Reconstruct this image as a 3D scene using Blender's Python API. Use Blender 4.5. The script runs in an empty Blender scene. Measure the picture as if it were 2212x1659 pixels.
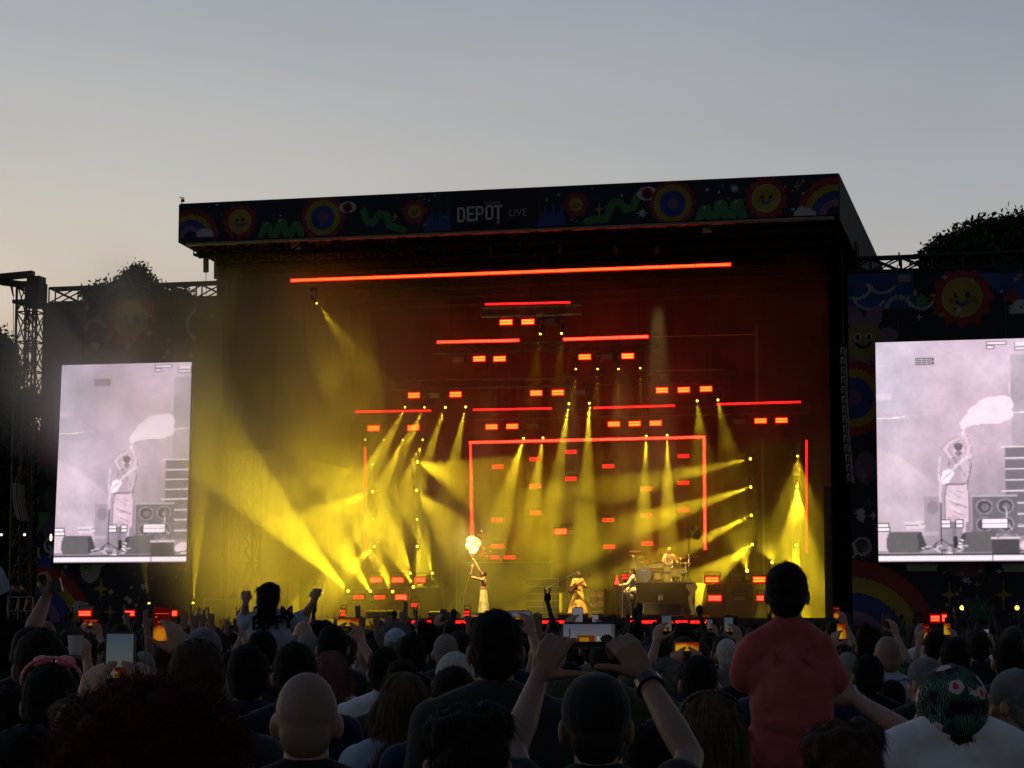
import bpy, bmesh, math, random
import numpy as np
from mathutils import Vector, Matrix, noise as mnoise

R = math.radians
SC = bpy.context.scene
COL = SC.collection

# ------------------------------------------------------------------ camera
F = 4922.0                       # focal length in units of a 2212 x 1659 picture (77 mm class lens)
PITCH = math.atan(530.5 / F)     # horizon sits low in the picture
EYE = 1.75
cam_d = bpy.data.cameras.new("camera")
cam = bpy.data.objects.new("camera", cam_d)
COL.objects.link(cam)
cam.location = (0, 0, EYE)
cam.rotation_euler = (R(90) + PITCH, 0, 0)
cam_d.sensor_width = 36.0
cam_d.lens = 36.0 * F / 2212.0
cam_d.clip_start = 0.1
cam_d.clip_end = 6000
SC.camera = cam

# ------------------------------------------------------------------ world: dusk sky
SUN_EL, SUN_AZ = R(1.0), R(-38)          # azimuth from +Y, negative = left
w = bpy.data.worlds.new("World")
SC.world = w
w.use_nodes = True
nt = w.node_tree
nt.nodes.clear()
def N(nt, typ, **kw):
    n = nt.nodes.new(typ)
    for k, v in kw.items():
        setattr(n, k, v)
    return n
out = N(nt, 'ShaderNodeOutputWorld')
bg = N(nt, 'ShaderNodeBackground')
sky = N(nt, 'ShaderNodeTexSky', sky_type='NISHITA', sun_disc=False, sun_elevation=SUN_EL,
        sun_rotation=SUN_AZ, altitude=50, air_density=1.2, dust_density=3.0, ozone_density=2.0)
# the dusk glow: warm near the horizon on the side the sun went down, blue grey higher up, dark in the east
tc = N(nt, 'ShaderNodeTexCoord')
sep = N(nt, 'ShaderNodeSeparateXYZ')
nt.links.new(tc.outputs['Generated'], sep.inputs[0])
def ramp(stops, interp='LINEAR'):
    r = N(nt, 'ShaderNodeValToRGB')
    r.color_ramp.interpolation = interp
    el = r.color_ramp.elements
    while len(el) > 1:
        el.remove(el[-1])
    el[0].position, el[0].color = stops[0][0], (*stops[0][1], 1)
    for p, c in stops[1:]:
        e = el.new(p); e.color = (*c, 1)
    return r
def srgb(r, g, b):
    f = lambda c: (c / 255 / 12.92) if c <= 10.3 else ((c / 255 + 0.055) / 1.055) ** 2.4
    return (f(r), f(g), f(b))
dot = N(nt, 'ShaderNodeVectorMath', operation='DOT_PRODUCT')     # 1 towards the after-glow
dot.inputs[1].default_value = (math.sin(SUN_AZ), math.cos(SUN_AZ), 0.0)
nt.links.new(tc.outputs['Generated'], dot.inputs[0])
warm = ramp([(0.0, srgb(214, 174, 128)), (0.06, srgb(210, 178, 138)), (0.11, srgb(200, 182, 158)), (0.15, srgb(190, 179, 163)), (0.19, srgb(177, 173, 166)), (0.27, srgb(156, 161, 166)),
             (0.34, srgb(134, 144, 154)), (0.5, srgb(96, 108, 126)), (1.0, srgb(72, 84, 106))])
cool = ramp([(0.0, srgb(178, 164, 146)), (0.09, srgb(172, 166, 158)), (0.15, srgb(166, 163, 160)), (0.19, srgb(154, 156, 160)), (0.27, srgb(134, 139, 149)),
             (0.34, srgb(112, 122, 140)), (0.5, srgb(84, 96, 116)), (1.0, srgb(64, 76, 98))])
nt.links.new(sep.outputs['Z'], warm.inputs[0])
nt.links.new(sep.outputs['Z'], cool.inputs[0])
mr = N(nt, 'ShaderNodeMapRange')
mr.inputs['From Min'].default_value = 0.64
mr.inputs['From Max'].default_value = 0.90
nt.links.new(dot.outputs['Value'], mr.inputs['Value'])
mixwc = N(nt, 'ShaderNodeMix', data_type='RGBA')
nt.links.new(mr.outputs['Result'], mixwc.inputs['Factor'])
nt.links.new(cool.outputs[0], mixwc.inputs[6])
nt.links.new(warm.outputs[0], mixwc.inputs[7])
east = N(nt, 'ShaderNodeMapRange')
east.inputs['From Min'].default_value = -0.35
east.inputs['From Max'].default_value = 0.62
east.inputs['To Min'].default_value = 0.34
east.inputs['To Max'].default_value = 1.0
nt.links.new(dot.outputs['Value'], east.inputs['Value'])
mul = N(nt, 'ShaderNodeMix', data_type='RGBA', blend_type='MULTIPLY')
mul.inputs['Factor'].default_value = 1.0
nt.links.new(mixwc.outputs[2], mul.inputs[6])
nt.links.new(east.outputs['Result'], mul.inputs[7])
addsky = N(nt, 'ShaderNodeMix', data_type='RGBA', blend_type='ADD')
skymul = N(nt, 'ShaderNodeMix', data_type='RGBA', blend_type='MULTIPLY')
skymul.inputs['Factor'].default_value = 1.0
skymul.inputs[7].default_value = (0.012, 0.012, 0.012, 1)
nt.links.new(sky.outputs[0], skymul.inputs[6])
addsky.inputs['Factor'].default_value = 1.0
nt.links.new(mul.outputs[2], addsky.inputs[6])
nt.links.new(skymul.outputs[2], addsky.inputs[7])
vm = N(nt, 'ShaderNodeMapping')                       # the faintest high haze streaks
vm.inputs['Scale'].default_value = (2.0, 2.0, 9.0)
nt.links.new(tc.outputs['Generated'], vm.inputs['Vector'])
hz = N(nt, 'ShaderNodeTexNoise')
hz.inputs['Scale'].default_value = 1.6
hz.inputs['Detail'].default_value = 6
nt.links.new(vm.outputs[0], hz.inputs['Vector'])
hr = N(nt, 'ShaderNodeMapRange')
hr.inputs['To Min'].default_value, hr.inputs['To Max'].default_value = 0.93, 1.07
hr.inputs['From Min'].default_value, hr.inputs['From Max'].default_value = 0.25, 0.75
nt.links.new(hz.outputs['Fac'], hr.inputs['Value'])
hm = N(nt, 'ShaderNodeMix', data_type='RGBA', blend_type='MULTIPLY')
hm.inputs['Factor'].default_value = 1.0
nt.links.new(addsky.outputs[2], hm.inputs[6])
nt.links.new(hr.outputs['Result'], hm.inputs[7])
nt.links.new(hm.outputs[2], bg.inputs['Color'])
bg.inputs['Strength'].default_value = 1.2
nt.links.new(bg.outputs[0], out.inputs['Surface'])

# the last light of a sun already at the horizon, behind the stage on the left
sun_d = bpy.data.lights.new("sun", 'SUN')
sun_d.energy = 0.06
sun_d.angle = R(12)
sun_d.color = (1.0, 0.72, 0.45)
sun = bpy.data.objects.new("sun", sun_d)
COL.objects.link(sun)
sun.rotation_euler = Vector((-math.sin(SUN_AZ), -math.cos(SUN_AZ), -math.sin(R(4)))).to_track_quat('-Z', 'Y').to_euler()

SC.view_settings.view_transform = 'Standard'
SC.view_settings.look = 'None'
SC.view_settings.gamma = 1.0
SC.view_settings.exposure = 0.0
SC.cycles.use_denoising = True
SC.cycles.max_bounces = 5
SC.cycles.diffuse_bounces = 2
SC.cycles.glossy_bounces = 2
SC.cycles.volume_bounces = 0
SC.cycles.transparent_max_bounces = 12
SC.cycles.volume_step_rate = 0.33
SC.cycles.volume_max_steps = 96
SC.cycles.sample_clamp_indirect = 3.0
SC.cycles.use_light_tree = True

# ------------------------------------------------------------------ helpers
def ray(px, py):
    """direction through a picture point (2212 x 1659 units)"""
    x, y = (px - 1106) / F, (829.5 - py) / F
    c, s = math.cos(PITCH), math.sin(PITCH)
    return Vector((x, c - y * s, s + y * c))
def at(px, py, d):
    """world point at distance d along +Y"""
    r = ray(px, py)
    return Vector((0, 0, EYE)) + r * (d / r.y)
# the stage: u runs along its front (to the right), v into its depth
S0 = Vector((0, 82.0, 0))
SA = math.atan(F / 20400.0)
U = Vector((math.cos(SA), -math.sin(SA), 0))
V = Vector((math.sin(SA), math.cos(SA), 0))
Z = Vector((0, 0, 1))
def st(u, v, z):
    return S0 + U * u + V * v + Z * z
def sp(px, py, v):
    """(u, z) where the sight line through a picture point meets the stage plane of depth v"""
    r = ray(px, py)
    o = Vector((0, 0, EYE))
    t = ((S0 + V * v) - o).dot(V) / r.dot(V)
    p = o + r * t
    return (p - S0).dot(U), p.z
def spw(px, py, v):
    u, z = sp(px, py, v)
    return st(u, v, z)
SROT = -SA

def mat(name, color=(0.5, 0.5, 0.5), rough=0.7, emit=None, estr=1.0, metal=0.0, var=0.0, scale=8.0, bump=0.0, spec=0.3, sheen=0.0):
    m = bpy.data.materials.new(name)
    m.use_nodes = True
    t = m.node_tree
    b = t.nodes['Principled BSDF']
    b.inputs['Base Color'].default_value = (*color, 1)
    b.inputs['Roughness'].default_value = rough
    b.inputs['Metallic'].default_value = metal
    b.inputs['Specular IOR Level'].default_value = spec
    if sheen:
        b.inputs['Sheen Weight'].default_value = sheen
    if emit is not None:
        b.inputs['Emission Color'].default_value = (*emit, 1)
        b.inputs['Emission Strength'].default_value = estr
    if var or bump:
        c = t.nodes.new('ShaderNodeTexCoord')
        n = t.nodes.new('ShaderNodeTexNoise')
        n.inputs['Scale'].default_value = scale
        n.inputs['Detail'].default_value = 5
        t.links.new(c.outputs['Object'], n.inputs['Vector'])
        if var:
            mx = t.nodes.new('ShaderNodeMapRange')
            mx.inputs['To Min'].default_value = 1 - var
            mx.inputs['To Max'].default_value = 1 + var
            mx.inputs['From Min'].default_value = 0.25
            mx.inputs['From Max'].default_value = 0.75
            t.links.new(n.outputs['Fac'], mx.inputs['Value'])
            mu = t.nodes.new('ShaderNodeMix'); mu.data_type = 'RGBA'; mu.blend_type = 'MULTIPLY'
            mu.inputs['Factor'].default_value = 1
            mu.inputs[6].default_value = (*color, 1)
            t.links.new(mx.outputs['Result'], mu.inputs[7])
            t.links.new(mu.outputs[2], b.inputs['Base Color'])
        if bump:
            bp = t.nodes.new('ShaderNodeBump')
            bp.inputs['Strength'].default_value = bump
            bp.inputs['Distance'].default_value = 0.02
            t.links.new(n.outputs['Fac'], bp.inputs['Height'])
            t.links.new(bp.outputs['Normal'], b.inputs['Normal'])
    return m
def emat(name, color, strength):
    m = bpy.data.materials.new(name)
    m.use_nodes = True
    t = m.node_tree
    t.nodes.clear()
    o = t.nodes.new('ShaderNodeOutputMaterial')
    e = t.nodes.new('ShaderNodeEmission')
    e.inputs['Color'].default_value = (*color, 1)
    e.inputs['Strength'].default_value = strength
    t.links.new(e.outputs[0], o.inputs['Surface'])
    return m
def vcmat(name, attr='Col', strength=None, rough=0.6):
    """a printed surface (strength None) or a screen that shows the stored picture"""
    m = bpy.data.materials.new(name)
    m.use_nodes = True
    t = m.node_tree
    a = t.nodes.new('ShaderNodeAttribute')
    a.attribute_name = attr
    if strength is None:
        b = t.nodes['Principled BSDF']
        b.inputs['Roughness'].default_value = rough
        b.inputs['Specular IOR Level'].default_value = 0.2
        t.links.new(a.outputs['Color'], b.inputs['Base Color'])
    else:
        t.nodes.clear()
        a = t.nodes.new('ShaderNodeAttribute')
        a.attribute_name = attr
        o = t.nodes.new('ShaderNodeOutputMaterial')
        e = t.nodes.new('ShaderNodeEmission')
        e.inputs['Strength'].default_value = strength
        t.links.new(a.outputs['Color'], e.inputs['Color'])
        t.links.new(e.outputs[0], o.inputs['Surface'])
    return m

class MB:
    """collects simple solids and links them as one mesh object"""
    def __init__(s):
        s.v = []; s.f = []
    def add(s, vs, fs):
        o = len(s.v)
        s.v += [tuple(p) for p in vs]
        s.f += [tuple(i + o for i in f) for f in fs]
    def box(s, c, x, y, z):
        """centre c, half-axis vectors x y z"""
        c, x, y, z = Vector(c), Vector(x), Vector(y), Vector(z)
        vs = [c + x * a + y * b + z * d for a in (-1, 1) for b in (-1, 1) for d in (-1, 1)]
        s.add(vs, [(0, 1, 3, 2), (4, 6, 7, 5), (0, 4, 5, 1), (2, 3, 7, 6), (0, 2, 6, 4), (1, 5, 7, 3)])
    def sbox(s, u0, u1, v0, v1, z0, z1):
        """box in stage axes"""
        s.box(st((u0 + u1) / 2, (v0 + v1) / 2, (z0 + z1) / 2), U * ((u1 - u0) / 2), V * ((v1 - v0) / 2), Z * ((z1 - z0) / 2))
    def tube(s, p, q, r, r2=None, n=6, caps=True):
        p, q = Vector(p), Vector(q)
        r2 = r if r2 is None else r2
        d = (q - p)
        if d.length < 1e-9:
            return
        d.normalize()
        a = d.cross(Z) if abs(d.z) < 0.95 else d.cross(Vector((1, 0, 0)))
        a.normalize(); b = d.cross(a)
        vs = []
        for i in range(n):
            t = 2 * math.pi * i / n
            e = a * math.cos(t) + b * math.sin(t)
            vs += [p + e * r, q + e * r2]
        fs = [(2 * i, 2 * ((i + 1) % n), 2 * ((i + 1) % n) + 1, 2 * i + 1) for i in range(n)]
        if caps:
            fs += [tuple(2 * i for i in range(n))[::-1], tuple(2 * i + 1 for i in range(n))]
        s.add(vs, fs)
    def path(s, pts, r, n=6):
        for a, b in zip(pts, pts[1:]):
            s.tube(a, b, r, n=n)
    def ball(s, c, rx, ry=None, rz=None, nu=12, nv=8, rot=None):
        ry = rx if ry is None else ry
        rz = rx if rz is None else rz
        c = Vector(c)
        vs = [Vector((0, 0, rz))]
        for j in range(1, nv):
            t = math.pi * j / nv
            for i in range(nu):
                p = 2 * math.pi * i / nu
                vs.append(Vector((rx * math.sin(t) * math.cos(p), ry * math.sin(t) * math.sin(p), rz * math.cos(t))))
        vs.append(Vector((0, 0, -rz)))
        if rot is not None:
            vs = [rot @ q for q in vs]
        vs = [c + q for q in vs]
        fs = [(0, 1 + i, 1 + (i + 1) % nu) for i in range(nu)]
        for j in range(nv - 2):
            for i in range(nu):
                a = 1 + j * nu + i; b = 1 + j * nu + (i + 1) % nu
                fs.append((a, a + nu, b + nu, b))
        l = 1 + (nv - 2) * nu
        fs += [(l + i, len(vs) - 1, l + (i + 1) % nu) for i in range(nu)]
        s.add(vs, fs)
    def mesh(s, name):
        me = bpy.data.meshes.new(name)
        me.from_pydata(s.v, [], s.f)
        me.validate()
        bm = bmesh.new(); bm.from_mesh(me)
        bmesh.ops.recalc_face_normals(bm, faces=bm.faces)
        bm.to_mesh(me); bm.free()
        return me
    def build(s, name, m, parent=None, smooth=False):
        me = s.mesh(name)
        if m is not None:
            me.materials.append(m)
        if smooth:
            me.polygons.foreach_set('use_smooth', [True] * len(me.polygons))
        return link(name, me, parent)
def link(name, me, parent=None):
    o = bpy.data.objects.new(name, me)
    COL.objects.link(o)
    if parent is not None:
        o.parent = parent
        o.matrix_parent_inverse = parent.matrix_basis.inverted()
    return o
def empty(name, loc, rz=0.0, label=None, cat=None, group=None):
    o = bpy.data.objects.new(name, None)
    COL.objects.link(o)
    o.location = loc
    o.rotation_euler = (0, 0, rz)
    o.empty_display_size = 0.2
    o.matrix_basis                       # (evaluated from loc/rot)
    tag(o, label, cat, group)
    return o
def tag(o, label=None, cat=None, group=None, kind=None):
    if label: o['label'] = label
    if cat: o['category'] = cat
    if group: o['group'] = group
    if kind: o['kind'] = kind
    return o

def grid_mesh(name, corners, nx, ny, rgb, m, parent=None, thick=0.06):
    """flat panel (corners TL, TR, BR, BL) that carries a printed or displayed picture: rgb[ny, nx, 3] linear, row 0 on top;
    it has a real back and edges"""
    tl, tr, br, bl = [Vector(c) for c in corners]
    sx = np.linspace(0, 1, nx + 1); sy = np.linspace(0, 1, ny + 1)
    X, Y = np.meshgrid(sx, sy)
    P = (np.array(tl)[None, None] * ((1 - X) * (1 - Y))[..., None] + np.array(tr)[None, None] * (X * (1 - Y))[..., None]
         + np.array(br)[None, None] * (X * Y)[..., None] + np.array(bl)[None, None] * ((1 - X) * Y)[..., None])
    P = P.reshape(-1, 3)
    n = (tr - tl).cross(bl - tl).normalized()      # towards the back
    i = np.arange(nx); j = np.arange(ny)
    I, J = np.meshgrid(i, j)
    a = (J * (nx + 1) + I).ravel()
    faces = np.stack([a, a + nx + 1, a + nx + 2, a + 1], 1)
    back = [tuple(Vector(c) + n * thick) for c in (tl, tr, br, bl)]
    b0 = len(P)
    verts = np.vstack([P, np.array(back)])
    cn = [0, nx, (ny + 1) * (nx + 1) - 1, ny * (nx + 1)]
    extra = [(b0, b0 + 1, b0 + 2, b0 + 3)] + [(cn[k], b0 + k, b0 + (k + 1) % 4, cn[(k + 1) % 4])[::-1] for k in range(4)]
    me = bpy.data.meshes.new(name)
    me.from_pydata(verts.tolist(), [], faces.tolist() + extra)
    ca = me.attributes.new('Col', 'FLOAT_COLOR', 'FACE')
    col = np.ones((len(me.polygons), 4), np.float32)
    col[:nx * ny, :3] = rgb.reshape(-1, 3)
    col[nx * ny:, :3] = 0.01
    ca.data.foreach_set('color', col.ravel())
    me.materials.append(m)
    return link(name, me, parent)
# ------------------------------------------------------------------ a small painter for printed and displayed pictures
class Pic:
    """picture in its own 2-D coordinates: x right, y up, linear colours"""
    def __init__(s, x0, x1, y0, y1, nx, ny, base):
        s.nx, s.ny = nx, ny
        xs = x0 + (np.arange(nx) + 0.5) / nx * (x1 - x0)
        ys = y1 - (np.arange(ny) + 0.5) / ny * (y1 - y0)
        s.X, s.Y = np.meshgrid(xs, ys)
        s.a = np.ones((ny, nx, 3), np.float32) * np.array(base, np.float32)
    def put(s, m, c, al=1.0):
        m = np.clip(m.astype(np.float32), 0, 1)[..., None] * al
        s.a = s.a * (1 - m) + np.array(c, np.float32) * m
    def ell(s, x, y, rx, ry, c, al=1.0, rot=0.0, soft=0.0):
        dx, dy = s.X - x, s.Y - y
        if rot:
            dx, dy = dx * math.cos(rot) + dy * math.sin(rot), -dx * math.sin(rot) + dy * math.cos(rot)
        d = np.sqrt((dx / rx) ** 2 + (dy / ry) ** 2)
        s.put((d < 1) if not soft else np.clip((1 - d) / soft + 0.5, 0, 1), c, al)
    def ring(s, x, y, r0, r1, c, al=1.0, a0=None, a1=None):
        dx, dy = s.X - x, s.Y - y
        d = np.hypot(dx, dy)
        m = (d > r0) & (d < r1)
        if a0 is not None:
            an = np.degrees(np.arctan2(dy, dx)) % 360
            m &= ((an - a0) % 360) < ((a1 - a0) % 360 or 360)
        s.put(m, c, al)
    def rect(s, x0, x1, y0, y1, c, al=1.0):
        s.put((s.X > x0) & (s.X < x1) & (s.Y > y0) & (s.Y < y1), c, al)
    def poly(s, pts, c, al=1.0):
        m = np.zeros(s.X.shape, bool)
        n = len(pts)
        for i in range(n):
            (xa, ya), (xb, yb) = pts[i], pts[(i + 1) % n]
            if ya == yb: continue
            cond = (ya > s.Y) != (yb > s.Y)
            m ^= cond & (s.X < (xb - xa) * (s.Y - ya) / (yb - ya) + xa)
        s.put(m, c, al)
    def line(s, pts, wd, c, al=1.0):
        m = np.zeros(s.X.shape, bool)
        for (xa, ya), (xb, yb) in zip(pts, pts[1:]):
            dx, dy = xb - xa, yb - ya
            L = dx * dx + dy * dy + 1e-12
            t = np.clip(((s.X - xa) * dx + (s.Y - ya) * dy) / L, 0, 1)
            m |= np.hypot(s.X - xa - t * dx, s.Y - ya - t * dy) < wd / 2
        s.put(m, c, al)
    def star(s, x, y, r, c, n=4, inner=0.3, rot=0.0, sx=0.62, al=1.0):
        pts = []
        for k in range(2 * n):
            a = math.pi / 2 + rot + math.pi * k / n
            q = r if k % 2 == 0 else r * inner
            pts.append((x + q * math.cos(a) * sx, y + q * math.sin(a)))
        s.poly(pts, c, al)
    def scallop(s, x, y, r, n, amp, c, al=1.0, ph=0.0):
        dx, dy = s.X - x, s.Y - y
        an = np.arctan2(dy, dx)
        s.put(np.hypot(dx, dy) < r * (1 + amp * np.cos(n * an + ph)), c, al)
    def noise(s, amp, sc, seed=0):
        rng = np.random.RandomState(seed)
        g = rng.rand(int(s.ny / sc) + 3, int(s.nx / sc) + 3)
        yy = np.arange(s.ny) / sc; xx = np.arange(s.nx) / sc
        yi, xi = yy.astype(int), xx.astype(int)
        fy, fx = (yy - yi)[:, None], (xx - xi)[None]
        fy = fy * fy * (3 - 2 * fy); fx = fx * fx * (3 - 2 * fx)
        n = (g[np.ix_(yi, xi)] * (1 - fy) * (1 - fx) + g[np.ix_(yi, xi + 1)] * (1 - fy) * fx
             + g[np.ix_(yi + 1, xi)] * fy * (1 - fx) + g[np.ix_(yi + 1, xi + 1)] * fy * fx)
        s.a = s.a * (1 + amp * (n - 0.5) * 2)[..., None].astype(np.float32)

# print inks (base colours of the festival artwork)
INK = dict(navy=(0.022, 0.022, 0.045), deep=(0.03, 0.035, 0.06), red=(0.30, 0.045, 0.05), yel=(0.36, 0.30, 0.06), blu=(0.05, 0.075, 0.30), sky=(0.05, 0.10, 0.34),
           pur=(0.20, 0.11, 0.26), grn=(0.08, 0.24, 0.10), dgr=(0.04, 0.14, 0.08), wht=(0.52, 0.54, 0.58), pnk=(0.34, 0.15, 0.20), blk=(0.008, 0.008, 0.01), lil=(0.24, 0.16, 0.30))
def sunface(p, x, y, r, petals=12):
    p.scallop(x, y, r * 1.42, petals, 0.09, INK['red'])
    p.ell(x, y, r, r, INK['yel'])
    p.ring(x, y, r * 0.90, r * 0.97, (0.45, 0.40, 0.2), 0.6)
    for sx in (-1, 1):
        p.ell(x + sx * r * 0.27, y + r * 0.10, r * 0.13, r * 0.15, INK['blk'])
        p.ell(x + sx * r * 0.52, y - r * 0.14, r * 0.14, r * 0.12, INK['red'], 0.6)
    p.ring(x, y - r * 0.02, r * 0.24, r * 0.42, INK['blu'], 1, 205, 335)
def rainbow(p, x, y, r, a0, a1):
    cols = ['red', 'yel', 'blu', 'lil']
    for k, c in enumerate(cols):
        p.ring(x, y, r * (0.82 - 0.19 * k), r * (1.0 - 0.19 * k), INK[c], 1, a0, a1)
def cloud(p, x, y, s, c=None):
    c = c or INK['wht']
    for dx, dy, rr in ((-0.62, 0, 0.3), (-0.25, 0.22, 0.38), (0.22, 0.16, 0.34), (0.62, -0.02, 0.28), (0.0, 0.0, 0.4)):
        p.ell(x + dx * s, y + dy * s, rr * s, rr * s * 0.8, c)
    p.rect(x - 0.85 * s, x + 0.85 * s, y - 0.3 * s, y - 0.02 * s, c)
def wormgreen(p, pts, wd):
    p.line(pts, wd, INK['grn'])
def stars(p, x0, x1, y0, y1, n, seed, smin=0.05, smax=0.16):
    rr = random.Random(seed)
    for _ in range(n):
        x, y = rr.uniform(x0, x1), rr.uniform(y0, y1)
        s_ = rr.uniform(smin, smax)
        k = rr.random()
        c = INK['wht'] if k < 0.45 else INK['yel'] if k < 0.7 else INK['pur'] if k < 0.85 else INK['dgr']
        if rr.random() < 0.6: p.star(x, y, s_, c, 4, 0.34, 0, 0.9)
        else: p.star(x, y, s_, c, 8, 0.5, rr.random(), 1.0)

def text_mesh(name, body, size, m, parent, origin, xdir, zdir, xscale=1.0, depth=0.01, align='CENTER', offset=0.0):
    """lettering as a thin raised mesh; origin is its anchor, xdir and zdir its reading and up directions"""
    cu = bpy.data.curves.new(name, 'FONT')
    cu.body = body; cu.size = size; cu.align_x = align; cu.align_y = 'CENTER'
    cu.extrude = depth; cu.offset = offset
    cu.resolution_u = 3
    to = bpy.data.objects.new(name + "_tmp", cu)
    COL.objects.link(to)
    dg = bpy.context.evaluated_depsgraph_get()
    me = bpy.data.meshes.new_from_object(to.evaluated_get(dg))
    bpy.data.objects.remove(to); bpy.data.curves.remove(cu)
    me.name = name
    xd, zd = Vector(xdir).normalized(), Vector(zdir).normalized()
    nd = xd.cross(zd)
    M = Matrix(((xd.x * xscale, zd.x, nd.x, origin[0]), (xd.y * xscale, zd.y, nd.y, origin[1]), (xd.z * xscale, zd.z, nd.z, origin[2]), (0, 0, 0, 1)))
    me.transform(M)
    me.materials.clear(); me.materials.append(m)
    return link(name, me, parent)

# ------------------------------------------------------------------ ground
M_grass = mat('field_turf', (0.035, 0.05, 0.02), 0.95, var=0.4, scale=0.6, bump=0.4)
mb = MB()
mb.add([(-900, -200, 0), (900, -200, 0), (900, 1800, 0), (-900, 1800, 0)], [(0, 1, 2, 3)])
ground = mb.build('ground', M_grass); tag(ground, kind='structure', label='trampled grass field under the crowd')

# ------------------------------------------------------------------ stage
M_black = mat('black_cloth', (0.008, 0.006, 0.006), 0.95, var=0.25, scale=1.2, spec=0.05)
M_scrim = mat('dark_scrim', (0.03, 0.026, 0.026), 0.95, var=0.25, scale=0.7)
M_drape = mat('dark_red_velvet', (0.005, 0.0007, 0.0005), 0.95, var=0.35, scale=0.9, bump=0.5, spec=0.05)
M_steel = mat('dark_steel', (0.03, 0.03, 0.032), 0.6, metal=0.3)
M_alu = mat('dull_aluminium', (0.16, 0.16, 0.165), 0.45, metal=0.5)
M_deck = mat('black_deck_board', (0.03, 0.028, 0.027), 0.55, var=0.3, scale=2)
M_roof = mat('black_roof_sheet', (0.018, 0.018, 0.02), 0.7, var=0.2, scale=1)
M_print = vcmat('printed_banner_cloth', rough=0.75)
M_tarp = mat('side_tarpaulin', (0.010, 0.017, 0.017), 0.8, var=0.9, scale=1.1, bump=0.6)
M_letter = mat('white_print', (0.36, 0.35, 0.36), 0.7)
M_dimletter = mat('grey_print', (0.22, 0.21, 0.24), 0.7)

def truss(mb, p, q, w, up=Z, r=0.045, step=1.3, rb=0.028, cross=True):
    """square lattice girder from p to q"""
    p, q = Vector(p), Vector(q)
    d = (q - p); L = d.length; d.normalize()
    a = Vector(up) - d * Vector(up).dot(d)
    if a.length < 1e-3: a = Vector((1, 0, 0)) - d * d.x
    a.normalize(); b = d.cross(a)
    cs = [(a * sa + b * sb) * (w / 2) for sa, sb in ((1, 1), (1, -1), (-1, -1), (-1, 1))]
    for c in cs: mb.tube(p + c, q + c, r, n=5)
    n = max(1, round(L / step)); s = L / n
    for k in range(n):
        o0, o1 = p + d * (k * s), p + d * ((k + 1) * s)
        for i in range(4):
            c0, c1 = cs[i], cs[(i + 1) % 4]
            mb.tube(o0 + c0, o1 + c1, rb, n=4, caps=False)
            if cross: mb.tube(o0 + c1, o1 + c0, rb, n=4, caps=False)
            mb.tube(o1 + c0, o1 + c1, rb, n=4, caps=False)
    for i in range(4): mb.tube(p + cs[i], p + cs[(i + 1) % 4], rb, n=4, caps=False)

DZ = 2.15                                  # deck height
UL, _ = sp(388, 480, -3); UR, _ = sp(1812, 420, -3)
_, ZT = sp(1810, 374, -3); ZB = (sp(388, 518, -3)[1] + sp(1812, 468, -3)[1]) / 2
stage = empty('concert_stage', st(0, 5, 0), SROT, 'big black roofed festival stage with a printed banner along its roof edge', 'stage')
m = MB(); m.sbox(-10.6, 11.6, 0, 17, DZ - 0.25, DZ); m.build('deck', M_deck, stage)
m = MB(); m.sbox(-10.6, 11.6, 0.05, 0.12, 0, DZ - 0.255); m.build('deck_skirt', M_black, stage)
# roof: top sheet, ceiling panels and beams, seen from below
_, ZBK = sp(1912, 590, 17.5)
m = MB()
for (u0, u1, v0, v1, za, zb) in ((UL, UR, -2.9, 17.5, ZT, ZT - 0.25),):
    p = [st(u0, v0, za), st(u1, v0, za), st(u1, v1, ZBK), st(u0, v1, ZBK)]
    lo = [q - Z * 0.12 for q in p]
    m.add(p + lo, [(0, 1, 2, 3), (7, 6, 5, 4), (0, 4, 5, 1), (1, 5, 6, 2), (2, 6, 7, 3), (3, 7, 4, 0)])
m.build('roof', M_roof, stage)
m = MB()
for k in range(9):
    v = -2.3 + k * 2.4
    truss(m, st(UL + 0.4, v, ZB - 0.15), st(UR - 0.4, v, ZB - 0.15), 0.55, r=0.05, step=1.2)
for u in (-9, -4.5, 0.2, 4.9, 9.6):
    truss(m, st(u, -2.6, ZB + 0.35), st(u, 17, ZB + 0.35), 0.5, r=0.05, step=1.2)
m.build('roof_truss', mat('black_painted_steel', (0.008, 0.008, 0.008), 0.8, spec=0.1), stage)
m = MB()     # cloth ceiling hung inside the roof, lower towards the back
p = [st(UL + 0.6, -1.6, ZB + 0.72), st(UR - 0.6, -1.6, ZB + 0.72), st(UR - 0.6, 17, ZB + 0.5), st(UL + 0.6, 17, ZB + 0.5)]
m.add(p, [(0, 1, 2, 3)]); m.build('ceiling_cloth', M_drape, stage)
# towers that carry the roof
for u in (-11.35, 11.75):
    for v in (3.3, 15.0):
        m = MB(); truss(m, st(u, v, 0), st(u, v, ZB), 0.9, up=U, r=0.06, step=1.5, rb=0.035); m.build('tower', M_steel, stage)
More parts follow.
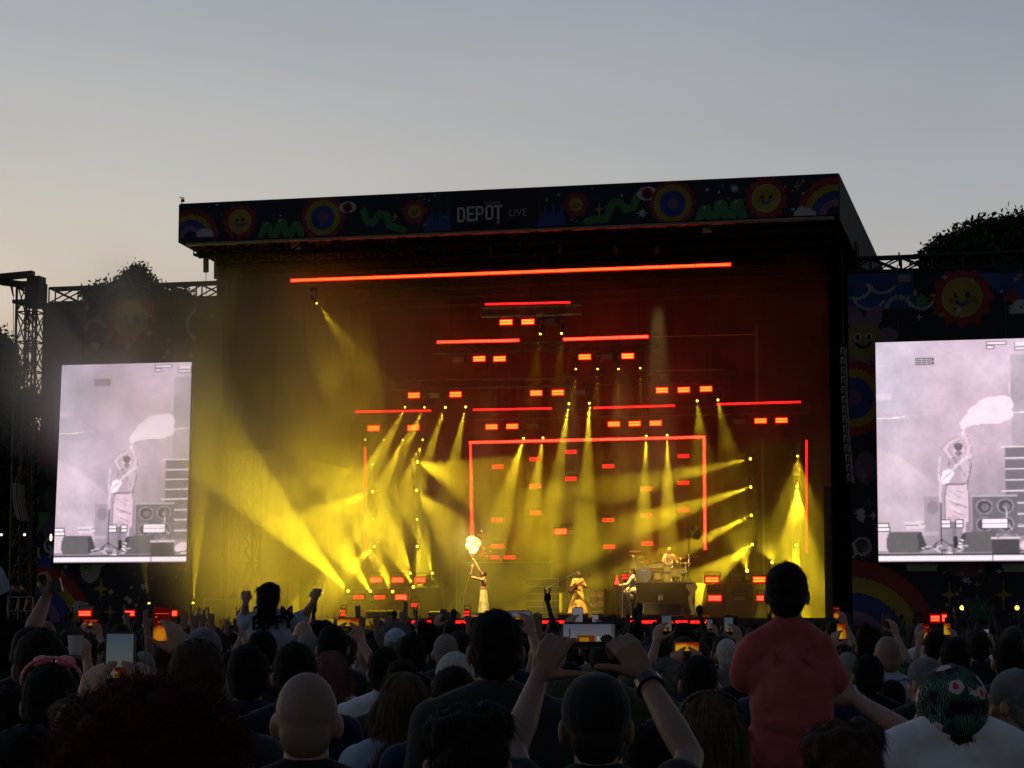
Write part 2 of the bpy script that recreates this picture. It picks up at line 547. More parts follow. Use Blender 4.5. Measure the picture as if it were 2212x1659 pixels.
# back and side drapes with soft folds
def drape(name, p0, p1, z0, z1, folds, depth, m_, parent, seed=0):
    rr = random.Random(seed)
    n = folds * 6
    d = (p1 - p0); nr = Vector((d.y, -d.x, 0)).normalized()
    vs = []
    for i in range(n + 1):
        t = i / n
        o = nr * (depth * (math.sin(t * folds * 2 * math.pi) + 0.4 * math.sin(t * folds * 5.3 + rr.random() * 0.4)))
        b = p0 + d * t + o
        vs += [b + Z * z0, b + Z * z1]
    fs = [(2 * i, 2 * i + 2, 2 * i + 3, 2 * i + 1) for i in range(n)]
    me = bpy.data.meshes.new(name); me.from_pydata(vs, [], fs); me.materials.append(m_)
    me.polygons.foreach_set('use_smooth', [True] * len(fs))
    return link(name, me, parent)
drape('back_drape', st(-10.9, 13.9, 0), st(11.8, 13.9, 0), DZ, ZB + 0.4, 34, 0.05, M_drape, stage, 1)
drape('side_drape', st(-10.15, 2.72, 0), st(-10.5, 13.9, 0), 8.6, ZB, 14, 0.08, M_black, stage, 2)
drape('side_drape', st(-14.4, 2.3, 0), st(-14.4, 14.2, 0), 0, 10.6, 12, 0.06, M_black, stage, 6)
drape('side_drape', st(-14.4, 14.2, 0), st(-10.8, 13.95, 0), 0, 10.6, 6, 0.05, M_black, stage, 7)
drape('side_drape', st(11.3, 2.2, 0), st(11.5, 13.9, 0), DZ, ZB, 14, 0.1, M_black, stage, 3)
drape('wing_drape', st(11.2, 2.6, 0), st(11.95, 2.2, 0), 0, ZB + 0.2, 5, 0.06, M_black, stage, 4)
drape('wing_drape', st(-12.3, 2.35, 0), st(-10.1, 2.7, 0), 8.6, ZB + 0.2, 4, 0.06, M_black, stage, 5)
drape('wing_drape', st(-12.3, 2.35, 0), st(-11.75, 2.45, 0), 0, 8.8, 2, 0.04, M_black, stage, 8)
# side tarpaulins of the roof box
def quadslab(name, p, m_, parent, t=0.06):
    p = [Vector(q) for q in p]
    n = (p[1] - p[0]).cross(p[3] - p[0]).normalized() * t
    m = MB(); m.add(p + [q + n for q in p], [(0, 1, 2, 3), (7, 6, 5, 4), (0, 4, 5, 1), (1, 5, 6, 2), (2, 6, 7, 3), (3, 7, 4, 0)])
    return m.build(name, m_, parent)
_, ZSB = sp(1886, 588, 12)
quadslab('side_valance', [st(UR + 0.02, -2.9, ZT - 0.01), st(UR + 0.02, 17.4, ZBK), st(UR + 0.02, 17.4, ZBK - 2.2), st(UR + 0.02, -2.9, ZB - 0.12)], M_tarp, stage)
quadslab('side_valance', [st(UL - 0.02, -2.9, ZT - 0.01), st(UL - 0.02, -2.9, ZB), st(UL - 0.02, 4.0, ZB - 0.35), st(UL - 0.02, 17.4, ZB - 0.4), st(UL - 0.02, 17.4, ZBK)][:1] +
         [st(UL - 0.02, 17.4, ZBK), st(UL - 0.02, 17.4, ZB - 0.8), st(UL - 0.02, -2.9, ZB)], M_tarp, stage)
# walkway lip under the banner that catches the red light
m = MB(); m.sbox(UL + 0.2, UR - 0.2, -2.88, -2.5, ZB - 0.10, ZB - 0.02); m.build('banner_rail', M_alu, stage)
# weather mast on the roof corner and two tags under the roof
m = MB()
c = spw(393, 441, -3)
m.tube(c, c + Z * 0.22, 0.02); m.box(c + Z * 0.13 + U * 0.03, U * 0.06, V * 0.03, Z * 0.05); m.tube(c + Z * 0.24 - U * 0.05, c + Z * 0.22 + U * 0.06, 0.012)
m.ball(c + Z * 0.25 - U * 0.06, 0.03, nu=8, nv=5); m.ball(c + Z * 0.23 + U * 0.06, 0.03, nu=8, nv=5)
wm = m.build('wind_gauge', M_steel); tag(wm, 'small wind gauge on a mast at the corner of the stage roof', 'wind gauge')
for (a, b, nm) in ((638, 530, 'cream panel hanging under the roof above the start of the long red bar'), (1526, 492, 'cream panel hanging under the roof near its rainbow end')):
    cc = spw(a, b, -2.2)
    m = MB(); m.box(cc, U * 0.16, V * 0.05, Z * 0.17 + U * (-0.04)); o = m.build('roof_tag', mat('cream_panel', (0.5, 0.4, 0.28), 0.6))
    m = MB(); m.tube(cc + Z * 0.17, cc + Z * 0.9, 0.015); m.build('hanger', M_steel, o)
    tag(o, nm, 'panel')

# --- printed banner on the roof edge
BNX, BNY = 640, 44
zb0, zb1 = ZB, ZT
p = Pic(UL, UR, zb0, zb1, BNX, BNY, INK['deep'])
def bp(px, py):
    return sp(px, py, -3)
k1 = 81.0 / F
stars(p, UL + 0.3, UR - 0.3, zb0 + 0.1, zb1 - 0.1, 90, 5, 0.03, 0.09)
x, y = bp(392, 519); rainbow(p, x + 0.35, y + 0.05, 1.08, 0, 180); cloud(p, x + 0.9, y + 0.22, 0.36)
x, y = bp(518, 478); sunface(p, x, y, 0.44)
def humps(p, x0, x1, yb, hts, wd):
    n = len(hts); s_ = (x1 - x0) / n
    for i, h in enumerate(hts):
        cx = x0 + s_ * (i + 0.5)
        p.line([(cx - s_ * 0.35, yb), (cx - s_ * 0.1, yb + h), (cx + s_ * 0.12, yb + h), (cx + s_ * 0.35, yb)], wd, INK['grn'])
        p.ell(cx - s_ * 0.05, yb + h + wd * 0.2, 0.08, 0.035, (0.3, 0.5, 0.3), 1, 0.6)
x, y = bp(560, 508); x2, _ = bp(655, 505); humps(p, x, x2, y, (0.35, 0.45, 0.33), 0.26)
x, y = bp(697, 470)
for rr_, cc in ((0.92, 'red'), (0.64, 'yel'), (0.44, 'blu'), (0.2, 'pur')):
    p.scallop(x, y, rr_ if cc != 'red' else 0.8, 14, 0.03 if cc == 'red' else 0, INK[cc])
x, y = bp(751, 448); p.ell(x, y, 0.32, 0.21, INK['wht']); p.ell(x, y, 0.18, 0.18, INK['red']); p.ell(x, y, 0.09, 0.09, INK['blk'])
wormgreen(p, [bp(785, 455), bp(792, 478), bp(805, 482), bp(820, 462), bp(835, 463), bp(840, 487), bp(872, 497)], 0.24)
x, y = bp(853, 468); p.star(x, y, 0.26, INK['yel'], 4, 0.25, 0, 0.6)
x, y = bp(896, 457); p.scallop(x, y, 0.42, 6, 0.12, INK['red']); p.ell(x, y, 0.24, 0.24, INK['yel']); p.ell(x - 0.07, y + 0.03, 0.03, 0.05, INK['blk']); p.ell(x + 0.07, y + 0.03, 0.03, 0.05, INK['blk'])
p.ring(x, y, 0.09, 0.12, INK['blk'], 1, 200, 340)
def bluegrass(p, px):
    x, _ = bp(px, 480)
    for k in range(6):
        xx = x - 0.36 + k * 0.145
        p.poly([(xx - 0.14, zb0), (xx + 0.14, zb0), (xx + 0.02, zb0 + (0.9 if k % 2 else 0.62))], INK['blu'])
bluegrass(p, 945); bluegrass(p, 1190)
x0, _ = bp(975, 480); x1_, _ = bp(1160, 470); p.rect(x0, x1_, zb0, zb1, INK['navy'])
x, y = bp(1244, 442); p.scallop(x, y, 0.42, 6, 0.12, INK['red']); p.ell(x, y, 0.24, 0.24, INK['yel']); p.ell(x - 0.07, y + 0.03, 0.03, 0.05, INK['blk']); p.ell(x + 0.07, y + 0.03, 0.03, 0.05, INK['blk'])
p.ring(x, y, 0.09, 0.12, INK['blk'], 1, 200, 340)
x, y = bp(1294, 452); p.star(x, y, 0.28, INK['yel'], 4, 0.25, 0, 0.6)
wormgreen(p, [bp(1268, 478), bp(1310, 472), bp(1322, 440), bp(1338, 436), bp(1352, 452), bp(1368, 448), bp(1376, 425)], 0.26)
x, y = bp(1398, 418); p.ell(x, y, 0.36, 0.24, INK['wht']); p.ell(x, y, 0.2, 0.2, INK['red']); p.ell(x, y, 0.1, 0.1, INK['blk'])
x, y = bp(1387, 460); p.star(x, y, 0.18, INK['wht'], 8, 0.45, 0, 1)
x, y = bp(1453, 440)
for rr_, cc in ((0.8, 'red'), (0.66, 'yel'), (0.46, 'blu'), (0.18, 'pur')):
    p.scallop(x, y, rr_, 14, 0.03 if cc == 'red' else 0, INK[cc])
x, y = bp(1505, 472); x2, _ = bp(1610, 468); humps(p, x, x2, y - 0.02, (0.33, 0.48, 0.50), 0.3)
x, y = bp(1587, 407); p.star(x, y, 0.18, INK['wht'], 8, 0.45, 0, 1)
x, y = bp(1655, 428); sunface(p, x, y, 0.50, 16)
x, y = bp(1722, 402); p.star(x, y, 0.24, INK['yel'], 4, 0.25, 0, 0.6)
x, y = bp(1806, 466); rainbow(p, x, y, 1.35, 60, 180); cloud(p, x - 1.05, y + 0.14, 0.42)
p.noise(0.16, 9, 3); p.a *= 0.5
banner = grid_mesh('roof_banner', [st(UL, -3, zb1), st(UR, -3, zb1), st(UR, -3, zb0), st(UL, -3, zb0)], BNX, BNY, p.a, M_print, stage, 0.05)
def on_banner(px, py, dv=-3.012):
    u, z = sp(px, py, -3); return st(u, dv, z)
# lettering: DEPOT with a dot under its T, LIVE, presents (bars and rings cut as condensed capitals)
def strokes(mb, segs, o, w_, h_, t):
    for s_ in segs:
        for (xa, ya), (xb, yb) in zip(s_, s_[1:]):
            a = o + U * (xa * w_) + Z * (ya * h_); b = o + U * (xb * w_) + Z * (yb * h_)
            d = (b - a); L = d.length; d.normalize(); n = V.cross(d).normalized()
            mb.box((a + b) / 2, d * (L / 2 + t * 0.45), V * 0.006, n * (t / 2))
LET = {'D': [[(0, 0), (0, 1), (0.75, 1), (1, 0.82), (1, 0.18), (0.75, 0), (0, 0)]], 'E': [[(1, 0), (0, 0), (0, 1), (1, 1)], [(0, 0.5), (0.8, 0.5)]],
       'P': [[(0, 0), (0, 1), (0.8, 1), (1, 0.85), (1, 0.6), (0.8, 0.45), (0, 0.45)]], 'O': [[(0.2, 0), (0, 0.15), (0, 0.85), (0.2, 1), (0.8, 1), (1, 0.85), (1, 0.15), (0.8, 0), (0.2, 0)]],
       'T': [[(0.5, 0), (0.5, 1)], [(-0.05, 1), (1.05, 1)]]}
mb = MB()
h_ = 28 * 80 / F; 
for ch, px, py in (('D', 990, 478), ('E', 1011, 476), ('P', 1030, 475), ('O', 1051, 473), ('T', 1070, 473)):
    strokes(mb, LET[ch], on_banner(px, py), 13 * 80.5 / F, h_, 0.075)
c = on_banner(1076, 480); mb.box(c, U * 0.045, V * 0.006, Z * 0.045)
mb.build('name_lettering', M_letter, banner)
text_mesh('small_lettering', 'LIVE', 0.36, M_dimletter, banner, on_banner(1119, 460), U, Z, 1.0, 0.004)
text_mesh('small_lettering', 'presents', 0.17, M_dimletter, banner, on_banner(1064, 437.5), U, Z, 1.0, 0.004)

# ------------------------------------------------------------------ screen wings left and right of the stage
WV = 2.0
_, WZ = sp(1830, 592, WV)
def wing(name, u0, u1, nx, label, painter):
    o = empty(name, st((u0 + u1) / 2, WV, 0), SROT, label, 'screen wall')
    p = Pic(u0, u1, 0, WZ, nx, 320, INK['deep'])
    painter(p)
    p.noise(0.2, 14, 8); p.a *= 0.48
    grid_mesh('printed_cloth', [st(u0, WV, WZ), st(u1, WV, WZ), st(u1, WV, 0), st(u0, WV, 0)], nx, 320, p.a, M_print, o, 0.08)
    return o
def wq(px, py): return sp(px, py, WV)
WS = 84 / F
def paint_right(p):
    p.rect(wq(1830, 700)[0], wq(1975, 700)[0], wq(1900, 668)[1], WZ, INK['sky'])
    p.poly([wq(2110, 590), wq(2300, 590), wq(2300, 660), wq(2180, 650)], INK['sky'])
    for (x, y, r, a0, a1) in ((1878, 632, 0.55, 190, 330), (1905, 600, 0.5, 200, 330), (1850, 612, 0.5, 240, 350), (1990, 640, 0.4, 200, 340)):
        xx, yy = wq(x, y); p.ring(xx, yy, r, r + 0.1, INK['wht'], 0.8, a0, a1)
    xx, yy = wq(1942, 668); p.ring(xx, yy, 0.36, 0.52, INK['wht'], 0.7, 10, 175)
    xx, yy = wq(1950, 598); p.rect(xx - 0.2, xx + 0.3, yy - 0.2, yy + 0.1, INK['wht'], 0.6)
    xx, yy = wq(2078, 642); sunface(p, xx, yy, 0.72, 12)
    xx, yy = wq(1990, 650); p.star(xx, yy, 0.32, INK['grn'], 10, 0.5, 0, 1)
    xx, yy = wq(2185, 640); p.star(xx, yy, 0.34, INK['red'], 8, 0.5, 0, 1)
    xx, yy = wq(2212, 665); cloud(p, xx, yy, 0.6)
    stars(p, wq(1960, 700)[0], wq(2210, 700)[0], wq(2000, 690)[1], WZ - 0.2, 26, 11, 0.06, 0.16)
    xx, yy = wq(1865, 738)           # lilac petals round a yellow face
    for a in range(7):
        an = a * 2 * math.pi / 7 + math.pi / 2 + 0.4
        p.ell(xx + math.cos(an) * 0.75, yy + math.sin(an) * 0.95, 0.3, 0.5, INK['lil'], 1, an - math.pi / 2)
    p.scallop(xx, yy, 0.68, 8, 0.08, (0.26, 0.22, 0.09))
    for s_ in (-1, 1):
        p.ell(xx + s_ * 0.2, yy + 0.16, 0.13, 0.14, INK['wht']); p.ell(xx + s_ * 0.2, yy + 0.16, 0.08, 0.09, INK['blk'])
    p.ring(xx, yy + 0.06, 0.22, 0.32, INK['blk'], 1, 200, 340)
    xx, yy = wq(1842, 860)
    for r_, c_ in ((1.35, 'red'), (1.05, 'yel'), (0.75, 'blu'), (0.3, 'pur')): p.ell(xx, yy, r_, r_, INK[c_])
    stars(p, wq(1840, 1)[0], wq(1890, 1)[0], wq(1860, 1200)[1], wq(1860, 950)[1], 12, 21, 0.1, 0.3)
    xx, yy = wq(1870, 1010); p.ell(xx, yy, 0.4, 0.6, INK['lil'], 0.6)
    xx, yy = wq(1862, 1180); p.ring(xx, yy, 0.24, 0.34, INK['wht'], 0.7); p.ring(xx - 0.5, yy - 0.15, 0.24, 0.34, INK['wht'], 0.7)
    xx, yy = wq(1840, 1400); rainbow(p, xx, yy, 3.1, 0, 180)
    xx, yy = wq(1992, 1222); cloud(p, xx, yy, 0.6); xx, yy = wq(2205, 1222); cloud(p, xx, yy, 0.7)
    xx, yy = wq(2085, 1225); p.ell(xx, yy, 0.7, 0.35, INK['pnk'], 0.5)
    for (a, b, r) in ((2051, 1285, 0.45), (2168, 1285, 0.5), (2020, 1330, 0.3)):
        xx, yy = wq(a, b); p.star(xx, yy, r, INK['yel'], 4, 0.22, 0, 0.62)
    xx, yy = wq(2112, 1318); p.star(xx, yy, 0.6, INK['dgr'], 8, 0.5, 0, 1)
    stars(p, wq(2010, 1)[0], wq(2230, 1)[0], 2, wq(2000, 1230)[1], 22, 31, 0.06, 0.14)
def paint_left(p):
    p.rect(wq(95, 700)[0], wq(190, 700)[0], wq(150, 840)[1], WZ, (0.10, 0.10, 0.12))
    xx, yy = wq(282, 690); sunface(p, xx, yy, 0.72, 12)
    xx, yy = wq(205, 715); p.ring(xx, yy, 0.36, 0.52, INK['wht'], 0.6, 10, 175)
    xx, yy = wq(440, 700); p.ring(xx, yy, 0.6, 0.72, INK['wht'], 0.6, 120, 240)
    xx, yy = wq(150, 800); p.ring(xx, yy, 0.7, 0.8, INK['wht'], 0.3, 200, 330)
    stars(p, wq(160, 700)[0], wq(470, 700)[0], wq(300, 780)[1], WZ - 0.2, 30, 12, 0.06, 0.18)
    for (a, b, c_) in ((120, 1020, 'dgr'), (115, 1075, 'dgr'), (100, 980, 'red'), (112, 1140, 'pur')):
        xx, yy = wq(a, b); p.ell(xx, yy, 0.4, 0.5, INK[c_], 0.7)
    xx, yy = wq(110, 1160); p.poly([wq(84, 1105), wq(112, 1105), wq(84, 1150)], INK['grn'])
    xx, yy = wq(97, 1192); p.ring(xx, yy, 0.24, 0.34, INK['wht'], 0.9, 150, 60); xx, yy = wq(112, 1178); p.ring(xx, yy, 0.24, 0.34, INK['wht'], 0.9)
    xx, yy = wq(96, 1222); p.ell(xx, yy, 0.3, 0.4, INK['blu'])
    xx, yy = wq(82, 1345); rainbow(p, xx, yy, 2.15, 0, 180)
    xx, yy = wq(176, 1330); cloud(p, xx, yy + 0.3, 0.55)
    xx, yy = wq(195, 1228); p.ell(xx, yy, 0.42, 0.55, INK['wht'], 0.7); p.ell(xx + 0.4, yy + 0.2, 0.35, 0.16, INK['wht'], 0.7, 0.5)
    xx, yy = wq(218, 1272); p.star(xx, yy, 0.55, INK['yel'], 4, 0.22, 0, 0.6)
    xx, yy = wq(238, 1322); p.star(xx, yy, 0.4, INK['yel'], 4, 0.22, 0, 0.6)
    stars(p, wq(150, 1)[0], wq(470, 1)[0], 2, wq(300, 1220)[1], 26, 33, 0.07, 0.16)
UWL0, UWL1 = sp(92, 700, WV)[0], sp(482, 700, WV)[0]
UWR0, UWR1 = sp(1832, 700, WV)[0], sp(1832, 700, WV)[0] + 9.5
wl = wing('screen_wing', UWL0, UWL1, 210, 'cartoon-printed wing wall behind the video screen on the smoky yellow side', paint_left)
wr = wing('screen_wing', UWR0, UWR1, 240, 'dark cartoon-printed wing wall with a sun face, beside the leafy tree', paint_right)
m = MB(); 
_, ztb = sp(300, 650, WV + 0.6); _, ztt = sp(300, 618, WV + 0.6)
truss(m, st(UWL0 + 0.1, WV + 0.6, (ztb + ztt) / 2), st(UWL1, WV + 0.6, (ztb + ztt) / 2), (ztt - ztb), r=0.055, step=1.15, rb=0.03); m.build('top_truss', M_steel, wl)
m = MB()
_, ztb = sp(1950, 586, WV + 0.6); _, ztt = sp(1950, 556, WV + 0.6)
truss(m, st(UWR0 - 0.3, WV + 0.6, (ztb + ztt) / 2), st(UWR1, WV + 0.6, (ztb + ztt) / 2), (ztt - ztb), r=0.055, step=1.15, rb=0.03)
m.build('top_truss', M_steel, wr)
m = MB(); c = spw(1942, 545, WV + 0.3); m.tube(c, c - Z * 0.5, 0.03); m.ball(c - Z * 0.62, 0.06, nu=8, nv=6); m.tube(c - Z * 0.7, c - Z * 1.0, 0.02); m.build('chain_hoist', M_steel, wr)
# tower of the left wing with its head block and arms
tw = empty('truss_tower', spw(62, 1360, WV + 0.3), SROT, 'tall lattice tower standing at the far edge of the wing wall against the sky', 'truss tower')
ua, ub = sp(40, 800, WV + 0.3)[0], sp(88, 800, WV + 0.3)[0]
uc = (ua + ub) / 2
_, zt = sp(60, 612, WV + 0.3)
m = MB(); truss(m, st(uc, WV + 0.3, 0), st(uc, WV + 0.3, zt), ub - ua - 0.1, up=U, r=0.055, step=1.15, rb=0.03)
truss(m, st(uc, WV + 0.3, 0), st(uc, WV + 0.3, zt), (ub - ua) * 0.35, up=U, r=0.04, step=1.9, rb=0.02); m.build('lattice', M_steel, tw)
m = MB()
cc = spw(78, 632, WV); m.box(cc, U * 0.27, V * 0.3, Z * 0.62)
a, b = spw(2, 609, WV), spw(90, 620, WV)
m.box((a + b) / 2, (b - a) / 2, V * 0.12, Z * 0.13)
a, b = spw(-12, 600, WV - 0.4), spw(72, 592, WV - 0.4)
m.box((a + b) / 2, (b - a) / 2, V * 0.16, Z * 0.12)
a, b = spw(4, 600, WV), spw(50, 626, WV); m.tube(a, b, 0.07)
a, b = spw(36, 654, WV), spw(92, 652, WV); m.box((a + b) / 2, (b - a) / 2, V * 0.4, Z * 0.07)
m.build('head_block', M_steel, tw)
m = MB(); a, b = spw(22, 605, WV), spw(29, 640, WV - 0.1); m.tube(a, b, 0.07, 0.03); m.tube(b, spw(29, 1100, WV - 0.1), 0.012); m.build('cable', M_steel, tw)
# rolled covers hanging from the near corner of the roof
for (a, y0, y1, lab) in ((445, 552, 588, 'short dark rolled cover hanging outermost under the roof corner'), (468, 566, 602, 'dark rolled cover hanging beside the roof tower')):
    m = MB(); m.tube(spw(a, y0, 2.0), spw(a, y1, 2.0), 0.11, n=10); o = m.build('rolled_cover', M_steel); tag(o, lab, 'rolled cover', 'rolled covers hanging under the roof corner')
    m = MB(); m.tube(spw(a, y1, 2.0), spw(a + 1, 655, 2.0), 0.012); m.tube(spw(a, y0, 2.0), spw(a - 2, 510, 2.0), 0.03); m.build('strap', M_steel, o)

# line arrays of loudspeakers: one cabinet under the other, curving at the foot
def line_array(xs, label):
    pts = [spw(a, b, 0.6) for a, b in xs]
    o = empty('line_array', pts[0], SROT, label, 'loudspeaker array')
    cum = [0]
    for a, b in zip(pts, pts[1:]): cum.append(cum[-1] + (b - a).length)
    n = 14; L = cum[-1]
    def pos(t):
        for i in range(len(pts) - 1):
            if t <= cum[i + 1] or i == len(pts) - 2:
                f = (t - cum[i]) / (cum[i + 1] - cum[i]); return pts[i].lerp(pts[i + 1], f)
    for k in range(n):
        a, b = pos(L * k / n), pos(L * (k + 0.92) / n)
        d = (a - b); s_ = d.length / 2; d.normalize()
        m = MB(); m.box((a + b) / 2, U * 0.10, V * 0.35, d * s_); c = m.build('cabinet', M_steel, o)
        m = MB(); f = (a + b) / 2 - V * 0.36
        m.box(f - U * 0.05 + d * s_ * 0.1, U * 0.02, V * 0.01, d * s_ * 0.75); m.box(f + d * s_ * 0.75, U * 0.06, V * 0.01, d * 0.03); m.box(f + U * 0.05 - d * s_ * 0.25, U * 0.016, V * 0.01, d * s_ * 0.55)
        m.build('grille_frame', M_dimletter, c)
    m = MB(); m.tube(pts[0], pts[0] + Z * 3.6, 0.02); m.build('chain', M_steel, o)
line_array([(1822, 752), (1824, 850), (1829, 950), (1838, 1045)], 'curved line array with pale grille brackets between stage and dark wing wall')
line_array([(40, 1046), (40, 1075), (43, 1100), (50, 1125)], 'dim line array low in the dark at the far end of the smoky wing')
# ------------------------------------------------------------------ video screens: the camera picture of the singer with his flare
class Moved:
    """draws on a picture with its coordinates moved: x + dx, y = y1 + k * (y - y0)"""
    def __init__(s, p, dx, y0, y1, k): s.p, s.dx, s.y0, s.y1, s.k = p, dx, y0, y1, k
    def t(s, q): return (q[0] + s.dx, s.y1 + s.k * (q[1] - s.y0))
    def poly(s, pts, *a): s.p.poly([s.t(q) for q in pts], *a)
    def line(s, pts, w, *a): s.p.line([s.t(q) for q in pts], w * 0.92, *a)
    def ell(s, x, y, rx, ry, *a): s.p.ell(*s.t((x, y)), rx * 0.95, ry * 0.9, *a)
    def rect(s, x0, x1, y0, y1, *a): (q0, q1) = s.t((x0, y0)), s.t((x1, y1)); s.p.rect(q0[0], q1[0], q0[1], q1[1], *a)
def paint_video(seed):
    W_, H_ = 0.66, 1.0
    p = Pic(0, W_, 0, H_, 150, 222, srgb(176, 166, 176))
    t = np.clip(1 - p.Y, 0, 1)[..., None]
    top, midc, low = (np.array(srgb(*c)) for c in ((208, 188, 205), (190, 167, 182), (146, 135, 146)))
    p.a = (np.where(t < 0.45, top * (1 - t / 0.45) + midc * (t / 0.45), midc * (1 - (t - 0.45) / 0.55) + low * ((t - 0.45) / 0.55))).astype(np.float32)
    pk, lt, wt = srgb(250, 222, 236), srgb(226, 206, 216), srgb(248, 232, 240)
    dk, md, vd = srgb(92, 86, 94), srgb(128, 120, 130), srgb(56, 52, 58)
    p.ell(0.40, 0.78, 0.24, 0.26, srgb(226, 194, 212), 0.5, 0, 1.2); p.ell(0.05, 0.85, 0.16, 0.3, srgb(206, 200, 216), 0.5, 0, 1.0); p.ell(0.30, 0.60, 0.2, 0.2, srgb(196, 172, 188), 0.4, 0, 1.2)
    p.poly([(0.0, 0.52), (0.12, 0.46), (0.27, 0.33), (0.26, 0.12), (0, 0.10)], srgb(222, 196, 210), 0.40); p.ell(0.08, 0.30, 0.16, 0.22, srgb(232, 208, 220), 0.45, 0, 1.2)
    p.rect(0.575, 0.66, 0.50, 0.93, srgb(158, 150, 160), 0.5)
    p.noise(0.12, 26, seed + 5); p.noise(0.07, 10, seed)
    for (x, y, a, b) in ((0.42, 0.640, 0.05, 0.028), (0.46, 0.665, 0.07, 0.045), (0.50, 0.685, 0.075, 0.055), (0.535, 0.70, 0.05, 0.045), (0.55, 0.66, 0.035, 0.03), (0.385, 0.622, 0.028, 0.018), (0.372, 0.608, 0.012, 0.016), (0.46, 0.635, 0.04, 0.02), (0.505, 0.635, 0.045, 0.018)):
        p.ell(x, y, a, b, pk, 0.95)
    for (x0, x1, y) in ((0.48, 0.56, 0.982), (0.48, 0.507, 0.963), (0.60, 0.655, 0.975), (0.60, 0.655, 0.956)):
        p.rect(x0 - 0.004, x1 + 0.004, y - 0.008, y + 0.008, srgb(128, 108, 124)); p.rect(x0, x1, y - 0.005, y + 0.005, wt)
    for y in (0.917, 0.899):
        p.rect(0.173, 0.252, y - 0.0065, y + 0.0065, srgb(86, 74, 86))
        for k in range(10): p.rect(0.177 + k * 0.0075, 0.181 + k * 0.0075, y - 0.004, y + 0.004, wt)
    p.rect(0.0, 0.065, 0.735, 0.768, srgb(224, 206, 220), 0.8); p.line([(0, 0.650), (0.09, 0.653), (0.12, 0.658)], 0.006, wt); p.line([(0.12, 0.655), (0.22, 0.665)], 0.003, lt, 0.7); p.line([(0.57, 0.665), (0.66, 0.668)], 0.005, wt, 0.8); p.line([(0.565, 0.66), (0.57, 0.80)], 0.003, wt, 0.6)
    for k, y in enumerate((0.511, 0.461, 0.412, 0.363, 0.313)):
        p.rect(0.545, 0.66, y - 0.045, y - 0.004, srgb(104, 98, 108), 0.8); p.rect(0.53 if k in (0, 4) else 0.545, 0.66, y - 0.003, y + 0.003, wt)
    for y in (0.259, 0.210, 0.156):
        p.rect(0.596, 0.66, y - 0.045, y - 0.004, srgb(110, 102, 110), 0.8); p.rect(0.596, 0.66, y - 0.003, y + 0.003, wt)
    p.rect(0.20, 0.268, 0.135, 0.295, srgb(150, 140, 150), 0.6); p.ell(0.235, 0.243, 0.026, 0.03, srgb(132, 122, 132), 0.6)
    p.rect(0.40, 0.593, 0.12, 0.297, srgb(116, 108, 117)); p.rect(0.40, 0.593, 0.290, 0.297, srgb(186, 170, 182)); p.rect(0.40, 0.406, 0.14, 0.29, srgb(176, 160, 172), 0.7)
    for (x, y) in ((0.454, 0.244), (0.543, 0.246), (0.454, 0.165), (0.543, 0.165)):
        p.ell(x, y, 0.036, 0.034, srgb(158, 144, 155)); p.ell(x, y, 0.030, 0.028, srgb(88, 82, 89)); p.ell(x + 0.004, y - 0.002, 0.018, 0.016, srgb(128, 118, 128))
    p.line([(0.545, 0.24), (0.55, 0.17), (0.57, 0.14)], 0.004, wt, 0.8)
    p.line([(0.27, 0.33), (0.27, 0.08)], 0.006, vd); p.line([(0.222, 0.06), (0.27, 0.098), (0.325, 0.062)], 0.004, vd); p.line([(0.268, 0.33), (0.262, 0.40), (0.27, 0.47)], 0.007, lt)
    p_ = p; p = Moved(p_, 0.032, 0.20, 0.18, 0.832)
    for q in ([(0.256, 0.20), (0.256, 0.32), (0.268, 0.405), (0.275, 0.49), (0.28, 0.55)], [(0.355, 0.195), (0.355, 0.33), (0.352, 0.405), (0.368, 0.49), (0.366, 0.545)]): p.line(q, 0.008, srgb(120, 106, 116), 0.7)
    sk, sh = srgb(224, 194, 208), srgb(192, 166, 180)
    p.poly([(0.256, 0.20), (0.355, 0.195), (0.356, 0.33), (0.350, 0.405), (0.268, 0.405), (0.258, 0.32)], sk)
    p.poly([(0.268, 0.40), (0.348, 0.41), (0.366, 0.49), (0.368, 0.548), (0.34, 0.557), (0.29, 0.552), (0.272, 0.49)], sh)
    p.ell(0.342, 0.49, 0.02, 0.07, srgb(214, 188, 200), 0.8)
    p.line([(0.283, 0.548), (0.258, 0.592), (0.285, 0.628), (0.318, 0.648)], 0.026, srgb(120, 106, 116), 0.6); p.line([(0.283, 0.548), (0.258, 0.592), (0.285, 0.628), (0.318, 0.648)], 0.019, sk)
    p.line([(0.362, 0.545), (0.360, 0.60), (0.345, 0.665)], 0.026, srgb(120, 106, 116), 0.6); p.line([(0.362, 0.545), (0.360, 0.60), (0.345, 0.665)], 0.020, sk)
    p.ell(0.318, 0.588, 0.024, 0.034, sk); p.ell(0.317, 0.606, 0.021, 0.018, srgb(104, 90, 100), 0.9); p.ell(0.318, 0.568, 0.015, 0.014, srgb(116, 98, 110), 0.8); p.line([(0.308, 0.590), (0.313, 0.590)], 0.005, vd, 0.8); p.line([(0.324, 0.590), (0.329, 0.590)], 0.005, vd, 0.8)
    p.ell(0.338, 0.668, 0.018, 0.018, sk); p.line([(0.338, 0.668), (0.340, 0.705)], 0.008, wt)
    p.line([(0.295, 0.55), (0.345, 0.44)], 0.006, dk, 0.5); p.line([(0.35, 0.548), (0.305, 0.50), (0.275, 0.46)], 0.009, wt)
    p.poly([(0.236, 0.415), (0.250, 0.475), (0.280, 0.485), (0.300, 0.460), (0.285, 0.432), (0.262, 0.392)], wt); p.line([(0.285, 0.475), (0.355, 0.548)], 0.011, lt); p.line([(0.25, 0.43), (0.285, 0.465)], 0.004, dk, 0.7)
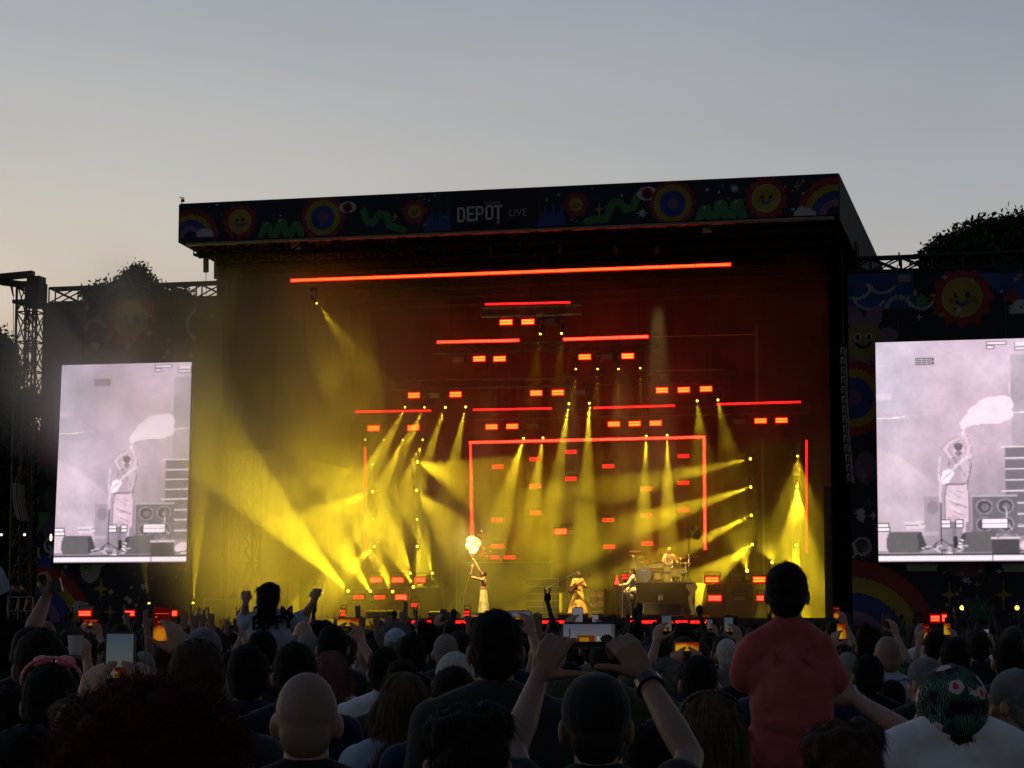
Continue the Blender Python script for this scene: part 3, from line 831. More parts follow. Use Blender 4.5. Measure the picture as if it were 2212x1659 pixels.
    p.line([(0.24, 0.42), (0.236, 0.31)], 0.011, sk); p.line([(0.258, 0.40), (0.356, 0.402)], 0.007, srgb(132, 112, 124), 0.9)
    rr = random.Random(3)
    for _ in range(13):
        x = rr.uniform(0.262, 0.30); y = rr.uniform(0.22, 0.39); p.line([(x, y), (x + rr.uniform(0.03, 0.055), y - rr.uniform(0.01, 0.045))], 0.004, srgb(132, 108, 122) if rr.random() < 0.65 else wt, 0.7)
    p.rect(0.285, 0.303, 0.09, 0.20, md); p.rect(0.288, 0.306, 0.06, 0.12, vd); p.rect(0.328, 0.342, 0.09, 0.2, sk)
    p = p_
    for (x0, x1, y0, y1) in ((0.273, 0.308, 0.170, 0.183), (0.273, 0.308, 0.152, 0.165), (0.333, 0.362, 0.170, 0.183), (0.333, 0.362, 0.152, 0.165), (0.0, 0.045, 0.158, 0.171), (0.0, 0.05, 0.139, 0.152), (0.444, 0.549, 0.149, 0.190)):
        p.rect(x0 - 0.004, x1 + 0.004, y0 - 0.004, y1 + 0.004, vd); p.rect(x0, x1, y0, y1, wt)
    p.rect(0.446, 0.547, 0.168, 0.171, srgb(190, 160, 180))
    p.poly([(0.125, 0.146), (0.206, 0.152), (0.192, 0.184), (0.11, 0.180)], lt); p.line([(0.12, 0.163), (0.20, 0.168)], 0.004, md); p.rect(0.0, 0.045, 0.05, 0.135, srgb(216, 194, 204))
    g1, g2 = srgb(104, 99, 103), srgb(78, 74, 78)
    p.poly([(0.037, 0.06), (0.045, 0.042), (0.175, 0.042), (0.206, 0.075), (0.185, 0.134), (0.048, 0.136), (0.034, 0.10)], g1); p.poly([(0.175, 0.042), (0.206, 0.075), (0.185, 0.134), (0.168, 0.12)], g2)
    p.poly([(0.333, 0.07), (0.362, 0.128), (0.50, 0.138), (0.51, 0.04), (0.36, 0.042)], g1); p.poly([(0.333, 0.07), (0.362, 0.128), (0.376, 0.124), (0.362, 0.042)], g2)
    for k in range(3): p.line([(0.340 + k * 0.005, 0.066 + k * 0.016), (0.356 + k * 0.003, 0.062 + k * 0.016)], 0.006, wt)
    p.rect(0.485, 0.60, 0.030, 0.100, g2); p.rect(0.48, 0.604, 0.098, 0.106, lt); p.line([(0.51, 0.11), (0.54, 0.132), (0.58, 0.112)], 0.012, md)
    p.ell(0.66, 0.07, 0.06, 0.03, srgb(226, 204, 214)); p.line([(0.60, 0.045), (0.66, 0.055)], 0.005, vd)
    for _ in range(34):
        x = rr.uniform(0.21, 0.35); y = rr.uniform(0.036, 0.075); p.line([(x, y), (x + rr.uniform(-0.04, 0.04), y + rr.uniform(-0.012, 0.012))], 0.004, vd if rr.random() < 0.6 else wt, 0.8)
    p.rect(0, W_, 0.029, 0.037, vd); p.rect(0, W_, 0.004, 0.029, wt)
    for x in (0.205, 0.485): p.rect(x, x + 0.004, 0.005, 0.033, vd)
    p.rect(0, W_, 0, 0.004, srgb(130, 120, 128))
    p.noise(0.05, 3, seed + 1)
    q = np.pad(p.a, ((1, 1), (1, 1), (0, 0)), 'edge')
    p.a = 0.52 * p.a + 0.12 * (q[:-2, 1:-1] + q[2:, 1:-1] + q[1:-1, :-2] + q[1:-1, 2:])
    rng = np.random.RandomState(seed)
    p.a *= (1 + 0.03 * (rng.rand(*p.a.shape[:2]) - 0.5))[..., None]
    p.a[:, ::25] *= 0.985; p.a[::25] *= 0.985          # seams between the LED panels
    return p.a.astype(np.float32)
M_screen = vcmat('led_wall_picture', strength=1.15)
def screen(cs, cx1, label):
    o = empty('video_screen', spw(*cs[3], 1.4), SROT, label, 'video screen')
    c = [spw(a, b, 1.4) for a, b in cs]
    a = paint_video(7)
    grid_mesh('picture', c, a.shape[1], a.shape[0], a, M_screen, o, 0.12)
    tl, tr, br, bl = c
    m = MB()
    for p_, q_ in ((tl, tr), (tr, br), (br, bl), (bl, tl)): m.tube(p_ + V * 0.2, q_ + V * 0.2, 0.05)
    for k in range(1, 4): m.tube(tl.lerp(tr, k / 4) + V * 0.22, bl.lerp(br, k / 4) + V * 0.22, 0.04)
    for k in (0.15, 0.85): m.tube(tl.lerp(tr, k) + V * 0.2, tl.lerp(tr, k) + V * 0.2 + Z * (WZ + 0.2 - tl.z), 0.02)
    m.build('hanging_frame', M_steel, o)
screen([(134, 789), (414, 782), (402, 1214), (115.5, 1216)], None, 'tall video screen showing a pinkish picture of the singer, hung beside the yellow smoke')
c0 = sp(1891, 740, 1.4); c3 = sp(1898, 1214, 1.4); dwu = sp(414, 782, 1.4)[0] - sp(134, 789, 1.4)[0]
o_r = [(1891, 740), (2202.5, 731), (2209, 1213.5), (1898, 1214)]
# same width as its twin
def px_of(u, v, z):
    p_ = st(u, v, z) - Vector((0, 0, EYE)); c, s = math.cos(PITCH), math.sin(PITCH)
    zc = p_.y * c + p_.z * s; yc = -p_.y * s + p_.z * c
    return 1106 + F * p_.x / zc, 829.5 - F * yc / zc
o_r[1] = px_of(c0[0] + dwu, 1.4, c0[1]); o_r[2] = px_of(c3[0] + dwu, 1.4, c3[1])
screen(o_r, None, 'tall video screen showing a pinkish picture of the singer, on the dark wing wall')

# ------------------------------------------------------------------ lighting rig
M_led = emat('red_led_hot', (1.0, 0.014, 0.006), 16.0)
M_ledtop = emat('red_led_hottest', (1.0, 0.026, 0.003), 22.0)
M_ledmid = emat('red_led', (1.0, 0.014, 0.008), 10.0)
M_leddim = emat('red_led_dim', (1.0, 0.010, 0.012), 3.5)
M_halo = emat('red_halo_glow', (1.0, 0.003, 0.0), 1.3)  # emission standing in for the red halo round bars and strobes
M_halo_rim = emat('red_halo_rim', (1.0, 0.0, 0.0), 0.22)  # dimmer emission for the outer part of the halo
M_off = mat('unlit_strobe_lens', (0.22, 0.16, 0.12), 0.4)
M_yel = emat('yellow_lamp_lens', (1.0, 0.82, 0.05), 5.0)
def led_bar(a, b, v, label, cm, wpx, seg, group=None):
    """a run of LED battens butted end to end between two picture points, at depth v"""
    p, q = spw(*a, v), spw(*b, v)
    d = (q - p); L = d.length; d.normalize()
    k = (p.y / F); hw = wpx * k / 2
    n = d.cross(V).normalized()
    o = empty('led_bar', p, SROT, label, 'light bar', group)
    m = MB(); m.box((p + q) / 2 + V * 0.12, d * (L / 2 + 0.05), V * 0.05, n * hw * 1.5); m.build('housing', M_steel, o)
    m = MB(); m.box((p + q) / 2 + V * 0.04, d * (L / 2 + hw * 0.5), V * 0.02, n * hw * 1.25); m.build('halo_plate', M_halo, o)  # glowing plate wider than the tubes, painted in as their red halo
    ns = max(1, seg); s_ = L / ns
    m = MB()
    for i in range(ns):
        m.box(p + d * (s_ * (i + 0.5)), d * (s_ / 2 - 0.012), V * 0.02, n * hw * 0.78)
    m.build('light_tube', cm, o)
    return o
M_roofled = emat('red_led_roof', (1.0, 0.015, 0.003), 18.0)
led_bar((628, 606), (1578, 571), -1.2, 'very long glowing orange-red light bar just under the roof front', M_roofled, 6, 13)
led_bar((1048, 657), (1231, 653), 1.5, 'short red light bar at the top of the rig, above the top strobe row', M_leddim, 3.8, 3)
led_bar((944, 739), (1121, 735), 4, 'bright red light bar over the second strobe row, on the smoke side', M_led, 6, 3)
led_bar((1217, 733), (1400, 727), 4, 'bright red light bar over the second strobe row, reaching the vertical truss pipe', M_led, 6.5, 3)
led_bar((767, 889), (930, 887), 10.3, 'thin orange-red light bar low in the yellow smoke', M_leddim, 3.8, 3)
led_bar((1022, 885), (1191, 882), 10.3, 'thin red light bar above the left top corner of the red frame', M_leddim, 3.8, 3)
led_bar((1283, 881), (1457, 876), 10.3, 'thin red light bar above the middle of the red frame top', M_leddim, 4, 3)
led_bar((1549, 873), (1729, 868), 10.3, 'thin red light bar over the dark end of the rig, outermost of its row', M_leddim, 4, 3)
led_bar((1013, 956), (1523, 944), 12, 'long top bar of the glowing red frame behind the band', M_led, 5.5, 9)
led_bar((1016, 958), (1020, 1200), 12, 'upright red light bar of the frame, behind the flare', M_ledmid, 4.5, 4)
led_bar((1521, 946), (1523, 1187), 12, 'upright orange-red light bar closing the frame near the drums', M_led, 5.5, 4)
led_bar((788, 967), (790, 1195), 12, 'thin upright orange light bar standing in the yellow smoke', M_leddim, 3.4, 3)
led_bar((1742, 951), (1742, 1193), 12, 'upright red light bar beside the diamond shaped yellow beams', M_leddim, 3.8, 2)
# red strip along the deck edge, with the gaps it has
for a, b, lb in ((1170, 1217, 'between the raised phones'), (1362, 1417, 'under the guitarist in white'), (1452, 1484, 'below the drum riser'), (1492, 1516, 'nearest the photographer in the pit'),
                 (890, 930, 'below the smoky side lamps'), (985, 1012, 'below the singer with the flare'), (640, 668, 'beside the girl on shoulders')):
    led_bar((a, 1343.5), (b, 1343.5), -0.05, 'short red strip light on the deck edge ' + lb, M_leddim, 5.5, 2, 'red strips along the deck edge')
for ch, a in (('A', 1526), ('D', 1575)):
    o = text_mesh('light_letter', ch, 0.16, M_ledmid, None, spw(a, 1343, -0.1), U, Z, 1, 0.02); tag(o, 'small red glowing letter %s on the deck edge' % ch, 'light letter')

def strobe(a, b, v, lit, label, wpx=25, hpx=11, kind='hot', group='red strobe lights of the rig', yaw=0.0, bars=(1, 1)):
    c = spw(a, b, v); k = c.y / F
    hw, hh = wpx * k / 2, hpx * k / 2
    o = empty('strobe_light', c, SROT, label, 'strobe light', group)
    D = U * math.cos(yaw) + Z * math.sin(yaw); H = -U * math.sin(yaw) + Z * math.cos(yaw)
    m = MB(); m.box(c + V * 0.15, D * hw * 1.12, V * 0.10, H * hh * 1.25); m.tube(c + V * 0.15 - D * hw * 1.2, c + V * 0.15 - D * hw * 1.2 + Z * 0.28, 0.02); m.tube(c + V * 0.15 + D * hw * 1.2, c + V * 0.15 + D * hw * 1.2 + Z * 0.28, 0.02)
    m.tube(c + V * 0.15 - D * hw * 1.2 + Z * 0.28, c + V * 0.15 + D * hw * 1.2 + Z * 0.28, 0.02); m.build('housing', M_steel, o)
    if lit:
        m = MB(); m.box(c + V * 0.035, D * hw * 1.06, V * 0.015, H * hh * 1.12); m.build('halo_plate', M_halo_rim if kind == 'mid' else M_halo, o)  # glowing plate behind the bars that imitates their red halo
        m = MB(); m.box(c + V * 0.045, D * hw * 1.22, V * 0.004, H * hh * 1.62); m.build('halo_rim', M_halo_rim if kind != 'mid' else M_steel, o)  # outer halo as a faintly glowing rim, plain steel on dotted strobes
        cm = {'hot': M_ledtop, 'warm': M_led, 'mid': M_leddim}[kind]
    else:
        cm = M_off
    for s_ in (-1, 1):
        if kind == 'mid' and lit:
            m = MB()
            for i in range(5): m.box(c + H * hh * 0.52 * s_ + D * hw * (-0.8 + 0.4 * i), D * hw * 0.17, V * 0.02, H * hh * 0.22)
        else:
            m = MB(); m.box(c + H * hh * 0.5 * s_, D * hw * 0.96, V * 0.02, H * hh * 0.36)
        m.build('light_bar', cm, o)
    return o
ORD = ['first', 'second', 'third', 'fourth', 'fifth', 'sixth', 'seventh', 'eighth', 'ninth', 'tenth', 'eleventh', 'twelfth', 'thirteenth']
ROWS = [('topmost row', 1.5, 27, 11, [(1093, 696, 1), (1140, 695, 1), (1187, 694, 0)]),
        ('second rig row', 4, 26, 11, [(990, 776, 0), (1035, 775, 1), (1079, 775, 1), (1263, 771, 1), (1310, 770, 0), (1356, 769, 1)]),
        ('third rig row', 7, 25, 11, [(894, 854, 1), (938, 854, 0), (984, 852, 1), (1158, 849, 1), (1205, 848, 1), (1252, 847, 0), (1430, 843, 1), (1477, 842, 1), (1525, 840, 1)]),
        ('lowest rig row', 10.3, 25, 10, [(807, 925, 1), (893, 924, 1), (1062, 922, 1), (1106, 921, 1), (1150, 920, 0), (1326, 916, 1), (1371, 915, 1), (1416, 914, 1), (1596, 910, 0), (1643, 909, 1), (1688, 908, 1)])]
for nm, v, wp, hp, its in ROWS:
    for i, (a, b, on) in enumerate(its):
        strobe(a, b, v, on, ('glowing red' if on else 'unlit dull') + ' strobe, %s from the yellow smoke in the %s' % (ORD[i], nm), wp, hp)
    # the truss that carries the row, with lamps clamped along it
    o = empty('rig_truss', spw(its[0][0], its[0][1] - 15, v), SROT, 'dark horizontal truss carrying the %s of strobes' % nm, 'truss')
    m = MB(); za = sp(its[0][0], its[0][1] - 17, v + 0.5)[1] + 0.1; ua, ub = sp(its[0][0] - 60, its[0][1], v)[0], sp(its[-1][0] + 60, its[-1][1], v)[0]
    truss(m, st(ua, v + 0.5, za), st(ub, v + 0.5, za), 0.34, r=0.025, step=0.6, rb=0.012)
    m.build('lattice', M_alu if v < 2 else M_steel, o)
    m = MB()
    for f in (0.08, 0.5, 0.92): m.tube(st(ua + (ub - ua) * f, v + 0.5, za), st(ua + (ub - ua) * f, v + 0.5, ZB - 0.3), 0.015)
    m.build('hoist_chain', M_steel, o)
WALL = [(1075, 1008), (1156, 992), (1233, 976), (1314, 1007), (1476.5, 985), (1156, 1050), (1233, 1034), (1396, 1056), (1476.5, 1043), (1157, 1108), (1397, 1114), (1476.5, 1102),
        (1074, 1123), (1314, 1123), (1074.5, 1180), (1316, 1181), (1398, 1174)]
colname = {1074: 'first', 1156: 'second', 1233: 'third', 1314: 'fourth', 1396: 'fifth', 1476: 'sixth'}
cols = {}
for a, b in WALL:
    key = min(colname, key=lambda k: abs(k - a)); cols.setdefault(key, []).append(b)
for a, b in WALL:
    key = min(colname, key=lambda k: abs(k - a)); l = sorted(cols[key]); i = l.index(b)
    pos = ['uppermost', 'middle', 'lowest'][i if len(l) > 2 else (0 if i == 0 else 2)]
    strobe(a, b, 13.0, 1, 'dotted red strobe inside the frame, %s of the %s column from the flare' % (pos, colname[key]), 25, 9, 'mid', 'dotted red strobes inside the frame')
extra = [(1211, 1148, 9, 1, 'warm', 'red strobe on a stand above the dark steps, singing woman in front', 25, 10), (1234, 1150, 10, 0, 'hot', 'unlit strobe beside the lone strobe above the steps', 24, 10),
         (1069, 1204, 9, 1, 'mid', 'red strobe on the riser edge just beside the flare', 18, 8), (1101, 1204, 9, 1, 'mid', 'red strobe on the riser edge, farther from the flare', 26, 8),
         (1352, 1246, 6, 1, 'mid', 'red strobe glowing behind the head of the guitarist in white', 16, 12),
         (812, 1252.5, 6, 1, 'warm', 'salmon strobe in the smoke, first of the upper floor row', 24, 9), (859, 1253, 6, 1, 'warm', 'salmon strobe in the smoke, middle of the upper floor row', 24, 9),
         (907, 1253, 6, 1, 'warm', 'salmon strobe in the smoke, last of the upper floor row', 22, 9), (774, 1290, 4, 1, 'mid', 'salmon strobe in the smoke, first of the lower floor row', 24, 9),
         (820, 1290, 4, 1, 'mid', 'salmon strobe in the smoke, middle of the lower floor row', 24, 9), (866, 1290, 4, 1, 'warm', 'salmon strobe in the smoke, last of the lower floor row', 24, 9),
         (895, 1307, 2, 1, 'mid', 'small red strobe at the foot of the black riser box', 13, 9), (740, 1324, 0.5, 1, 'mid', 'small red dotted lamp on the deck edge beside the shouldered girl', 10, 14),
         (1008, 1325, 0.5, 1, 'mid', 'small red dotted lamp on the deck edge in front of the singer with the flare', 11, 12),
         (1538, 1252, 6, 1, 'hot', 'bright strobe beside the drum riser, upper floor row', 28, 11), (1589, 1252, 6, 0, 'hot', 'unlit strobe in the middle of the upper floor row near the child', 25, 8),
         (1640, 1252, 6, 1, 'hot', 'bright strobe touching the head of the child, upper floor row', 25, 11), (1544, 1292, 4, 1, 'warm', 'bright pinkish strobe beside the drum riser, lower floor row', 27, 11),
         (1597, 1293, 4, 0, 'hot', 'unlit strobe in the middle of the lower floor row near the child', 26, 9), (1644, 1292, 4, 1, 'warm', 'bright strobe touching the ear of the child, lower floor row', 17, 10),
         (183, 1325, 0.2, 1, 'warm', 'red floor strobe under the smoky screen, outermost of three', 26, 10), (279, 1325, 0.2, 1, 'warm', 'red floor strobe under the smoky screen, middle of three', 22, 10),
         (370, 1325, 0.2, 1, 'warm', 'red floor strobe under the smoky screen, nearest the stage', 24, 10), (2020, 1336, 0.2, 1, 'warm', 'red floor strobe under the dark wing screen, wider of the pair', 18, 12),
         (2040, 1335, 0.2, 1, 'warm', 'red floor strobe under the dark wing screen, narrower of the pair', 9, 14)]
for a, b, v, on, kd, lb, wp, hp in extra:
    strobe(a, b, v, on, lb, wp, hp, kd, 'strobe lights standing on the floor')

# ------------------------------------------------------------------ moving heads with real spot beams in the smoke
NB = [0]
def moving_head(src, dst, v, power, ang, label, dv=0.0, disc=5.0, blend=0.35, hang=True, lens=None, show=True, rad=0.04, col=(1.0, 0.71, 0.018)):
    """yoke lamp at a picture point, its beam aimed at the picture point dst (at depth v + dv)"""
    c = spw(*src, v); t = spw(*dst, v + dv)
    d = (t - c).normalized()
    k = c.y / F; r = disc * k / 2
    o = empty('moving_head_light', c, SROT, label, 'spotlight', 'yellow moving head lights')
    m = MB(); m.tube(c - d * 0.34, c - d * 0.02, r * 1.15, r * 1.2, n=10); m.build('head', M_steel, o)
    up = Z if hang else -Z
    m = MB(); b = c - d * 0.18
    for s_ in (-1, 1): m.tube(b + U * (r * 1.3 + 0.04) * s_, b + U * (r * 1.3 + 0.04) * s_ + up * 0.3, 0.025)
    m.box(b + up * 0.36, U * (r * 1.4 + 0.06), V * 0.1, Z * 0.06); m.build('yoke', M_steel, o)
    if show:
        m = MB(); m.ball(c, r, nu=12, nv=8); m.build('lens', lens or M_yel, o, smooth=True)
    if power:
        l = bpy.data.lights.new('spot_beam', 'SPOT'); l.energy = power; l.spot_size = ang; l.spot_blend = blend
        l.shadow_soft_size = rad; l.color = col
        lo = bpy.data.objects.new('spot_beam', l); COL.objects.link(lo)
        lo.location = c + d * (r * 1.25 + 0.03)
        lo.rotation_euler = d.to_track_quat('-Z', 'Y').to_euler()
        lo.parent = o; lo.matrix_parent_inverse = o.matrix_basis.inverted()
    NB[0] += 1
    return o
BP = 0.35
# (source, aim, depth, relative power, full cone angle deg, dv, disc px, hanging, label)
BEAMS = [
 ((752, 1277), (520, 1030), 5.5, 60, 20, -1.0, 6, 0, 'floor spotlight sending the widest yellow beam out over the smoky wing'),
 ((800, 1277), (690, 1120), 5.5, 36, 18, -1.0, 6, 0, 'floor spotlight, second of four in the fan on the smoke side'),
 ((848, 1278), (740, 1060), 5.5, 36, 17, -0.5, 6, 0, 'floor spotlight, third of four in the fan on the smoke side'),
 ((893, 1268), (800, 1090), 5.5, 36, 16, -0.5, 6, 0, 'floor spotlight, fourth of the fan, above the black riser box'),
 ((886, 1238), (815, 1010), 7, 34, 15, 0.5, 5, 0, 'riser spotlight beaming up and slightly outward behind the floor fan'),
 ((934, 1238), (895, 1100), 7, 26, 13, 0, 5, 0, 'riser spotlight nearest the flare, beam nearly upright'),
 ((805, 1062), (590, 1150), 11, 54, 21, -1.0, 6, 1, 'side tower lamp beaming wide toward the wing, second from the top of its ladder'),
 ((805, 1003), (650, 1045), 11, 14, 14, -1.0, 4, 1, 'side tower lamp with a faint beam, top of its ladder'),
 ((806, 1122), (740, 1190), 11, 6, 16, -0.5, 3, 1, 'side tower lamp with the faintest beam, third of its ladder'),
 ((808, 1181), (735, 1250), 11, 20, 24, -0.5, 5, 1, 'side tower lamp low on its ladder beaming to the floor'),
 ((902, 998), (1030, 1045), 11, 26, 42, -1.2, 6, 1, 'very bright side lamp with the widest yellow cone, pointing at the red frame'),
 ((900, 1059), (980, 1150), 11, 24, 38, -1.0, 6, 1, 'very bright side lamp with a wide cone, pointing down toward the flare'),
 ((901, 1122), (914, 1230), 11, 9, 16, -0.5, 4, 1, 'side lamp with a narrow beam, third of the inner ladder'),
 ((901, 1180), (915, 1245), 11, 18, 36, -0.5, 5, 1, 'side lamp lowest on the inner ladder with a short downward cone'),
 ((684, 655), (748, 740), -0.5, 3.5, 16, 0.5, 4, 1, 'lone dim spotlight hung high under the roof on the smoke side'),
 ((875, 880), (838, 950), 7, 8, 9, 0, 4, 1, 'hanging lamp, first of four under the third strobe row'),
 ((917, 880), (880, 955), 7, 8, 9, 0, 4, 1, 'hanging lamp, second of four under the third strobe row'),
 ((962, 880), (925, 985), 7, 12, 9, 0, 5, 1, 'hanging lamp, third of four under the third strobe row'),
 ((1006, 879), (985, 975), 7, 14, 9, 0, 5, 1, 'hanging lamp, fourth under the third strobe row, brightest of them'),
 ((789, 950), (755, 1010), 10.3, 6, 11, 0, 3, 1, 'hanging lamp, first of four above the side tower lamps'),
 ((829, 950), (792, 1015), 10.3, 7, 11, 0, 3, 1, 'hanging lamp, second of four above the side tower lamps'),
 ((870, 950), (835, 1030), 10.3, 10, 11, 0, 4, 1, 'hanging lamp, third of four above the side tower lamps'),
 ((913, 950), (883, 1030), 10.3, 10, 11, 0, 4, 1, 'hanging lamp, fourth of four above the side tower lamps'),
 ((1131, 947), (1100, 1050), 10.3, 16, 12, 0, 5, 1, 'hanging lamp at the frame top, first of the pair near the flare'),
 ((1173, 946), (1154, 1070), 10.3, 16, 12, 0, 5, 1, 'hanging lamp at the frame top, second of the pair near the flare'),
 ((1229, 872), (1195, 1090), 7, 26, 10, 0, 5, 1, 'hanging lamp in the middle of the rig with a long beam leaning outward'),
 ((1273, 871), (1266, 1090), 7, 26, 10, 0, 5, 1, 'hanging lamp in the middle of the rig with a long upright beam'),
 ((1396, 942), (1389, 1150), 10.3, 24, 10, 0, 5, 1, 'hanging lamp at the frame top above the drums, first of its pair'),
 ((1441, 940), (1444, 1150), 10.3, 24, 10, 0, 5, 1, 'hanging lamp at the frame top above the drums, second of its pair'),
 ((1167, 721), (1158, 790), 1.5, 3, 16, 0, 5, 1, 'dim hanging lamp, first of the pair under the topmost strobes'),
 ((1213, 720), (1209, 790), 1.5, 3, 15, 0, 5, 1, 'dim hanging lamp, second of the pair under the topmost strobes'),
 ((1244, 797), (1238, 850), 4, 2, 14, 0, 4, 1, 'dim hanging lamp, first of four under the second strobe row'),
 ((1291, 797), (1289, 860), 4, 2.5, 14, 0, 4, 1, 'dim hanging lamp, second of four under the second strobe row'),
 ((1336, 797), (1333, 860), 4, 2.5, 14, 0, 4, 1, 'dim hanging lamp, third of four under the second strobe row'),
 ((1383, 795), (1382, 850), 4, 2, 14, 0, 4, 1, 'dim hanging lamp, fourth of four under the second strobe row'),
 ((1506, 866), (1513, 940), 7, 3, 13, 0, 5, 1, 'dim hanging lamp, first of the pair under the third row at the dark end'),
 ((1551, 864), (1566, 940), 7, 3, 13, 0, 5, 1, 'dim hanging lamp, second of the pair under the third row at the dark end'),
 ((1621, 991), (1450, 1030), 11, 20, 13, -0.5, 6, 1, 'side ladder lamp beaming back toward the red frame, top one'),
 ((1622, 1052), (1450, 1110), 11, 32, 14, -0.5, 6, 1, 'side ladder lamp beaming back toward the red frame, second one'),
 ((1623, 1113), (1450, 1200), 11, 28, 14, -0.5, 6, 1, 'side ladder lamp beaming down toward the drums, third one'),
 ((1625, 1176), (1540, 1240), 11, 18, 24, -0.5, 6, 1, 'side ladder lamp lowest on its ladder, beam broken by smoke'),
 ((1614, 1233), (1596, 1145), 6, 24, 15, 0, 7, 0, 'floor spotlight beaming up near the bright strobes'),
 ((1723, 985), (1722, 1090), 11, 26, 50, -0.5, 5, 1, 'outer ladder lamp with the wide diamond shaped yellow cone'),
 ((1722, 1051), (1722, 1150), 11, 30, 30, -0.3, 6, 1, 'outer ladder lamp in the middle with a narrower cone'),
 ((1720, 1178), (1716, 1240), 11, 16, 20, -0.3, 6, 1, 'outer ladder lamp lowest, just above the head of the child'),
 ((1668, 1215), (1658, 1160), 6, 18, 16, 0, 6, 0, 'floor spotlight beaming up behind the head of the child'),
 ((322, 1304), (312, 1225), 0.0, 12, 12, 0.3, 5, 0, 'floor spotlight under the smoky screen, outer one'),
 ((417, 1303), (428, 1150), 0.0, 22, 11, 0.3, 5, 0, 'floor spotlight beside the smoky screen, nearer the stage'),
 ((2078, 1313), (2078, 1400), 0.0, 0, 20, -8, 9, 0, 'round yellow floor lamp under the dark wing screen, inner one'),
 ((2197, 1313), (2197, 1400), 0.0, 0, 20, -8, 9, 0, 'round yellow floor lamp under the dark wing screen, outer one'),
]
for src, dst, v, pw, ang, dv, disc, hang, lab in BEAMS:
    dim = pw and pw < 4
    dv = dv - (5.0 if not hang and v > 3 else 0 if ang > 30 else 1.6 if v > 5 else 0)
    moving_head(src, dst, v, pw * 1000 * BP * (12.0 / ang) ** 0.8 * (1.5 if ang > 30 else 1.6 if v < 5 and hang else 1.0 if v < 8 and not hang else (2.6 if src[0] < 1100 else 4.6) if v > 10.5 else (1.9 if src[0] < 1010 else 3.2)), R(ang * (1.0 if ang > 30 else 1.15 if hang and v < 10.5 else 0.9)), lab, dv, disc, 0.3, bool(hang))

# added lamps without a visible source: they brighten the smoke, the rig and the performers
def added_lamp(px, py, v, energy, size, ang, tgt, col, label):
    c = spw(px, py, v); t = spw(*tgt[0], tgt[1]); d = (t - c).normalized()
    o = empty('added_light', c, SROT, label, 'floodlight', 'added lights')
    m = MB(); m.tube(c - d * 0.3, c, size * 0.6, size, n=10); m.build('head', M_steel, o)
    l = bpy.data.lights.new('added_beam', 'SPOT'); l.energy = energy; l.spot_size = ang; l.spot_blend = 1.0; l.shadow_soft_size = size; l.color = col
    lo = bpy.data.objects.new('added_beam', l); COL.objects.link(lo); lo.location = c + d * 0.15
    lo.rotation_euler = d.to_track_quat('-Z', 'Y').to_euler(); lo.parent = o; lo.matrix_parent_inverse = o.matrix_basis.inverted()
for i, px in enumerate((440, 520, 600, 680, 760)):
    added_lamp(px, 1470, -2.2, 3000, 0.25, R(70), ((px - 40, 900), 0.5 + 1.2 * i), (1, 0.66, 0.02), 'added unseen yellow light at the foot of the stage below the smoke bank, %s of five' % ORD[i])  # unseen lamps added to make the smoke bank glow
for px, py, lb in ((1090, 1262, 'long riser'), (1415, 1295, 'drum riser')):
    added_lamp(px, py, 12.6 if px < 1200 else 10.4, 1500, 0.3, R(120), ((px, 1000), 11.5), (1.0, 0.05, 0.004), 'added unseen red light on the deck behind the ' + lb)  # lamps added out of sight to redden the haze low in the middle
for (px, tx, ty, vv, lb) in ((1060, 1040, 1262, 1.2, 'singer with the flare'), (1210, 1246, 1272, 1.6, 'singing woman'), (1330, 1364, 1275, 2.2, 'guitarist in white'), (1420, 1425, 1225, 7.5, 'drum kit')):
    added_lamp(px, 548, -2.3, 26000, 0.08, R(11 if vv < 5 else 13), ((tx, ty), vv), (1.0, 0.66, 0.20), 'added warm light under the roof edge aimed at the ' + lb)  # lamps added to brighten the performers and the drums

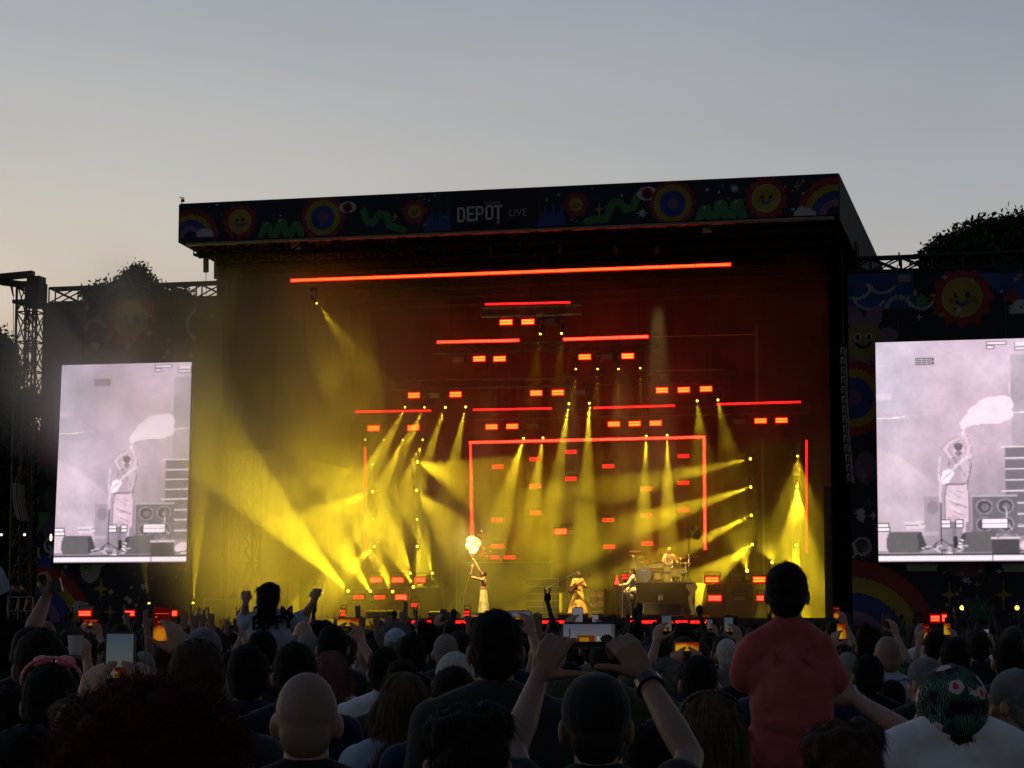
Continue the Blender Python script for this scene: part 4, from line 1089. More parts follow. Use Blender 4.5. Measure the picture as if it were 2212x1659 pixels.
# ------------------------------------------------------------------ smoke
def smoke_mat(name, dens, nscale, lo, hi, color=(0.95, 0.95, 0.95), grad=None, aniso=0.3, detail=3):
    m = bpy.data.materials.new(name); m.use_nodes = True
    t = m.node_tree; t.nodes.clear()
    o = t.nodes.new('ShaderNodeOutputMaterial')
    s = t.nodes.new('ShaderNodeVolumeScatter'); s.inputs['Color'].default_value = (*color, 1); s.inputs['Anisotropy'].default_value = aniso
    t.links.new(s.outputs[0], o.inputs['Volume'])
    if nscale is None:
        s.inputs['Density'].default_value = dens; return m
    c = t.nodes.new('ShaderNodeTexCoord')
    n = t.nodes.new('ShaderNodeTexNoise'); n.inputs['Scale'].default_value = nscale; n.inputs['Detail'].default_value = detail; n.inputs['Distortion'].default_value = 0.6
    t.links.new(c.outputs['Object'], n.inputs['Vector'])
    mr = t.nodes.new('ShaderNodeMapRange'); mr.interpolation_type = 'SMOOTHSTEP'
    mr.inputs['From Min'].default_value = lo; mr.inputs['From Max'].default_value = hi; mr.inputs['To Min'].default_value = (0.30 if grad is None else 0.12) * dens; mr.inputs['To Max'].default_value = dens
    t.links.new(n.outputs['Fac'], mr.inputs['Value'])
    fac = mr.outputs['Result']
    if grad:
        # soft ball fade: density falls off from the middle of the bank to its edge
        g = t.nodes.new('ShaderNodeVectorMath'); g.operation = 'LENGTH'
        mp = t.nodes.new('ShaderNodeMapping'); mp.inputs['Scale'].default_value = grad
        t.links.new(c.outputs['Object'], mp.inputs['Vector']); t.links.new(mp.outputs[0], g.inputs[0])
        gr = t.nodes.new('ShaderNodeMapRange'); gr.interpolation_type = 'SMOOTHSTEP'
        gr.inputs['From Min'].default_value = 1.0; gr.inputs['From Max'].default_value = 0.25; gr.inputs['To Min'].default_value = 0; gr.inputs['To Max'].default_value = 1
        t.links.new(g.outputs['Value'], gr.inputs['Value'])
        mu = t.nodes.new('ShaderNodeMath'); mu.operation = 'MULTIPLY'
        t.links.new(fac, mu.inputs[0]); t.links.new(gr.outputs['Result'], mu.inputs[1]); fac = mu.outputs[0]
    t.links.new(fac, s.inputs['Density'])
    return m
def smoke_ball(name, c, ru, rv, rz, m_, label):
    mb = MB(); mb.ball((0, 0, 0), ru, rv, rz, nu=20, nv=12)
    o = mb.build(name, m_); o.location = c; o.rotation_euler = (0, 0, SROT)
    tag(o, label, 'smoke', None, 'stuff'); return o
# thin even smoke all over the stage
mb = MB(); mb.sbox(-14.2, 11.2, 2.9, 13.7, DZ + 0.02, ZB - 0.6)
o = mb.build('smoke', smoke_mat('stage_smoke', 0.030, 0.42, 0.40, 0.64, detail=4)); tag(o, 'thin smoke filling the stage that shows the light beams', 'smoke', None, 'stuff')

smoke_ball('smoke', st(-9.2, 1.0, 9.0), 8.2, 6.5, 9.6, smoke_mat('bank_smoke', 0.19, 0.16, 0.34, 0.66, grad=(1/8.2, 1/6.5, 1/9.6)), 'big yellow lit smoke bank drifting out between the stage and the smoky screen')

smoke_ball('smoke', st(-16.0, 0.2, 12.0), 6.5, 2.8, 5.0, smoke_mat('wing_smoke', 0.36, 0.2, 0.36, 0.7, grad=(1/6.5, 1/2.8, 1/5.0)), 'thin pale smoke veiling the upper printed wall above the smoky screen')

mb = MB(); mb.sbox(-12.0, 11.2, -0.6, 2.7, DZ + 0.02, ZB - 0.8)
o = mb.build('smoke', smoke_mat('front_smoke', 0.012, None, 0, 0)); tag(o, 'faint smoke over the front edge of the stage', 'smoke', None, 'stuff')

smoke_ball('smoke', st(-7.2, 7.6, 6.8), 7.0, 4.6, 7.0, smoke_mat('dense_smoke', 0.06, 0.4, 0.15, 0.85, grad=(1/7.0, 1/4.6, 1/7.0), detail=4), 'dense yellow smoke cloud filling the stage behind the floor spotlight fan')
# ------------------------------------------------------------------ people
def vnorm(a): return Vector(a).normalized()
def cap_(p, r, q, r2=None): return ('c', Vector(p), r, Vector(q), r if r2 is None else r2)
def ell_(c, r, rot=None): return ('e', Vector(c), r, rot)
def blob(name, prims, voxel, smooth=4, noise_amp=0.0, noise_sc=20.0):
    """one continuous skin grown over overlapping solids"""
    mb = MB()
    for q in prims:
        if q[0] == 'c':
            _, a, r, b, r2 = q
            mb.ball(a, r, nu=14, nv=9); mb.ball(b, r2, nu=14, nv=9)
            mb.tube(a, b, r * 0.999, r2 * 0.999, n=14)
        else:
            mb.ball(q[1], q[2][0], q[2][1], q[2][2], nu=18, nv=12, rot=q[3])
    me = mb.mesh(name)
    o = bpy.data.objects.new(name, me); COL.objects.link(o)
    md = o.modifiers.new('r', 'REMESH'); md.mode = 'VOXEL'; md.voxel_size = voxel; md.use_smooth_shade = True
    if smooth:
        sm = o.modifiers.new('s', 'SMOOTH'); sm.factor = 0.5; sm.iterations = smooth
    dg = bpy.context.evaluated_depsgraph_get()
    out = bpy.data.meshes.new_from_object(o.evaluated_get(dg))
    bpy.data.objects.remove(o); bpy.data.meshes.remove(me)
    out.name = name
    if noise_amp:
        n = len(out.vertices); co = np.empty(n * 3, np.float32); out.vertices.foreach_get('co', co); co = co.reshape(-1, 3)
        no = np.empty(n * 3, np.float32); out.vertices.foreach_get('normal', no); no = no.reshape(-1, 3)
        d = np.array([mnoise.noise(Vector(c) * noise_sc) for c in co.tolist()], np.float32)
        co += no * (d * noise_amp)[:, None]
        out.vertices.foreach_set('co', co.ravel())
    out.polygons.foreach_set('use_smooth', [True] * len(out.polygons))
    return out

FINGERS = [(0.030, 0.044, 0.027, 0.021), (0.010, 0.048, 0.030, 0.022), (-0.010, 0.044, 0.028, 0.021), (-0.029, 0.034, 0.022, 0.019)]
def hand(W, D, Nn, T, curls, thumb='side', s=1.0, spread=0.10):
    """W wrist, D wrist-to-finger direction, Nn the way the palm faces, T thumb side; curls in degrees for index..little"""
    W, D, Nn, T = Vector(W), vnorm(D), vnorm(Nn), vnorm(T)
    P = [ell_(W + D * 0.052 * s, (0.040 * s, 0.052 * s, 0.017 * s), Matrix((T, D, Nn)).transposed()),
         cap_(W - D * 0.02, 0.026 * s, W + D * 0.03 * s, 0.026 * s)]
    for i, (off, a, b, c) in enumerate(FINGERS):
        k = W + (D * 0.092 + T * off) * s
        P.append(cap_(W + D * 0.02 * s + T * off * 0.6 * s, 0.014 * s, k, 0.0125 * s))
        dr = (D + T * (off / 0.03) * spread * (1 - min(1, curls[i] / 60))).normalized()
        ang = 0; p = k; r = 0.0108 * s
        for L, f in ((a, 0.85), (b, 1.05), (c, 0.75)):
            ang += R(curls[i]) * f
            v = dr * math.cos(ang) + Nn * math.sin(ang)
            q = p + v * L * s
            P.append(cap_(p, r, q, r * 0.92)); p = q; r *= 0.92
    b0 = W + (D * 0.022 + T * 0.026) * s
    if not isinstance(thumb, str): ds = [Vector(x) for x in thumb]
    elif thumb == 'side': ds = [(T * 0.75 + D * 0.65 + Nn * 0.1), (T * 0.45 + D * 0.9 + Nn * 0.1), (T * 0.3 + D * 0.95)]
    elif thumb == 'fist': ds = [(T * 0.5 + D * 0.6 + Nn * 0.6), (D * 0.5 + Nn * 0.5 - T * 0.5), (-T * 0.9 + D * 0.2 + Nn * 0.1)]
    else: ds = [(T * 0.9 + D * 0.4 + Nn * 0.5), (T * 0.8 + D * 0.4 + Nn * 0.4), (T * 0.7 + D * 0.6)]      # 'out', reaching along a held thing
    p = b0
    for d_, L, r in zip(ds, (0.046, 0.034, 0.028), (0.0145, 0.012, 0.0105)):
        q = p + d_.normalized() * L * s; P.append(cap_(p, r * s, q, r * 0.9 * s)); p = q
    return P
FIST = (92, 92, 92, 92); HORNS = (4, 95, 95, 4); PEACE = (4, 4, 95, 95); POINT = (3, 95, 95, 95); OPEN = (12, 8, 10, 14); GRIP = (48, 50, 52, 55)

def head_prims(z=0.0, yaw=0.0, pitch=0.0, c=(0, 0.005, 1.62), s=1.0):
    """a head with face, ears and neck stub; facing +Y before the turn"""
    c = Vector(c)
    M = Matrix.Rotation(yaw, 3, 'Z') @ Matrix.Rotation(pitch, 3, 'X')
    def q(x, y, z_): return c + M @ (Vector((x, y, z_)) * s)
    P = [ell_(q(0, -0.008, 0.018), (0.074 * s, 0.095 * s, 0.100 * s), M), ell_(q(0, 0.040, -0.045), (0.054 * s, 0.052 * s, 0.062 * s), M),
         ell_(q(0, 0.062, -0.088), (0.026 * s, 0.024 * s, 0.020 * s), M), cap_(q(0, 0.086, 0.008), 0.011 * s, q(0, 0.104, -0.028), 0.0135 * s),
         ell_(q(0, 0.084, -0.062), (0.026 * s, 0.012 * s, 0.010 * s), M), ell_(q(0, 0.084, 0.026), (0.048 * s, 0.014 * s, 0.011 * s), M)]
    for x in (-1, 1):
        P += [ell_(q(0.081 * x, -0.006, -0.012), (0.011 * s, 0.021 * s, 0.034 * s), Matrix.Rotation(0.35 * x, 3, 'Z') @ M), ell_(q(0.030 * x, 0.080, 0.005), (0.013 * s, 0.010 * s, 0.009 * s), M), ell_(q(0.045 * x, 0.052, -0.03), (0.02 * s, 0.02 * s, 0.022 * s), M)]
    return P, M, c
ARM_DOWN = {s: dict(el=(0.235 * s, -0.01, 1.13), wr=(0.225 * s, 0.07, 0.88)) for s in (-1, 1)}
def body_prims(arms, legs='stand', w=1.0, yaw=0.0, pitch=0.0, hs=1.0, fem=False, hc=(0, 0.005, 1.62)):
    """arms: {-1: {...}, 1: {...}} with el, wr and optional hand=(curls, palm normal, thumb dir, thumb kind)"""
    sh = 0.9 if fem else 1.0
    P, M, c = head_prims(yaw=yaw, pitch=pitch, s=hs, c=hc)
    P += [cap_((0, -0.018, 1.50), 0.058 * sh, (hc[0], hc[1] - 0.011, hc[2] - 0.05), 0.056 * sh), cap_((-0.15 * w * sh, -0.01, 1.415), 0.060, (0.15 * w * sh, -0.01, 1.415), 0.060),
          cap_((0, -0.025, 1.485), 0.05, (0.135 * w * sh, -0.015, 1.435), 0.05), cap_((0, -0.025, 1.485), 0.05, (-0.135 * w * sh, -0.015, 1.435), 0.05),
          ell_((0, 0.0, 1.30), (0.168 * w * sh, 0.112 * w, 0.19)), ell_((0, 0.005, 1.08), (0.146 * w, 0.105 * w, 0.17)), ell_((0, 0, 0.94), (0.165 * w, 0.122 * w, 0.13))]
    T = list(P[len(P) - 7 + 1:])            # the torso again, for the shirt
    S = {}
    for s in (-1, 1):
        a = arms[s]; S0_ = Vector((0.185 * s * w * sh, -0.01, 1.405)); e, wv = Vector(a['el']), Vector(a['wr'])
        P += [cap_(S0_, 0.054, S0_.lerp(e, 0.55), 0.047), cap_(S0_.lerp(e, 0.55), 0.047, e, 0.038), cap_(e, 0.039, e.lerp(wv, 0.35), 0.041), cap_(e.lerp(wv, 0.35), 0.041, wv, 0.027)]
        if 'hand' in a:
            cu, pn, td, tk = a['hand']; P += hand(wv, a.get('dir', wv - e), pn, td, cu, tk)
        else:
            d = vnorm(wv - e); P += hand(wv, d, Vector((-s, 0, 0)), Vector((0, 1, -0.1)), (22, 26, 30, 34))
        S[s] = (S0_, e, wv)
    L = []
    for s in (-1, 1):
        if legs == 'stand':
            L += [(Vector((0.085 * s, 0, 0.90)), Vector((0.10 * s, 0.015, 0.50)), Vector((0.105 * s, -0.02, 0.09)), Vector((0.12 * s, 0.14, 0.035)))]
        elif legs == 'ride':
            L += [(Vector((0.085 * s, 0, 0.90)), Vector((0.13 * s, 0.34, 0.80)), Vector((0.10 * s, 0.30, 0.42)), Vector((0.10 * s, 0.40, 0.36)))]
    for h, k, a, f in L:
        P += [cap_(h, 0.088, h.lerp(k, 0.6), 0.070), cap_(h.lerp(k, 0.6), 0.070, k, 0.056), cap_(k, 0.054, k.lerp(a, 0.3), 0.056), cap_(k.lerp(a, 0.3), 0.056, a, 0.036), cap_(a - Z * 0.03, 0.036, f, 0.034)]
    return P, T, S, L, M, c
def grow(prims, g):
    out = []
    for q in prims:
        if q[0] == 'c': out.append(('c', q[1], q[2] + g, q[3], q[4] + g))
        else: out.append(('e', q[1], tuple(x + g for x in q[2]), q[3]))
    return out
def shirt_prims(T, S, sleeve=0.6, g=0.016, long=0.0, loose=0.0):
    P = grow(T, g)
    if loose: P += [ell_((0.01, -0.035, 1.17), (0.195 * loose, 0.15, 0.27)), ell_((-0.01, -0.02, 0.98), (0.21 * loose, 0.16, 0.17)), cap_((-0.12 * loose, -0.03, 1.28), 0.085, (0.12 * loose, -0.03, 1.28), 0.085)]
    for s in S:
        a, e, wv = S[s]
        if sleeve <= 1:
            P += [cap_(a, 0.054 + g + 0.006, a.lerp(e, sleeve), 0.050 + g + 0.008)]
        else:
            P += [cap_(a, 0.054 + g + 0.004, e, 0.042 + g), cap_(e, 0.042 + g, e.lerp(wv, 0.92), 0.032 + g)]
    P += [cap_((0.04, 0, 0.98), 0.132 + g, (-0.04, 0, 0.98), 0.132 + g), ell_((0, 0.0, 0.90 - long), (0.172 + g, 0.13 + g, 0.06))]
    return P
def trouser_prims(L, g=0.014, short=False):
    P = [ell_((0, 0, 0.93), (0.167 + g, 0.124 + g, 0.11))]
    for h, k, a, f in L:
        P += [cap_(h, 0.090 + g, k, 0.060 + g)]
        if not short: P += [cap_(k, 0.060 + g, a, 0.048 + g)]
    return P

# --- hair: a soft mass plus many thin locks
def strands(me, n, length, width, flow, seed=0, jitter=0.5, out=0.3, zmin=None, droop=0.0, curl=0.0, seg=2, keep=None):
    """adds n tapered hair ribbons that start on the mass me; flow = preferred direction"""
    rng = np.random.RandomState(seed)
    nv = len(me.vertices); co = np.empty(nv * 3, np.float32); me.vertices.foreach_get('co', co); co = co.reshape(-1, 3)
    no = np.empty(nv * 3, np.float32); me.vertices.foreach_get('normal', no); no = no.reshape(-1, 3)
    ok = np.ones(nv, bool)
    if zmin is not None: ok &= co[:, 2] > zmin
    idx = np.nonzero(ok)[0]; pick = idx[rng.randint(0, len(idx), n)]
    p = co[pick] + rng.normal(0, 0.002, (n, 3)); m_ = no[pick]
    fl = np.array(flow, np.float32)[None] - m_ * (m_ @ np.array(flow, np.float32))[:, None]
    fl /= np.linalg.norm(fl, axis=1, keepdims=True) + 1e-6
    d = fl * (1 - out) + m_ * out + rng.normal(0, jitter, (n, 3)) * 0.5
    d /= np.linalg.norm(d, axis=1, keepdims=True)
    L = length * rng.uniform(0.5, 1.2, (n, 1)) / seg
    sd = np.cross(d, m_); sd /= np.linalg.norm(sd, axis=1, keepdims=True) + 1e-6
    rows = []; q = p
    for k in range(seg + 1):
        wv = width * (1 - k / (seg + 0.3))
        rows.append(np.stack([q - sd * wv, q + sd * wv], 1))
        d = d + np.array([[0, 0, -droop]]) + rng.normal(0, curl, (n, 3)); d /= np.linalg.norm(d, axis=1, keepdims=True)
        q = q + d * L
    V_ = np.stack(rows, 1).reshape(-1, 3)
    per = (seg + 1) * 2
    base = (np.arange(n) * per)[:, None]
    f = []
    for k in range(seg): f.append(base + np.array([[2 * k, 2 * k + 1, 2 * k + 3, 2 * k + 2]]))
    F_ = np.concatenate(f, 0)
    ov = [tuple(x) for x in co.tolist()]; of = [tuple(pl.vertices) for pl in me.polygons]
    nm = me.name
    out_me = bpy.data.meshes.new(nm)
    out_me.from_pydata(ov + V_.tolist(), [], of + (F_ + nv).tolist())
    out_me.polygons.foreach_set('use_smooth', [True] * len(out_me.polygons))
    bpy.data.meshes.remove(me)
    out_me.name = nm
    return out_me
def hair_mesh(style, M=None, c=None, vox=0.009, dens=1.0, seed=0, s=1.0):
    M = M or Matrix.Identity(3); c = c or Vector((0, 0.005, 1.62))
    def q(x, y, z_): return c + M @ (Vector((x, y, z_)) * s)
    down = M @ Vector((0, -0.5, -0.85))
    cap = [ell_(q(0, -0.020, 0.030), (0.083 * s, 0.099 * s, 0.098 * s), M), ell_(q(0, -0.048, -0.020), (0.070 * s, 0.062 * s, 0.078 * s), M)]
    n = int(2600 * dens)
    if style == 'short':
        me = blob('hair', cap, vox, 3, 0.006, 38); return strands(me, int(n * 1.3), 0.016, 0.0010, down, seed, 0.4, 0.16)
    if style == 'buzz':
        me = blob('hair', [ell_(q(0, -0.014, 0.024), (0.0775 * s, 0.095 * s, 0.0985 * s), M), ell_(q(0, -0.046, -0.025), (0.066 * s, 0.058 * s, 0.07 * s), M)], vox, 3); return strands(me, n, 0.004, 0.0006, down, seed, 0.4, 0.4)
    if style == 'fringe':     # bald on top
        me = blob('hair', [ell_(q(0, -0.030, -0.022), (0.0785 * s, 0.078 * s, 0.050 * s), M)], vox, 3); return strands(me, n // 2, 0.012, 0.0012, down, seed, 0.5, 0.4)
    if style == 'messy':
        me = blob('hair', cap + [ell_(q(0.03, -0.01, 0.085), (0.06 * s, 0.06 * s, 0.045 * s), M), ell_(q(-0.045, -0.03, 0.07), (0.045 * s, 0.06 * s, 0.04 * s), M)], vox, 3, 0.014, 30)
        return strands(me, int(n * 1.5), 0.04, 0.0010, M @ Vector((0.3, -0.5, -0.4)), seed, 0.28, 0.04, droop=0.3, curl=0.12, seg=3)
    if style == 'curly':
        P = cap[:]; rr = random.Random(seed)
        for _ in range(60):
            a, b = rr.uniform(0, 6.283), rr.uniform(-0.35, 1.0)
            x, y, z_ = math.cos(a) * math.sqrt(max(0, 1 - b * b)) * 0.10, math.sin(a) * math.sqrt(max(0, 1 - b * b)) * 0.10 - 0.03, b * 0.10 + 0.02
            if y > 0.05 and z_ < 0.05: continue
            r_ = rr.uniform(0.028, 0.045) * s; P.append(ell_(q(x, y, z_), (r_, r_, r_)))
        me = blob('hair', P, vox, 2, 0.012, 45); return strands(me, n * 2, 0.035, 0.0011, M @ Vector((0, -0.1, -0.1)), seed, 1.2, 0.35, curl=0.6, seg=3)
    if style == 'afro':
        P = cap[:]; rr = random.Random(seed)
        for _ in range(130):
            a, b = rr.uniform(0, 6.283), rr.uniform(-0.75, 1.0)
            k = math.sqrt(max(0, 1 - b * b)); x, y, z_ = math.cos(a) * k * 0.135, math.sin(a) * k * 0.11 - 0.05, b * 0.125 + 0.0
            if y > 0.03 and z_ < 0.06: continue
            r_ = rr.uniform(0.04, 0.06) * s; P.append(ell_(q(x, y, z_), (r_, r_, r_)))
        me = blob('hair', P, vox, 2, 0.016, 28); return strands(me, n * 4, 0.05, 0.0009, M @ Vector((0, -0.1, -0.3)), seed, 1.1, 0.35, curl=0.7, seg=4)
    if style in ('long', 'longwavy'):
        P = cap[:]
        for i in range(9):
            x = -0.072 + 0.018 * i; e = abs(i - 4) / 4
            P.append(cap_(q(x * 1.05, -0.05 + 0.045 * e, 0.0), 0.034 * s, q(x * 1.2, -0.095 + 0.04 * e, -0.21), 0.032 * s))
            P.append(cap_(q(x * 1.2, -0.095 + 0.04 * e, -0.21), 0.032 * s, q(x * 1.0, -0.12 + 0.03 * e, -0.33 - 0.03 * (i % 2)), 0.018 * s))
        me = blob('hair', P, vox, 3, 0.007, 40); return strands(me, n * 3, 0.13 if style == 'long' else 0.1, 0.0016, M @ Vector((0, -0.15, -1)), seed, 0.22, 0.06, droop=0.35, curl=0.05 if style == 'long' else 0.3, seg=4)
    if style == 'bun':
        me = blob('hair', cap + [ell_(q(-0.03, -0.07, 0.105), (0.042 * s, 0.042 * s, 0.038 * s))], vox, 3, 0.007, 38); return strands(me, n, 0.03, 0.0016, M @ Vector((0, 0.3, 0.8)), seed, 0.4, 0.15)
    if style == 'twobuns':
        P = cap + [ell_(q(0.07, -0.02, 0.092), (0.021, 0.024, 0.02)), ell_(q(-0.082, -0.02, 0.075), (0.024, 0.024, 0.02))]
        for i in range(9):
            x = -0.056 + 0.014 * i; P.append(cap_(q(x, -0.055, 0.0), 0.030, q(x * 0.8, -0.09, -0.15), 0.026)); P.append(cap_(q(x * 0.8, -0.09, -0.15), 0.024, q(x * 0.6, -0.10, -0.27), 0.012))
        me = blob('hair', P, vox, 3, 0.007, 38); return strands(me, n * 2, 0.10, 0.0018, M @ Vector((0, -0.15, -1)), seed, 0.25, 0.06, droop=0.35, seg=3)
def cap_mesh(M=None, c=None, back=False, vox=0.007, s=1.0, brim=True, deep=False):
    M = M or Matrix.Identity(3); c = c or Vector((0, 0.005, 1.62))
    def q(x, y, z_): return c + M @ (Vector((x, y, z_)) * s)
    P = [ell_(q(0, -0.016, 0.040), (0.0865 * s, 0.104 * s, 0.096 * s), M), ell_(q(0, -0.016, 0.136), (0.008, 0.008, 0.004), M)]
    if deep: P.append(ell_(q(0, -0.02, 0.0), (0.09 * s, 0.104 * s, 0.055 * s), M))
    if brim:
        sg = -1 if back else 1
        for i in range(5):
            x = -0.05 + 0.025 * i; P.append(cap_(q(x, sg * 0.06 - 0.01, 0.028), 0.007, q(x * 1.15, sg * (0.165 - abs(x) * 0.7) - 0.01, 0.012), 0.006))
    return blob('cap', P, vox, 2)

# --- materials for people
def hmat(name, c): return mat(name, c, 0.75, var=0.35, scale=60, spec=0.25)
H = dict(black=hmat('black_hair', (0.006, 0.005, 0.005)), dark=hmat('dark_brown_hair', (0.016, 0.010, 0.007)), brown=hmat('brown_hair', (0.045, 0.025, 0.014)), light=hmat('light_brown_hair', (0.10, 0.062, 0.035)),
         blond=hmat('blond_hair', (0.26, 0.17, 0.09)), grey=hmat('grey_hair', (0.20, 0.19, 0.185)), white=hmat('white_hair', (0.42, 0.40, 0.38)), red=hmat('dark_red_hair', (0.055, 0.006, 0.006)), shaved=mat('shaved_scalp', (0.21, 0.145, 0.115), 0.6, var=0.08, scale=30), pink=hmat('faded_pink_hair', (0.20, 0.08, 0.08)))
SK = dict(fair=mat('fair_skin', (0.38, 0.22, 0.16), 0.55, var=0.08, scale=30, spec=0.35), tan=mat('tanned_skin', (0.23, 0.13, 0.088), 0.55, var=0.08, scale=30, spec=0.35), brown=mat('brown_skin', (0.15, 0.08, 0.05), 0.55, var=0.08, scale=30, spec=0.35))
def cloth(name, c): return mat(name, c, 0.9, var=0.22, scale=14, bump=0.35, spec=0.1, sheen=0.15)
CL = dict(black=cloth('black_cotton', (0.012, 0.012, 0.014)), charcoal=cloth('charcoal_cotton', (0.03, 0.03, 0.034)), grey=cloth('grey_cotton', (0.14, 0.14, 0.15)), navy=cloth('navy_cotton', (0.015, 0.022, 0.055)), blue=cloth('blue_denim', (0.06, 0.10, 0.20)),
          lblue=cloth('pale_blue_cotton', (0.34, 0.42, 0.54)), white=cloth('white_cotton', (0.60, 0.62, 0.66)), red=cloth('red_cotton', (0.42, 0.035, 0.04)), green=cloth('green_cotton', (0.03, 0.12, 0.06)), olive=cloth('olive_cotton', (0.06, 0.065, 0.035)),
          maroon=cloth('maroon_cotton', (0.09, 0.014, 0.02)), coral=cloth('coral_cotton', (0.36, 0.068, 0.072)))
def obj_mat(o, m_):
    if not o.data.materials: o.data.materials.append(m_)
    o.material_slots[0].link = 'OBJECT'; o.material_slots[0].material = m_
CAPM = {}
TIMES = {}
def make_person(arms=None, style='short', legs='stand', vox=0.012, hvox=0.009, dens=1.0, yaw=0.0, pitch=0.0, w=1.0, sleeve=0.6, seed=0, hs=1.0, fem=False, hat=None, skirt=False, shorts=False, hc=(0, 0.005, 1.62), loose=0.0):
    """meshes of one figure in its own space, feet at the origin, facing +Y"""
    arms = arms or ARM_DOWN
    P, T, S, L, M, c = body_prims(arms, legs, w, yaw, pitch, hs, fem, hc)
    k = dict(body=blob('body', P, vox, 3))
    k['shirt'] = blob('shirt', shirt_prims(T, S, sleeve, loose=loose), max(vox, 0.009), 3, 0.014 if loose else 0.008, 9)
    k['trousers'] = blob('shorts' if shorts else 'trousers', trouser_prims(L, short=shorts), max(vox, 0.012), 3, 0.005, 12)
    if style: k['hair'] = hair_mesh(style, M, c, hvox, dens, seed, hs)
    if hat: k['cap'] = cap_mesh(M, c, back=(hat == 'back'), vox=min(0.007, hvox), s=hs, brim=hat in ('front', 'back'), deep=hat == 'bucket')
    return k
def place(k, loc, scale, mats, label, group=None, rz=0.0, name='person', sy=None):
    """one figure: an Empty at the feet with body, hair and clothing"""
    o = empty(name, loc, rz, label, 'person', group)
    o.scale = (scale * (sy or 1.0), scale * (sy or 1.0), scale)
    for part, me in k.items():
        if me is None: continue
        c = bpy.data.objects.new(part if part != 'trousers' else me.name.split('.')[0], me); COL.objects.link(c); c.parent = o
        obj_mat(c, mats[part] if part in mats else mats['body'])
    return o

# --- phones
def scene_picture(nx, ny, kind, seed=0):
    rr = random.Random(seed)
    p = Pic(0, 1, 0, 1, nx, ny, srgb(120, 135, 150))
    t = np.clip(1 - p.Y, 0, 1)[..., None]
    if kind == 'sky':          # mostly sky, the stage small below
        p.a = (np.array(srgb(96, 116, 134)) * (1 - t) + np.array(srgb(150, 148, 128)) * t).astype(np.float32)
        p.rect(0, 1, 0, 0.24, srgb(14, 13, 14)); p.rect(0.33, 0.76, 0.22, 0.42, srgb(120, 48, 12)); p.rect(0.33, 0.52, 0.22, 0.36, srgb(190, 150, 20)); p.rect(0.33, 0.76, 0.40, 0.43, srgb(30, 26, 26))
        p.rect(0.78, 0.88, 0.25, 0.36, srgb(170, 168, 176)); p.rect(0.22, 0.31, 0.25, 0.36, srgb(150, 150, 158)); p.rect(0.08, 0.12, 0.2, 0.55, srgb(50, 52, 52)); p.rect(0, 1, 0.18, 0.25, srgb(22, 22, 20), 0.6)
    elif kind == 'stage':      # zoomed in on the stage
        p.a[:] = srgb(120, 36, 8); p.ell(0.25, 0.4, 0.4, 0.4, srgb(196, 150, 20), 0.9, 0, 0.8); p.ell(0.75, 0.35, 0.25, 0.3, srgb(160, 110, 16), 0.8, 0, 0.8); p.rect(0, 1, 0, 0.2, srgb(18, 12, 10))
        for _ in range(7): x = rr.uniform(0.2, 0.9); y = rr.uniform(0.5, 0.9); p.rect(x, x + 0.08, y, y + 0.03, srgb(255, 90, 50))
    elif kind == 'red':
        p.a[:] = srgb(70, 8, 6); p.ell(0.4, 0.25, 0.4, 0.2, srgb(200, 120, 20), 0.9, 0, 0.8); p.rect(0, 1, 0, 0.08, srgb(10, 6, 6)); p.rect(0.1, 0.9, 0.82, 0.85, srgb(230, 60, 40))
        for _ in range(8): x = rr.uniform(0.1, 0.8); y = rr.uniform(0.35, 0.8); p.rect(x, x + 0.1, y, y + 0.025, srgb(255, 80, 50))
    elif kind == 'wide':
        p.a = (np.array(srgb(104, 112, 132)) * (1 - t) + np.array(srgb(150, 140, 132)) * t).astype(np.float32)
        p.rect(0, 1, 0, 0.25, srgb(16, 15, 16)); p.rect(0.28, 0.62, 0.24, 0.52, srgb(130, 60, 16)); p.rect(0.32, 0.50, 0.24, 0.42, srgb(205, 150, 30)); p.rect(0.65, 0.71, 0.26, 0.44, srgb(205, 200, 210)); p.ell(0.85, 0.35, 0.12, 0.2, srgb(26, 28, 26))
        p.rect(0.12, 0.14, 0.2, 0.8, srgb(40, 42, 46)); p.rect(0.38, 0.48, 0.88, 0.9, srgb(210, 60, 60)); p.rect(0.94, 1, 0, 1, srgb(30, 30, 34), 0.5)
    elif kind == 'white':
        p.a = (np.array(srgb(150, 152, 170)) * (1 - t) + np.array(srgb(120, 112, 110)) * t).astype(np.float32); p.rect(0, 1, 0, 0.22, srgb(30, 26, 28))
    elif kind == 'dark': p.a[:] = srgb(16, 15, 18)
    return p.a * (2.2 if kind in ('stage', 'red') else 0.7 if kind == 'sky' else 1.0)
M_phone = mat('black_phone_shell', (0.01, 0.01, 0.012), 0.3, spec=0.5)
M_phscreen = vcmat('phone_screen_picture', strength=0.40)
NPH = [0]
